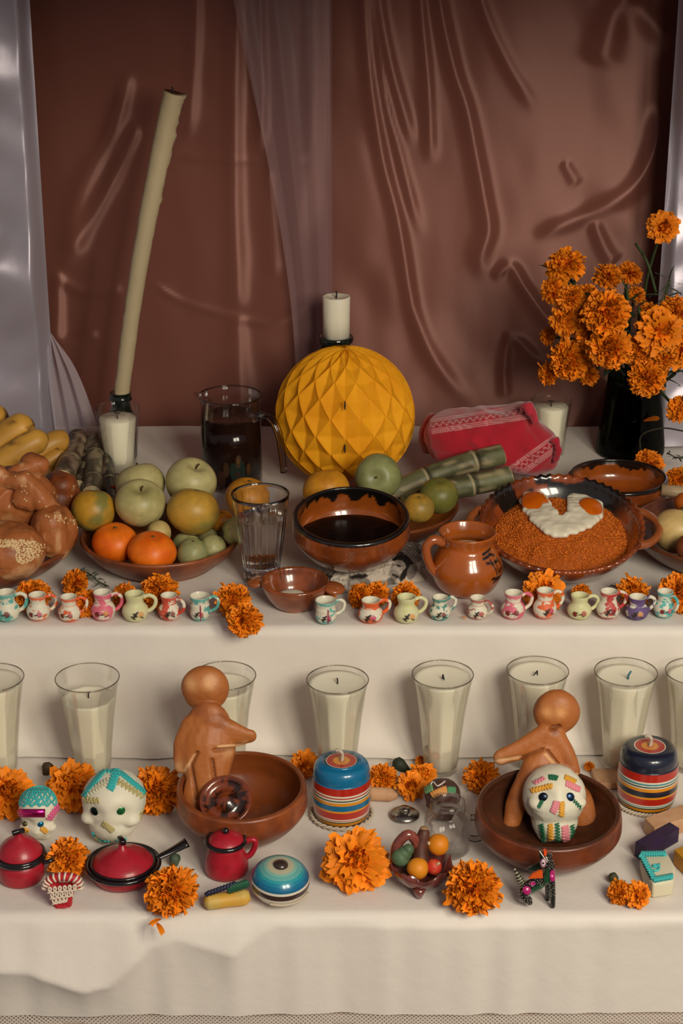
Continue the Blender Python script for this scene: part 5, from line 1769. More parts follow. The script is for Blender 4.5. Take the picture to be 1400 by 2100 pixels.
# loose petals and green bits
for lab, x, y, z, sc_, rot in (('bent loose marigold petal at the very front edge', 318, 1890, L1, 0.020, (1.4, 0.1, 0.5)), ('loose marigold petal hanging off the shaggy marigold', 336, 1884, L1, 0.018, (1.2, 0, -0.8)),
                          ('tiny red orange petal between the dark teal and the dull brown jugs', 942, 1264, U, 0.009, (1.3, 0, 1.0))):
    p = link('loose_petal', PET['coarse'][2].copy(), None, on(x, y, z + 0.003), rot, sc_)
    tag(p, lab, 'petal')


def bud(label, x, y, z, rpx, d, colr=(64, 74, 48)):
    C = on(x, y, z); r = rpx * mpp(C); C.z += r * 0.6
    v, f = lathe([(0, -1.2), (0.45, -1.2), (0.55, -0.9), (0.9, 0.2), (0.8, 0.9), (0.3, 1.25), (0, 1.3)], 14, lambda a_, b_, c_, k_: (a_ * (1 + 0.08 * math.cos(5 * c_)), b_))
    o = obj('marigold_bud', (v * r, f), m_green, None, col=np.tile(sa(*colr), (len(v), 1)) * (1 + 0.25 * fbm(v * 3, 5))[:, None], loc=C)
    o.rotation_euler = Vector(d).to_track_quat('Z', 'Y').to_euler()
    tag(o, label, 'bud')


bud('dark brown withered bud behind the small teal capped skull', 97, 1585, L1, 13, (0.3, 0, 1), (74, 58, 40))
bud('dark green bud lying on the marigolds behind the metal lid', 822, 1578, L1, 15, (-0.8, 0.2, 0.6), (44, 50, 34))
bud('grey green bud beside the candle glass foot', 850, 1592, L1, 14, (0.9, -0.2, 0.4), (72, 82, 60))
bud('small green bud poking up from the half marigold near the sugar coffin', 1258, 1808, L1, 11, (-0.4, 0, 1), (66, 66, 44))
bud('grey green bud behind the frying pan handle', 358, 1772, L1, 13, (0.1, 0, 1), (70, 84, 66))


def sprig(label, pts, n, L, colr, seed, z):
    r0 = np.random.default_rng(seed)
    t = thing('leaf_sprig', label, 'leaves', on(pts[0][0], pts[0][1], z))
    org = np.array(t.location)
    W = spl([on(x, y, z + 0.004) for x, y in pts], 8)
    obj('stem', tube(W, 0.0008, 6), m_green, t, col=sa(60, 64, 44), origin=tuple(org))
    for i in range(n):
        p = W[int(r0.uniform(0, len(W) - 1))]
        v, f, q = petal_vf(0.16, 1.0, 0.25, 0.3, i, 3, 2)
        v[:, 0] *= 1 - 0.8 * np.clip((v[:, 2] - 0.6) / 0.4, 0, 1)
        an = r0.uniform(0, 6.28)
        Rm = frame(np.array([math.cos(an), math.sin(an), r0.uniform(0.0, 0.35)]), np.array([0, 0, 1.0]), r0.normal(0, 0.4))
        obj('leaf', (v * L @ Rm.T + p - org, f), m_green, t, col=np.tile(sa(*colr), (len(v), 1)) * r0.uniform(0.7, 1.25))


sprig('dried grey green herb sprig between the two fruit dishes', [(166, 1168), (185, 1178), (200, 1192), (222, 1202)], 26, 0.012, (84, 96, 78), 3, U)
sprig('dark withered leaf sprig by the marigold behind the rice dish bowl', [(1368, 928), (1385, 938), (1402, 940)], 14, 0.011, (44, 46, 36), 4, U + 0.02)
sprig('dark leaf tip left of the flat marigold behind the purple jug', [(1252, 1200), (1266, 1204), (1276, 1208)], 8, 0.009, (42, 40, 36), 5, U)
ws = spl([at(1313, 925, 2.43), at(1312, 900, 2.42), at(1325, 886, 2.41), at(1360, 878, 2.40), at(1400, 884, 2.39), at(1430, 892, 2.38)], 8)
tag(obj('bent_stem', tube(ws, 0.0012, 8), m_green, None, col=sa(60, 56, 44), origin=tuple(ws[0])), 'thin bent plant stem arching in front of the dark vase', 'stem')
v, f = tube([at(1355, 1005, 2.27), at(1385, 1008, 2.27), at(1430, 1012, 2.27)], 0.0085, 14)
v += 0.0006 * fbm(v * 120, 2)[:, None]
tag(obj('cane_stick', (v, f), m_cane, None, col=mixc(sa(176, 152, 118), sa(150, 124, 92), 0.5 + fbm(v * np.array([30, 120, 120]), 3)), origin=tuple(at(1385, 1008, 2.27))), 'pale peeled cane stick by the picture edge, above the pale apple', 'cane')

# ------------------------------------------------------------------ vase and bouquet
P, H, m_ = stand(1296, 950, 772, 66, Z2)
P.z += 0.001
t = thing('flower_vase', 'tall dark green glass vase with the bouquet of marigolds', 'vase', P)
rb_, rt_ = 70 * m_, 54 * m_
prof = [(0, 0), (rb_ * 0.97, 0), (rb_, 0.004), (rb_ * 0.99, H * 0.15), (rb_ * 0.87, H * 0.55), (rt_ * 1.02, H * 0.9), (rt_, H), (rt_ * 0.97, H + 0.001), (rt_ * 0.95, H), (rb_ * 0.83, H * 0.55), (rb_ * 0.95, H * 0.15), (rb_ * 0.93, 0.008), (0, 0.008)]
obj('glass', lathe(prof, 56), m_vase, t)
obj('water', lathe([(0, 0.009), (rb_ * 0.93, 0.0092), (rb_ * 0.935, H * 0.15), (rb_ * 0.82, H * 0.55), (rt_ * 0.97, H * 0.86), (0, H * 0.86)], 48), M('murky_water', s(40, 38, 22), 0.3, 0.4), t)
VP = P; MOUTH = Vector((P.x, P.y, Z2 + H))
p = link('loose_petal', PET['coarse'][0].copy(), t, (0.004, -rb_ * 0.86, H * 0.52), (0.6, 1.1, 0.4), (0.024, 0.01, 0.03)); p.name = 'floating_petal'
v, f, q = petal_vf(0.16, 1.0, 0.1, 0.1, 3, 4, 2)
v[:, 0] *= 1 - 0.9 * np.clip((v[:, 2] - 0.5) / 0.5, 0, 1)
obj('sunken_leaf', (v * 0.035, f), m_green, t, col=sa(88, 92, 44), loc=(-rb_ * 0.55, -rb_ * 0.80, H * 0.12), rot=(0.1, 0.6, 0.2))

BQ = [  # x, y, r, Y, style, axis, label
    (1160, 547, 42, 2.43, 'coarse', (-0.3, -0.3, 1), 'upturned marigold topping the left of the bouquet'),
    (1137, 595, 33, 2.40, 'coarse', (-0.9, -0.6, 0.4), 'marigold facing left below the upturned top one'),
    (1172, 612, 32, 2.38, 'ragged', (-0.2, -0.8, 0.5), 'marigold tucked right beneath the upturned top one'),
    (1162, 655, 37, 2.39, 'coarse', (-0.6, -0.8, 0.3), 'fan shaped marigold at mid height on the left of the bouquet'),
    (1243, 642, 54, 2.34, 'pom', (0, -0.8, 0.7), 'largest ball shaped marigold in the centre of the bouquet'),
    (1250, 712, 50, 2.33, 'pom', (0, -1, 0.2), 'marigold hanging directly below the largest ball shaped one'),
    (1168, 738, 46, 2.38, 'pom', (-0.5, -0.9, 0.1), 'dense dark orange marigold low on the left of the bouquet'),
    (1124, 767, 26, 2.40, 'ragged', (-0.9, -0.5, -0.1), 'small drooping marigold at the lowest left of the bouquet'),
    (1124, 690, 22, 2.44, 'ragged', (-0.9, -0.3, 0.2), 'shaded little marigold behind the left of the bouquet'),
    (1246, 568, 32, 2.47, 'ragged', (0, -0.3, 1), 'marigold at the back top of the bouquet'),
    (1290, 562, 30, 2.48, 'ragged', (0.3, -0.3, 1), 'marigold at the back top, beside the green leaves'),
    (1305, 605, 22, 2.44, 'ragged', (0.3, -0.5, 0.8), 'small shaded marigold behind the large centre one'),
    (1327, 774, 43, 2.36, 'pom', (0.1, -1, 0.0), 'marigold drooping over the rim of the dark vase'),
    (1352, 680, 50, 2.35, 'coarse', (0.3, -0.9, 0.4), 'broad petalled marigold on the right of the bouquet'),
    (1385, 640, 38, 2.40, 'ragged', (0.5, -0.4, 0.8), 'marigold with dark heart high on the right edge of the bouquet'),
    (1310, 718, 36, 2.36, 'ragged', (0.2, -1, 0.1), 'marigold between the centre ball and the broad petalled one'),
    (1392, 715, 40, 2.38, 'coarse', (0.7, -0.7, 0.1), 'marigold cut by the picture edge low in the bouquet'),
    (1362, 735, 28, 2.36, 'ragged', (0.3, -1, 0.0), 'small marigold above the one drooping over the vase rim'),
    (1360, 466, 36, 2.45, 'coarse', (0, -0.9, 0.3), 'lone marigold standing tall on its stem above the bouquet'),
    (1203, 604, 26, 2.42, 'ragged', (-0.2, -0.6, 0.8), 'shaded marigold between the upper left ones and the centre ball'),
    (1205, 688, 30, 2.37, 'ragged', (-0.3, -0.9, 0.3), 'marigold wedged left of the centre ball'),
    (1207, 770, 24, 2.42, 'ragged', (-0.3, -0.9, -0.1), 'shaded marigold low under the left of the bouquet'),
    (1330, 640, 24, 2.42, 'ragged', (0.0, -0.8, 0.6), 'shaded marigold left above the broad petalled one'),
    (1392, 838, 32, 2.38, 'coarse', (0.6, -0.8, -0.2), 'marigold hanging low beside the vase at the picture edge'),
]
for x, y, r_, Y, st, ax, lab in BQ:
    fl = flower(lab, x, y, r_ * 1.04, Y=Y, style=st, axis=ax, sq=0.85, calyx=True, group='marigold bouquet')
    a_ = Vector(ax).normalized()
    C = Vector(fl.location); rw = fl.scale[0]
    inv = fl.matrix_basis.inverted()
    base = C - a_ * rw * 0.75 * 0.85
    mid = (base + MOUTH) / 2 + Vector((0, 0.02, 0.012)) - a_ * 0.012
    tgt = MOUTH + Vector(((x - 1290) * 0.00018, 0.004 + 0.01 * random.random(), -0.05))
    W = spl([base, mid, MOUTH + Vector(((x - 1290) * 0.0002, 0.005, 0.0)), tgt], 8)
    v, f = tube(W, 0.0022, 8)
    v = np.array([list(inv @ Vector(p)) for p in v])
    so = obj('stem', (v, f), m_green, fl, col=np.tile(sa(54, 70, 36), (len(v), 1)))


def leafy(label, root, tip, n, L, colr, seed, w=0.12):
    r0 = np.random.default_rng(seed)
    A, B = at(*root), at(*tip)
    t = thing('leafy_stem', label, 'leaves', A, group=None)
    W = spl([A, (A + B) / 2 + Vector((0, -0.008, 0.01)), B], 8)
    obj('stem', tube(W, 0.0018, 8), m_green, t, col=sa(58, 74, 40), origin=tuple(A))
    for i in range(n):
        p = W[int(len(W) * (0.25 + 0.74 * i / n))]
        an = i * 2.4 + seed
        dirn = np.array([math.cos(an), -0.5 + 0.6 * math.sin(an), 0.25 + 0.6 * math.sin(an * 1.7)])
        v, f, q = petal_vf(w, 1.0, 0.2, 0.15, i, 4, 2)
        v[:, 0] *= 1.2 - 1.1 * np.clip((v[:, 2] - 0.45) / 0.55, 0, 1)
        Rm = frame(dirn, np.array([0, 0, 1.0]), r0.normal(0, 0.4))
        obj('leaf', (v * L * r0.uniform(0.8, 1.2) @ Rm.T + p - np.array(A), f), m_green, t, col=np.tile(sa(*colr), (len(v), 1)) * r0.uniform(0.7, 1.3))


leafy('dark green leafy stem at the upper left of the bouquet', (1260, 740, 2.42), (1135, 555, 2.44), 12, 0.030, (40, 56, 34), 1, 0.2)
leafy('green leafy stem across the middle of the bouquet', (1280, 730, 2.40), (1200, 600, 2.385), 10, 0.034, (46, 66, 40), 2, 0.14)
leafy('green leafy stem in front of the back top marigolds', (1290, 720, 2.42), (1285, 590, 2.44), 12, 0.026, (44, 62, 38), 3)
leafy('dark upright stem between centre ball and broad petalled marigold', (1300, 760, 2.37), (1310, 630, 2.385), 8, 0.036, (34, 50, 30), 4, 0.16)
leafy('feathery green leaf stem beside the lone tall marigold', (1352, 650, 2.42), (1372, 575, 2.42), 14, 0.026, (62, 72, 48), 5, 0.07)
leafy('thin bare stem with dark bud tip left of the lone tall marigold', (1345, 600, 2.43), (1303, 500, 2.46), 2, 0.008, (30, 34, 24), 6, 0.3)
leafy('shaded leaves low on the right of the bouquet', (1340, 790, 2.42), (1395, 760, 2.41), 10, 0.026, (40, 44, 26), 7, 0.2)
leafy('shaded leaves at the left of the dark vase mouth', (1280, 770, 2.43), (1200, 700, 2.42), 12, 0.030, (36, 44, 26), 8, 0.2)

# ------------------------------------------------------------------ lacquered wooden toys
def banded(prof, n=72):
    """prof rows (r, z, colour of the band up to the next row) -> verts, faces, per-face colour"""
    v, f = lathe([(a_, b_) for a_, b_, c_ in prof], n)
    col = []
    k = 0
    for i in range(len(prof) - 1):
        a_, b_ = prof[i][0], prof[i + 1][0]
        cnt = n if not (a_ < 1e-7 and b_ < 1e-7) else 0
        col += [sa(*prof[i][2])] * cnt
    return v, f, np.array(col)


WHT, RDD, ORN, GRN, BLU, NVY, CYN = (214, 204, 184), (176, 36, 20), (214, 138, 26), (26, 56, 44), (10, 104, 146), (24, 30, 48), (44, 128, 142)


def balero(label, cx, yb, yt, w, bands, cap, ring_r, seed, coil):
    P, H, m_ = stand(cx, yb, yt, w * 0.44, Z1)
    P.z += 0.001
    R = w / 2 * m_
    t = thing('wooden_toy', label, 'toy', P, (0, 0, 0), 'striped wooden cup toys')
    shape = lambda q: R * float(np.interp(q, [0, .02, .1, .3, .5, .72], [0.86, .89, .945, 1.0, 1.0, 0.965]))
    prof = [(0, 0, bands[0][1])]
    zt = 0.73 * H
    for k, (z0, c_) in enumerate(bands):
        z1 = bands[k + 1][0] if k + 1 < len(bands) else 0.73
        st = max(2, int((z1 - z0) / 0.03))
        for j in range(st):
            q = z0 + (z1 - z0) * j / st
            prof.append((shape(q), q * H, c_))
    prof.append((shape(0.73), zt, cap))
    v, f, col = banded(prof)
    obj('barrel', (v, f), m_gloss, t, fcol=col)
    top = [(0.965, 0.728), (0.93, 0.735), (0.94, 0.76), (0.945, 0.84), (0.90, 0.93), (0.82, 0.975), (0.70, 0.995), (0.52, 1.0)]
    prof = [(a_ * R, b_ * H, cap) for a_, b_ in top]
    rr = ring_r
    prof += [(rr * R, H * 1.0, WHT), (rr * 0.93 * R, H, RDD), (rr * 0.53 * R, H, ORN), (rr * 0.22 * R, H, (190, 80, 30)), (0, H * 0.998, ORN)]
    v, f, col = banded(prof)
    obj('cap', (v, f), m_gloss, t, fcol=col)
    sp_ = spl([(0, 0, H - 0.004), (0.001, 0, H + 0.006), (0.0, -0.001, H + 0.011), (-0.003, 0, H + 0.013), (-0.006, 0.001, H + 0.012)], 6)
    obj('string', tube(sp_, 0.0021, 8), m_string, t)
    return t, P, R


b1 = [(0, NVY), (.05, ORN), (.12, GRN), (.145, WHT), (.175, RDD), (.19, WHT), (.21, RDD), (.34, ORN), (.375, BLU), (.50, ORN), (.56, WHT), (.58, GRN), (.60, WHT), (.635, RDD), (.66, WHT), (.685, RDD)]
b1 = [(0, NVY), (.04, ORN), (.10, GRN), (.12, WHT), (.135, RDD), (.15, WHT), (.175, RDD), (.30, ORN), (.335, BLU), (.43, ORN), (.485, WHT), (.505, GRN), (.525, WHT), (.555, RDD), (.575, WHT), (.605, RDD)]
t1, P1, R1 = balero('bright blue topped striped wooden toy with string on top', 700, 1700, 1561, 122, b1, BLU, 0.53, 1, None)
b2 = [(0, NVY), (.045, ORN), (.10, GRN), (.125, WHT), (.14, CYN), (.155, WHT), (.18, RDD), (.30, ORN), (.335, NVY), (.43, ORN), (.485, WHT), (.505, GRN), (.525, WHT), (.545, CYN), (.57, WHT), (.60, RDD)]
t2, P2, R2 = balero('navy topped striped wooden toy near the wooden blocks', 1328, 1672, 1531, 124, b2, NVY, 0.52, 2, None)
for lab, Pq, Rq, a0, a1 in (('twisted white string coiled around the foot of the bright blue toy', P1, R1, 150, 395), ('twisted white string at the foot of the navy topped toy', P2, R2, 170, 300)):
    pts = [(Pq.x + (Rq * 0.93 + 0.0035) * math.cos(math.radians(q)), Pq.y + (Rq * 0.93 + 0.0035) * math.sin(math.radians(q)), Z1 + 0.003) for q in np.linspace(a0, a1, 60)]
    pa = np.array(pts)
    th = np.linspace(0, 60, 60)
    strands = []
    for o_ in (0, PI):
        pp_ = pa.copy(); pp_[:, 2] += 0.0012 * np.sin(th + o_)
        rad_ = pa[:, :2] - np.array([Pq.x, Pq.y]); rad_ /= np.linalg.norm(rad_, axis=1)[:, None]
        pp_[:, :2] += rad_ * (0.0012 * np.cos(th + o_))[:, None]
        strands.append(tube(spl(pp_, 3), 0.0014, 6))
    tag(obj('string', join(*strands), m_string, None, origin=tuple(pts[0])), lab, 'string')

# yo-yo
P = on(574, 1806, Z1); m_ = mpp(P); R = 60 * m_
P.z = Z1 + 0.019 + 0.001; P = Vector((on(574, 1806, P.z).x, on(574, 1806, P.z).y, P.z))
t = thing('yoyo', 'wooden toy disc with blue rings and dark centre knob', 'toy', P, (0.10, 0.05, 0))
BR = (58, 38, 34)
h = 0.021
prof = [(0, -0.0185, WHT), (R * 0.5, -0.018, WHT), (R * 0.75, -0.015, BR), (R * 0.8, -0.0135, WHT), (R * 0.97, -0.006, WHT), (R * 0.99, -0.002, BR), (R * 0.995, 0.0005, BR), (R * 0.99, 0.004, WHT), (R * 0.965, 0.0065, (6, 92, 130)), (R * 0.93, 0.009, (8, 104, 142)), (R * 0.86, 0.0125, (16, 124, 150)), (R * 0.78, 0.015, (40, 146, 156)), (R * 0.70, 0.0168, (96, 164, 158)), (R * 0.55, 0.019, (132, 178, 164)), (R * 0.45, 0.0198, (184, 178, 150)), (R * 0.30, 0.0204, (184, 178, 150)), (0, 0.0206, BR)]
v, f, col = banded(prof)
obj('body', (v, f), m_gloss, t, fcol=col)
v, f = lathe([(R * 0.25, 0.0203), (R * 0.24, 0.0225), (R * 0.15, 0.0245), (0, 0.0252)], 32)
obj('knob', (v, f), m_gloss, t, col=sa(54, 40, 34))
obj('string', tube([(R * 1.0 * math.cos(q), R * 1.0 * math.sin(q), -0.007) for q in np.linspace(4.4, 6.0, 30)], 0.0013, 6), m_string, t)

# ------------------------------------------------------------------ red enamel toy cookware
def pot():
    P, H, m_ = stand(43, 1826, 1752, 46, Z1); P.z += 0.001
    R = 48 * m_
    t = thing('toy_pot', 'red enamel toy pot with domed lid at the left edge', 'toy pot', P)
    obj('body', lathe([(0, 0), (R * 0.9, 0), (R * 0.97, 0.003), (R, 0.012), (R, H * 0.92), (R * 0.93, H * 0.93), (R * 0.9, 0.004), (0, 0.004)], 56), m_enamel, t)
    obj('rim', tube([(R * 1.02 * math.cos(a), R * 1.02 * math.sin(a), H * 0.93) for a in np.linspace(0, 2 * PI, 50)], 0.0027, 8, cap=False), m_black, t)
    lid = obj('lid', lathe([(R * 0.98, H * 0.95), (R * 1.0, H * 1.02), (R * 0.9, H * 1.02 + 0.006), (R * 0.7, H * 1.02 + 0.0125), (R * 0.42, H * 1.02 + 0.0175), (R * 0.2, H * 1.02 + 0.0205), (R * 0.13, H * 1.02 + 0.0235), (0, H * 1.02 + 0.024)], 50), m_enamel, t)
    obj('lid_rim', tube([(R * 1.0 * math.cos(a), R * 1.0 * math.sin(a), H * 1.02) for a in np.linspace(0, 2 * PI, 50)], 0.0022, 8, cap=False), m_black, lid)
    obj('knob', box((0, 0, H * 1.02 + 0.0265), (0.014, 0.005, 0.005), rz=0.55, bev=0.0012), m_black, lid)
    for sgn in (-1, 1):
        hp = [(sgn * R * 1.0, -0.006, H * 0.75), (sgn * (R + 0.009), -0.004, H * 0.80), (sgn * (R + 0.010), 0.006, H * 0.80), (sgn * R, 0.008, H * 0.75)]
        obj('handle', tube(spl(hp, 6), 0.0024, 8), m_black, t)


pot()
# frying pan with lid
P, H, m_ = stand(253, 1830, 1782, 52, Z1); P.z += 0.001
R = 75 * m_
H = 0.017
t = thing('toy_pan', 'red enamel toy frying pan with black rim and domed lid', 'toy pan', P)
obj('body', lathe([(0, 0), (R * 0.72, 0), (R * 0.8, 0.002), (R * 0.98, H), (R * 0.94, H + 0.0005), (R * 0.76, 0.004), (0, 0.004)], 64), m_enamel, t)
obj('rim', tube([(R * 0.985 * math.cos(a), R * 0.985 * math.sin(a), H) for a in np.linspace(0, 2 * PI, 60)], 0.0026, 8, cap=False), m_black, t)
lid = obj('lid', lathe([(R * 0.86, H * 0.9), (R * 0.85, H + 0.002), (R * 0.72, H + 0.008), (R * 0.45, H + 0.014), (R * 0.22, H + 0.0175), (R * 0.11, H + 0.0205), (R * 0.09, H + 0.025), (0, H + 0.026)], 56), m_enamel, t)
obj('lid_rim', tube([(R * 0.86 * math.cos(a), R * 0.86 * math.sin(a), H + 0.0015) for a in np.linspace(0, 2 * PI, 60)], 0.002, 8, cap=False), m_black, lid)
obj('knob', box((0, 0, H + 0.029), (0.006, 0.013, 0.006), rz=0.5, bev=0.0012), m_black, lid)
hd = np.array(at(385, 1757, P.y + 0.028)) - np.array(P)
hp = spl([(R * 0.93 * 0.93, 0.010, H), (hd[0] * 0.75, 0.018, H + 0.004), (hd[0], 0.026, H + 0.010)], 6)
v, f = tube(hp, np.interp(np.linspace(0, 1, len(hp)), [0, .6, 1], [0.004, 0.0055, 0.0072]), 14, flat=0.6)
ho = obj('handle', (v, f), m_black, t)
# coffee pot
P, H, m_ = stand(464, 1812, 1722, 45, Z1); P.z += 0.001
t = thing('toy_coffee_pot', 'red enamel toy coffee pot with black rimmed lid and handle', 'toy pot', P)
q = lambda r_: r_ * m_
obj('body', lathe([(0, 0), (q(42), 0), (q(45), 0.003), (q(45), H * 0.22), (q(42), H * 0.5), (q(37), H * 0.75), (q(39), H * 0.94), (q(37), H * 0.95), (q(33), H * 0.75), (0, H * 0.6)], 48), m_enamel, t)
obj('rim', tube([(q(39.5) * math.cos(a), q(39.5) * math.sin(a), H * 0.95) for a in np.linspace(0, 2 * PI, 44)], 0.0026, 8, cap=False), m_black, t)
lid = obj('lid', lathe([(q(37), H * 0.96), (q(34), H * 1.03), (q(24), H * 1.12), (q(12), H * 1.18), (0, H * 1.2)], 40), m_enamel, t)
obj('knob', ball((0, 0, H * 1.2 + 0.002), 0.0038, 14, 8), m_black, lid)
hp = spl([(q(36), 0, H * 0.90), (q(52), 0, H * 0.98), (q(60), 0, H * 0.92), (q(58), 0, H * 0.72), (q(50), 0, H * 0.52), (q(40), 0, H * 0.42)], 6)
obj('handle', tube(hp, 0.0032, 10), m_enamel, t)
# ------------------------------------------------------------------ sugar skulls and sweets
WS = (226, 218, 196)


def skull(label, cx, cy, w, hpx, yb, z, seed, tint, cat='sugar skull', rz=0.0, jaw=0.75, name='sugar_skull', base_z=None, ez=1.3):
    Pb = on(cx, yb, z); m_ = mpp(Pb)
    a_ = w / 2 * m_; c_ = hpx / 2 * m_ * 1.05
    P = Vector(((cx - 700) * m_, Pb.y + a_ * 0.75, z + 0.001))
    parts = [ball((0, 0.06 * a_, c_ * 1.18), (a_, a_ * 1.05, c_ * 0.86), 30, 18), ball((0, -0.16 * a_, c_ * 0.55), (a_ * jaw, a_ * 0.82, c_ * 0.56), 26, 14),
             box((0, 0.0, c_ * 0.22), (a_ * jaw * 1.5, a_ * 1.3, c_ * 0.44), bev=a_ * 0.2),
             ball((-0.62 * a_, -0.5 * a_, c_ * (ez - 0.36)), (a_ * 0.32, a_ * 0.3, c_ * 0.2), 14, 8), ball((0.62 * a_, -0.5 * a_, c_ * (ez - 0.36)), (a_ * 0.32, a_ * 0.3, c_ * 0.2), 14, 8)]
    v, f = fuse(parts, a_ * 0.05, 8)
    for sx in (-1, 1):
        d = ((v[:, 0] - sx * 0.42 * a_) / (0.27 * a_)) ** 2 + ((v[:, 2] - c_ * ez) / (0.24 * a_)) ** 2
        v[:, 1] += np.where(v[:, 1] < 0, 0.16 * a_ * np.exp(-d), 0)
    d = (v[:, 0] / (0.2 * a_)) ** 2 + ((v[:, 2] - c_ * (ez - 0.42)) / (0.12 * a_)) ** 2
    v[:, 1] -= np.where(v[:, 1] < 0, 0.05 * a_ * np.exp(-d), 0)
    v[:, 2] = np.maximum(v[:, 2], 0)
    v = v + 0.0006 * fbm(v * 70, seed)[:, None]
    v[:, 2] = np.maximum(v[:, 2], 0)
    v = rotv(v, (0, 0, rz))
    t = thing(name, label, cat, P)
    col = mixc(sa(*WS), sa(*tint), 0.5 * np.clip(fbm(v * 40, seed), 0, 1))
    obj('head', (v, f), m_sugar, t, col=col)
    T = bvh((v, f))

    OC = CAM - P

    def pt(x, y, off=0.0006):
        """the spot of the surface seen at this pixel"""
        for k in range(14):
            xx, yy = x + (cx - x) * k * 0.03, y + (cy - y) * k * 0.03
            h, n_ = hit(T, OC, ray(xx, yy))
            if h is not None: return h + n_ * off, n_
        return Vector((0, 0, c_)), Vector((0, -1, 0))

    def squig(nm, pts, colr, r=0.0011, amp=0.0, freq=0):
        P_ = [np.array(p) for p in pts]
        path = spl(P_, 8)
        obj(nm, tube(path, r, 7), m_icing, t, col=np.tile(sa(*colr), (len(path) * 7 + 2, 1)))

    def zig(u0, w0, u1, w1, n, amp, colr, r=0.0011):
        L = math.hypot(u1 - u0, w1 - w0) + 1e-9
        pts = []
        for i in range(n + 1):
            q = i / n; sg = amp * (1 if i % 2 else -1)
            pts.append(pt(u0 + (u1 - u0) * q - (w1 - w0) / L * sg, w0 + (w1 - w0) * q + (u1 - u0) / L * sg)[0])
        squig('icing_squiggle', pts, colr, r)

    def eye(u, w_, rpx, colr, rim=None):
        h, n_ = pt(u, w_, 0.0002)
        r = rpx * m_
        v2, f2 = lathe([(0, -0.001), (r, -0.001), (r, 0.0006), (r * 0.7, 0.0015), (0, 0.002)], 22)
        q = Vector((0, 0, 1)).rotation_difference(Vector((n_.x * 0.5, -1, n_.z * 0.5 + 0.15)).normalized()).to_matrix()
        v2 = v2 @ np.array(q).T + np.array(h)
        obj('sequin_eye', (v2, f2), m_sequin, t, col=np.tile(sa(*colr), (len(v2), 1)))

    return t, zig, eye, squig, pt


TQ, OL, PK, YL, GN = (60, 178, 176), (186, 172, 116), (224, 136, 146), (222, 160, 56), (40, 104, 72)
# large skull with green eye
t, zig, eye, sq_, pt = skull('large white sugar skull with one black and one green sequin eye', 231, 1655, 133, 132, 1738, L1, 1, (190, 212, 200), rz=-0.10, ez=1.2)
eye(195, 1663, 9.5, (18, 34, 26)); eye(247, 1662, 9.5, (50, 132, 72))
zig(172, 1632, 212, 1582, 22, 4, TQ, 0.0014); zig(248, 1586, 297, 1626, 22, 4, TQ, 0.0014)
zig(212, 1580, 248, 1586, 10, 3, TQ, 0.0012)
zig(240, 1578, 226, 1620, 14, 7, TQ, 0.0014)
zig(176, 1628, 222, 1602, 16, 6, (206, 200, 172), 0.0011)
zig(242, 1602, 294, 1634, 14, 6, OL, 0.0011)
zig(172, 1640, 204, 1642, 9, 5, OL, 0.0011)
zig(212, 1688, 232, 1704, 10, 5, OL, 0.0012)
zig(180, 1720, 190, 1722, 4, 3, TQ, 0.0016); zig(196, 1730, 224, 1731, 8, 3, TQ, 0.0012); zig(240, 1724, 258, 1722, 6, 3, TQ, 0.0012); zig(190, 1726, 206, 1731, 6, 3, OL, 0.0014)
zig(294, 1660, 290, 1680, 6, 3, OL, 0.0012)
# small skull with turquoise cap
t, zig, eye, sq_, pt = skull('small sugar skull with turquoise scribbled cap and pink foil band', 78, 1662, 82, 96, 1728, L1, 2, (216, 206, 184), rz=0.04, jaw=0.8, ez=0.95)
eye(51, 1690, 5.5, (84, 76, 40)); eye(83, 1690, 6.5, (36, 120, 160))
for i, (xa, xb, y_) in enumerate(((42, 112, 1650), (44, 112, 1642), (46, 110, 1634), (50, 106, 1627), (56, 100, 1621))):
    zig(xa, y_, xb, y_ - 1, 9 + i, 4, TQ, 0.0010)
for x0_ in (50, 68, 88):
    sq_('icing_squiggle', [pt(x0_ + 10 * math.cos(a), 1644 + 7 * math.sin(a))[0] for a in np.linspace(0, 6.3, 12)], TQ, 0.0008)
sq_('icing_squiggle', [pt(x_, y_)[0] for x_, y_ in ((41, 1652), (42, 1634), (54, 1620), (76, 1614), (98, 1618), (112, 1634), (114, 1650))], TQ, 0.0012)
zig(100, 1680, 121, 1650, 11, 5, (226, 106, 150), 0.0014); zig(37, 1662, 38, 1672, 4, 2, (226, 106, 150), 0.0012)
zig(46, 1700, 58, 1706, 6, 4, YL, 0.0013); zig(84, 1698, 96, 1706, 6, 4, YL, 0.0013)
v, f = grid(np.linspace(40, 92, 18), np.array([1675, 1667, 1659]), lambda X, Y: np.array([list(pt(x, y, 0.0012)[0]) for x, y in zip(X, Y)]))
me = obj('foil_band', (v, f), M('pink_foil', None, 0.22, 0.8, metal=0.9, bump=(400, 0.3)), t, col=np.tile(sa(206, 40, 120), (len(v), 1)))
so = me.modifiers.new('thickness', 'SOLIDIFY'); so.thickness = 0.0006
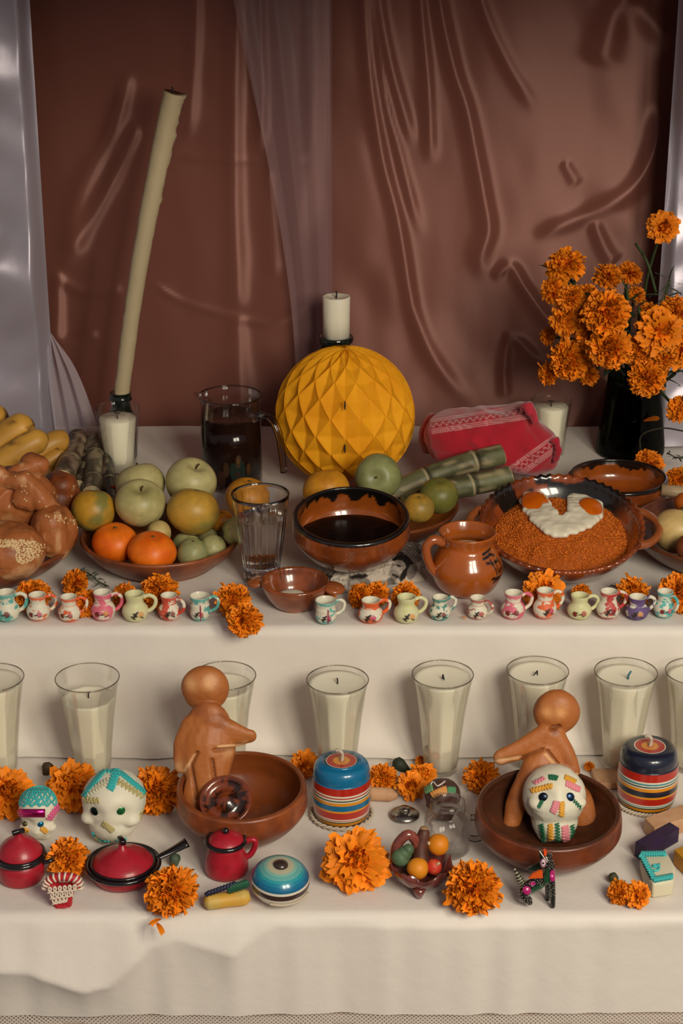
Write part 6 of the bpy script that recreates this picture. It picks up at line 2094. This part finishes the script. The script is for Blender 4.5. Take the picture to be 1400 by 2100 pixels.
# skull in the dark bowl
t, zig, eye, sq_, pt = skull('white sugar skull with pink, orange and green icing sitting in the dark bowl', 1138, 1660, 130, 142, 1737, Z1 + 0.010, 3, (220, 208, 180), rz=0.04, ez=1.62)
eye(1114, 1635, 9.5, (16, 30, 46)); eye(1168, 1635, 9.5, (24, 52, 82))
zig(1090, 1622, 1132, 1611, 14, 4, YL, 0.0014)
zig(1160, 1606, 1188, 1620, 11, 5, PK, 0.0014)
zig(1158, 1594, 1178, 1604, 8, 4, YL, 0.0015)
zig(1096, 1606, 1116, 1596, 7, 3, PK, 0.0013); zig(1126, 1594, 1142, 1596, 6, 4, GN, 0.0014)
zig(1112, 1642, 1104, 1656, 8, 3, GN, 0.0009); zig(1176, 1642, 1190, 1656, 7, 3, GN, 0.0008)
zig(1142, 1644, 1134, 1666, 10, 6, PK, 0.0013); zig(1152, 1645, 1151, 1673, 10, 4, YL, 0.0013)
zig(1110, 1690, 1115, 1726, 14, 4, GN, 0.0009); zig(1129, 1690, 1129, 1722, 11, 4, YL, 0.0013); zig(1142, 1688, 1144, 1726, 13, 4, GN, 0.0009)
zig(1158, 1694, 1160, 1724, 11, 6, PK, 0.0014); zig(1172, 1692, 1176, 1724, 12, 4, GN, 0.0008)
# chocolate skull
t, zig, eye, sq_, pt = skull('dark chocolate sugar skull with green icing leaves behind the jar mug', 908, 1640, 76, 78, 1690, L1, 4, WS)
for c in t.children:
    if c.name.startswith('head'):
        me = c.data; n = len(me.vertices); cc = np.ones((n, 4)); cc[:, :3] = sa(78, 50, 44); me.color_attributes['Col'].data.foreach_set('color', cc.ravel())
zig(872, 1622, 886, 1616, 8, 5, (112, 152, 104), 0.0018); zig(918, 1620, 932, 1621, 7, 5, (84, 136, 96), 0.0018)
zig(886, 1630, 914, 1618, 12, 5, (214, 146, 78), 0.0018); zig(900, 1622, 914, 1628, 6, 4, (222, 160, 96), 0.0016)
sq_('icing_squiggle', [pt(*q_)[0] for q_ in ((882, 1612), (888, 1604), (896, 1612), (904, 1609), (912, 1603))], (204, 190, 176), 0.0010)

# red sugar basket with white icing
P = on(128, 1862, L1); m_ = mpp(P)
t = thing('sugar_basket', 'small red sugar basket with white icing loops at the front left', 'sweet', P, (0, 0, 0))


def px3(x, y, Y): return np.array(at(x, y, Y)) - np.array(P)


Yq = P.y + 0.004
bm_parts = []
body = spl([px3(102, 1812, Yq), px3(130, 1818, Yq), px3(158, 1812, Yq)], 6)
parts = [box(px3(128, 1838, Yq + 0.004), (60 * m_, 0.014, 0.030), bev=0.004), box(px3(126, 1860, Yq + 0.002), (36 * m_, 0.014, 0.009), bev=0.002)]
hdl = spl([px3(95, 1822, Yq + 0.004), px3(102, 1806, Yq + 0.004), px3(128, 1798, Yq + 0.004), px3(156, 1804, Yq + 0.004), px3(163, 1822, Yq + 0.004)], 6)
parts.append(tube(hdl, 0.005, 10))
v, f = fuse(parts, 0.0012, 4)
tp = np.clip((v[:, 2] - 0.002) / 0.028, 0.0, 1.2)
v[:, 0] *= (0.62 + 0.38 * tp)
v[:, 2] = np.maximum(v[:, 2], 0)
obj('body', (v, f), m_sugar, t, col=np.tile(sa(182, 30, 40), (len(v), 1)) * (1 + 0.1 * fbm(v * 80, 3))[:, None])
for row, (y0, x0, x1, nl) in enumerate(((1826, 97, 158, 6), (1838, 102, 150, 5), (1849, 107, 138, 4))):
    pts = []
    for i in range(nl * 12 + 1):
        q = i / (nl * 12); a = q * nl * 2 * PI
        x = x0 + (x1 - x0) * q + 5 * math.sin(a); y = y0 + 5.5 * math.cos(a) - q * 6
        pts.append(px3(x, y, Yq - 0.0065 + row * 0.001))
    obj('icing_loops', tube(pts, 0.0011, 6), m_icing, t, col=sa(226, 206, 186))
for i in range(12):
    q = (i + 0.5) / 12; c_ = hdl[int(q * (len(hdl) - 1))]
    d = np.array(c_) - px3(128, 1826, Yq + 0.004); d /= np.linalg.norm(d)
    obj('icing_stroke', tube([c_ - d * 0.002 + np.array([0, -0.0045, 0]), c_ + d * 0.0035 + np.array([0, -0.0045, 0]), c_ + d * 0.0055], 0.0013, 6), m_icing, t, col=sa(226, 206, 186))

# yellow sugar fruit with dark stem icing
P = on(468, 1862, L1)
t = thing('sugar_sweet', 'yellow sugar sweet with dark blue and green icing below the coffee pot', 'sweet', P)
px3 = lambda x, y, Y: np.array(at(x, y, Y)) - np.array(P)
Yq = P.y + 0.002
pth = spl([px3(418, 1856, Yq - 0.002), px3(445, 1853, Yq), px3(475, 1846, Yq + 0.004), px3(512, 1836, Yq + 0.008)], 8)
pth[:, 2] = np.maximum(pth[:, 2], 0.007)
v, f = tube(pth, np.interp(np.linspace(0, 1, len(pth)), [0, .1, .5, .9, 1], [0.004, 0.0085, 0.008, 0.009, 0.005]), 18)
v[:, 2] = np.maximum(v[:, 2], 0.0)
obj('body', (v, f), m_sugar, t, col=mixc(sa(206, 158, 62), sa(196, 170, 96), 0.5 + fbm(v * 50, 3)))
pts = [px3(422 + i * 3.2, 1834 - i * 1.15 + (2.5 if i % 2 else -2.5), Yq - 0.002 + 0.0002 * i) for i in range(20)]
obj('icing_squiggle', tube(spl(pts, 4), 0.0022, 7), m_icing, t, col=sa(36, 38, 60))
pts = [px3(468 + i * 2.6, 1824 - i * 0.8 + (6 if i % 2 else -6), Yq + 0.001) for i in range(16)]
obj('icing_leaf', tube(spl(pts, 4), 0.0024, 7), m_icing, t, col=sa(34, 86, 62))

# white sugar coffin with turquoise icing
P = on(1345, 1822, L1)
t = thing('sugar_coffin', 'white sugar coffin edged with turquoise icing under the purple block', 'sweet', P)
px3 = lambda x, y, Y: np.array(at(x, y, Y)) - np.array(P)
def top_pt(x, y, zz):
    p = on(x, y, Z1 + zz); return np.array(p) - np.array(P)
zz = 0.020
corners = [(1312, 1750), (1368, 1747), (1386, 1778), (1382, 1806), (1338, 1812), (1318, 1778)]
Vt = [top_pt(x, y, zz) for x, y in corners]
Vb = [np.array([p[0] * 0.96, p[1], 0.0]) for p in Vt]
bm = bmesh.new()
bt = [bm.verts.new(p) for p in Vt]; bb = [bm.verts.new(p) for p in Vb]
bm.faces.new(bt[::-1]); bm.faces.new(bb)
for i in range(6): bm.faces.new((bt[i], bt[(i + 1) % 6], bb[(i + 1) % 6], bb[i]))
bmesh.ops.recalc_face_normals(bm, faces=bm.faces[:])
bmesh.ops.bevel(bm, geom=bm.edges[:], offset=0.003, segments=3, affect='EDGES', profile=0.5)
bm.verts.index_update()
v = np.array([list(x.co) for x in bm.verts]); f = [tuple(x.index for x in q.verts) for q in bm.faces]; bm.free()
obj('body', (v, f), m_sugar, t, col=np.tile(sa(214, 204, 176), (len(v), 1)))
v, f = ball(top_pt(1352, 1822, 0.005) + np.array([0, 0.002, 0]), (0.010, 0.006, 0.005), 16, 10)
v[:, 2] = np.maximum(v[:, 2], 0)
obj('foot', (v, f), m_sugar, t, col=np.tile(sa(206, 196, 164), (len(v), 1)))
for (xa, ya), (xb, yb) in (((1364, 1750), (1314, 1751)), ((1314, 1752), (1340, 1802)), ((1340, 1804), (1378, 1797))):
    n_ = 20
    L = math.hypot(xb - xa, yb - ya)
    pts = []
    for i in range(n_ + 1):
        q = i / n_; sg = 4.5 if i % 2 else -4.5
        pts.append(top_pt(xa + (xb - xa) * q - (yb - ya) / L * sg, ya + (yb - ya) * q + (xb - xa) / L * sg, zz + 0.001))
    obj('icing_border', tube(spl(pts, 4), 0.0016, 7), m_icing, t, col=sa(70, 184, 182))
pts = [top_pt(1345 + 6 * math.cos(a), 1776 + a * 1.2 - 4 + 4 * math.sin(a), zz + 0.001) for a in np.linspace(0, 9, 24)]
obj('icing_swirl', tube(pts, 0.0014, 7), m_icing, t, col=sa(70, 184, 182))

# wooden blocks
def block(label, pts, h, m, rz_name='wooden_block'):
    """four top corners given in pixels, at height h"""
    Vt = [np.array(on(x, y, L1 + h)) for x, y in pts]
    o = sum(Vt) / 4; o[2] = L1
    bm = bmesh.new()
    tv = [bm.verts.new(p - o) for p in Vt]; bv = [bm.verts.new((p[0] - o[0], p[1] - o[1], 0)) for p in Vt]
    bm.faces.new(tv[::-1]); bm.faces.new(bv)
    for i in range(4): bm.faces.new((tv[i], tv[(i + 1) % 4], bv[(i + 1) % 4], bv[i]))
    bmesh.ops.recalc_face_normals(bm, faces=bm.faces[:])
    bmesh.ops.bevel(bm, geom=bm.edges[:], offset=0.0007, segments=2, affect='EDGES', profile=0.5)
    bm.verts.index_update()
    v = np.array([list(x.co) for x in bm.verts]); f = [tuple(x.index for x in q.verts) for q in bm.faces]; bm.free()
    return tag(obj('wooden_block', (v, f), m, None, smooth=False, loc=tuple(o)), label, 'block')


block('bare pine wooden block at the right edge beside the navy topped toy', [(1322, 1677), (1425, 1640), (1450, 1664), (1342, 1698)], 0.018, m_wood)
block('purple wooden block lying across the pine block', [(1302, 1726), (1372, 1685), (1393, 1698), (1322, 1738)], 0.018,
      M('purple_paint', s(52, 34, 66), 0.45, 0.4, bump=(200, 0.2), mott=(60, s(38, 28, 44), 0.4, 0.7)))
block('mustard yellow wooden block cut by the right edge', [(1382, 1742), (1440, 1718), (1470, 1742), (1410, 1770)], 0.018,
      M('mustard_paint', s(186, 128, 30), 0.45, 0.4, bump=(200, 0.15)))
block('thin tan wooden slab between the dark bowl and the navy topped toy', [(1212, 1576), (1276, 1576), (1290, 1606), (1226, 1606)], 0.008, m_wood)
v, f = tube(spl([on(758, 1628, L1 + 0.007), on(790, 1629, L1 + 0.007), on(815, 1633, L1 + 0.006)], 6), np.interp(np.linspace(0, 1, 13), [0, .7, 1], [0.008, 0.008, 0.003]), 16)
v[:, 2] = np.maximum(v[:, 2], L1)
tag(obj('wooden_spoon', (v, f), m_wood, None, origin=tuple(on(790, 1629, L1))), 'rounded end of a pale wooden piece behind the bright blue toy', 'wood')

# ------------------------------------------------------------------ metal lid, jar mug, tiny fruit basket
P = on(829, 1672, L1); m_ = mpp(P); R = 31 * m_
t = thing('metal_lid', 'small dull metal lid lying in front of the marigolds', 'lid', P)
obj('disc', lathe([(R, 0), (R * 1.0, 0.0015), (R * 0.85, 0.004), (R * 0.5, 0.006), (R * 0.3, 0.0065), (0, 0.0065)], 48), m_metal, t)
obj('knob', lathe([(R * 0.36, 0.006), (R * 0.37, 0.0095), (R * 0.33, 0.0105), (0, 0.0108)], 28), m_metal, t)

P, H, m_ = stand(917, 1768, 1644, 44, Z1); P.z += 0.001
t = thing('jar_mug', 'tiny empty glass jar mug with screw neck and handle', 'jar', P)
q = lambda r_: r_ * m_
prof = [(0, 0), (q(42), 0), (q(46), 0.002), (q(48), H * 0.06), (q(48), H * 0.62), (q(45), H * 0.70), (q(37), H * 0.76), (q(34), H * 0.79), (q(37), H * 0.82), (q(34), H * 0.85), (q(37), H * 0.89), (q(34), H * 0.92), (q(35), H), (q(31), H), (q(30), H * 0.8), (q(42), H * 0.68), (q(45), H * 0.6), (q(45), H * 0.08), (0, 0.005)]
obj('glass', lathe(prof, 56), m_jarglass, t)
hp = spl([(q(47), 0, H * 0.66), (q(62), 0, H * 0.66), (q(70), 0, H * 0.62), (q(71), 0, H * 0.50), (q(71), 0, H * 0.34), (q(68), 0, H * 0.25), (q(58), 0, H * 0.22), (q(47), 0, H * 0.24)], 6)
obj('handle', tube(hp, 0.0036, 12), m_handle_glass, t)

P, H, m_ = stand(865, 1838, 1772, 30, Z1); P.z += 0.001
R = 63 * m_; H = 0.030
t = thing('toy_basket', 'tiny dark glazed clay basket on three feet, filled with painted fruit', 'basket', P)
v, f = lathe([(0, 0.006), (R * 0.45, 0.006), (R * 0.8, 0.014), (R, H), (R * 0.93, H), (R * 0.72, 0.018), (R * 0.4, 0.011), (0, 0.011)], 48, lambda r_, z, a, k: (r_ * (1 + 0.05 * math.cos(7 * a + z * 100)), z + (0.003 * math.sin(5 * a) if z > H * 0.9 else 0)))
v += 0.0012 * fbm(v * 100, 3)[:, None]
col = mixc(sa(62, 34, 32), sa(120, 56, 48), 0.5 + 0.8 * fbm(v * 60, 8))
obj('bowl', (v, f), m_glaze, t, col=col)
for a in (-1.75, 0.5, 2.4):
    v, f = lathe([(0, -0.0005), (0.003, 0), (0.0055, 0.006), (0.007, 0.011), (0, 0.012)], 14)
    obj('foot', (v + np.array([R * 0.6 * math.cos(a), R * 0.6 * math.sin(a), 0]), f), m_glaze, t, col=np.tile(sa(110, 52, 44), (len(v), 1)))
hp = spl([(-R * 0.88, 0.004, H), (-R * 0.82, 0.006, H + 0.018), (-R * 0.48, 0.008, H + 0.030), (-R * 0.20, 0.010, H + 0.020), (-R * 0.16, 0.01, H + 0.004)], 6)
v, f = tube(hp, 0.0055, 12)
obj('handle', (v, f), m_glaze, t, col=mixc(sa(86, 38, 32), sa(140, 70, 58), 0.5 + 0.8 * fbm(v * 120, 4)))


def small_fruit(label, cx, cy, rpx, Y, c1, c2, stem=None, sc_=(1, 1, 1), cat='toy fruit', rot=(0, 0, 0)):
    C = at(cx, cy, Y); r = rpx * mpp(C)
    v, f = ball((0, 0, 0), (r * sc_[0], r * sc_[1], r * sc_[2]), 26, 16)
    v *= (1 + 0.04 * vnoise(v / r * 1.2, 3))[:, None]
    col = mixc(sa(*c1), sa(*c2), sstep(0.15, 0.6, fbm(v / r * 1.1 + cx, 4)))
    o = tag(obj('toy_fruit', (v, f), m_paint, None, col=col, loc=C, rot=rot), label, cat)
    if stem:
        v, f = tube([np.array(stem) * r * 0.9, np.array(stem) * r * 1.15, np.array(stem) * r * 1.35 + np.array([r * 0.1, 0, r * 0.1])], [r * 0.22, r * 0.2, r * 0.12], 8)
        obj('stem', (v, f), m_paint, o, col=sa(196, 168, 130))
    return o


small_fruit('painted orange with reddish blush at the back of the tiny basket', 898, 1732, 22.5, P.y + 0.012, (216, 128, 22), (206, 84, 26), (-0.75, -0.3, 0.3))
small_fruit('painted orange at the front of the tiny basket, touching the red apple', 856, 1781, 22.5, P.y - 0.008, (218, 134, 28), (208, 110, 20))
small_fruit('painted red apple in the tiny basket', 889, 1778, 17, P.y + 0.000, (196, 52, 38), (206, 80, 50), (0.4, -0.5, 0.7))
C = at(826, 1752, P.y + 0.000); r = 20 * mpp(C)
v, f = fuse([ball((-r * 0.25, 0, -r * 0.35), r * 0.98, 20, 12), ball((r * 0.55, 0, r * 0.55), r * 0.62, 18, 10), ball((r * 0.15, 0, r * 0.1), r * 0.8, 18, 10)], r * 0.08, 6)
tag(obj('toy_fruit', (v, f), m_paint, None, col=mixc(sa(66, 88, 58), sa(88, 110, 80), 0.5 + 0.7 * fbm(v / r * 2, 5)), loc=C), 'painted green pear in the tiny basket', 'toy fruit')
pt_ = [at(862, 1772, P.y + 0.004), at(862, 1740, P.y + 0.010), at(868, 1712, P.y + 0.014), at(869, 1700, P.y + 0.016)]
v, f = tube(spl(pt_, 6), np.interp(np.linspace(0, 1, 19), [0, .4, .9, 1], [0.010, 0.008, 0.0055, 0.0045]), 16)
o = tag(obj('toy_fruit', (v, f), m_paint, None, col=mixc(sa(64, 34, 26), sa(92, 52, 40), 0.5 + 0.7 * fbm(v * 120, 5)), origin=tuple(pt_[0])), 'brown painted root standing up in the tiny basket', 'toy fruit')
v, f = ball(np.array(pt_[3]) - np.array(pt_[0]), (0.0048, 0.0048, 0.0028), 14, 8)
obj('cut_end', (v, f), m_paint, o, col=sa(150, 118, 84))

# ------------------------------------------------------------------ painted carved animal
P = on(1100, 1858, L1)
Ya = P.y
px3 = lambda x, y, dy=0.0: np.array(at(x, y, Ya + dy)) - np.array(P)
ma = mpp(P)
bp = []


def limb(pts, rad):
    W = spl([px3(*p) for p in pts], 5)
    rs = np.interp(np.linspace(0, 1, len(W)), np.linspace(0, 1, len(rad)), np.array(rad) * ma)
    bp.append(tube(W, rs, 14)); bp.append(ball(W[0], rs[0], 12, 8)); bp.append(ball(W[-1], rs[-1], 12, 8))


limb([(1079, 1822, 0.006), (1100, 1812, 0.006), (1124, 1795, 0.004)], (15, 14, 14))
limb([(1124, 1800, 0.004), (1126, 1780, 0.003), (1122, 1764, 0.002), (1117, 1750, 0.0)], (13, 12, 11, 6))
limb([(1122, 1766, 0.003), (1128, 1752, 0.0)], (10, 4))
limb([(1131, 1798, -0.001), (1133, 1830, -0.001), (1133, 1858, -0.001)], (7, 6, 5.5))
limb([(1122, 1798, 0.014), (1123, 1828, 0.014), (1122, 1846, 0.014)], (7, 6, 5.5))
limb([(1078, 1824, 0.0), (1074, 1840, -0.002), (1086, 1851, -0.003)], (14, 9, 6))
limb([(1078, 1824, 0.014), (1076, 1836, 0.014), (1086, 1846, 0.014)], (13, 9, 6))
v, f = fuse(bp, 0.0007, 4)
dz = v[:, 2].min()
# paint, measured in front-view pixels
W = v + np.array(P)
dd = W - np.array(CAM); de = dd[:, 1] * CP - dd[:, 2] * SP
npx = dd[:, 0] / de * FPX + 700; npy = (-dd[:, 1] * SP - dd[:, 2] * CP) / de * FPX + 1050


def el(cx, cy, rx, ry, rot=0):
    c_, s_ = math.cos(rot), math.sin(rot)
    u = (npx - cx) * c_ + (npy - cy) * s_; w = -(npx - cx) * s_ + (npy - cy) * c_
    return sstep(1.1, 0.9, (u / rx) ** 2 + (w / ry) ** 2)


K = lambda c_: np.tile(sa(*c_), (len(v), 1))
col = K((26, 24, 22))
col = mixc(col, K((20, 70, 44)), np.maximum(el(1121, 1797, 6, 17), el(1099, 1826, 20, 7, -0.6)))
col = mixc(col, K((178, 24, 108)), np.maximum(np.maximum(el(1133, 1796, 6, 12), el(1080, 1826, 8, 9, -0.5)), el(1092, 1812, 6, 4)))
t = thing('carved_animal', 'black carved wooden animal painted with dots, green and magenta patches, head raised', 'figurine', P)
obj('body', (v, f), m_gloss, t, col=col)
T = bvh((v, f))
dots = []
r0 = np.random.default_rng(5)
front = []
for i in range(900):
    x, y = r0.uniform(1064, 1142), r0.uniform(1748, 1856)
    d_ = ray(x, y); o_ = CAM - P
    h, n_ = hit(T, o_, d_)
    if h is None: continue
    if (el.__call__ and ((x - 1121) / 7) ** 2 + ((y - 1797) / 18) ** 2 < 1) or ((x - 1133) / 7) ** 2 + ((y - 1796) / 13) ** 2 < 1 or ((x - 1080) / 9) ** 2 + ((y - 1826) / 10) ** 2 < 1 or ((x - 1099) / 19) ** 2 + ((y - 1826) / 9) ** 2 < 1: continue
    if y > 1838 and x > 1115: continue
    if any((h - g_).length < 0.0018 for g_ in front): continue
    front.append(h)
    dots.append(ball(h, 0.00042, 6, 4))
if dots: tag(obj('painted_dots', join(*dots), m_paint, t, col=sa(214, 206, 180)), kind='stuff')


def wedge(name, pts, th, colr, dy):
    pts3 = [px3(x, y, dy) for x, y in pts]
    n_ = len(pts3)
    V_ = pts3 + [p + np.array([0, th, 0]) for p in pts3]
    F_ = [tuple(range(n_)), tuple(range(2 * n_ - 1, n_ - 1, -1))] + [(i, n_ + i, n_ + (i + 1) % n_, (i + 1) % n_) for i in range(n_)]
    return obj(name, (np.array(V_), F_), m_gloss, t, smooth=False, col=sa(*colr))


wedge('wing', [(1083, 1802), (1092, 1793), (1104, 1787), (1112, 1786), (1113, 1801)], 0.003, (216, 84, 16), -0.004)
wedge('ear', [(1079, 1784), (1090, 1777), (1106, 1770), (1113, 1772), (1112, 1783), (1096, 1787)], 0.003, (24, 40, 32), 0.006)
wedge('jaw', [(1104, 1743), (1109, 1746), (1119, 1764), (1114, 1770), (1108, 1768)], 0.004, (22, 42, 30), -0.001)
wedge('tongue', [(1114, 1744), (1118, 1741), (1122, 1748), (1119, 1757), (1115, 1754)], 0.002, (222, 74, 24), -0.005)
obj('tooth_line', tube([px3(1106, 1745, -0.006), px3(1114, 1757, -0.0065), px3(1122, 1768, -0.006)], 0.0006, 6), m_paint, t, col=sa(224, 214, 196))
obj('tooth_line', tube([px3(1119, 1757, -0.0065), px3(1124, 1766, -0.006)], 0.0006, 6), m_paint, t, col=sa(224, 214, 196))
for nm, rx, ry, c_, o_ in (('eye_ring', 6.5, 11, (150, 104, 130), 0.0), ('eye', 4.2, 8, (214, 190, 196), -0.0008), ('pupil', 2.0, 2.3, (40, 22, 20), -0.0018)):
    h = px3(1113.5, 1770, -0.0062 + o_)
    v2, f2 = ball(h, (rx * ma, 0.0012, ry * ma), 18, 10)
    obj(nm, (v2, f2), m_paint, t, col=sa(*c_))
tl = spl([px3(1076, 1818, 0.006), px3(1068, 1808, 0.007), px3(1061, 1795, 0.008), px3(1053, 1778, 0.009)], 8)
v2, f2 = tube(tl, np.interp(np.linspace(0, 1, len(tl)), [0, .4, 1], [0.0028, 0.0042, 0.0008]), 12)
kk = np.concatenate([np.repeat(np.linspace(0, 1, len(tl)), 12), [0, 1]])
obj('tail', (v2, f2), m_gloss, t, col=mixc(np.tile(sa(26, 26, 22), (len(v2), 1)), np.tile(sa(176, 168, 136), (len(v2), 1)), (np.sin(kk * 50) > 0.35) * (kk > 0.15)))
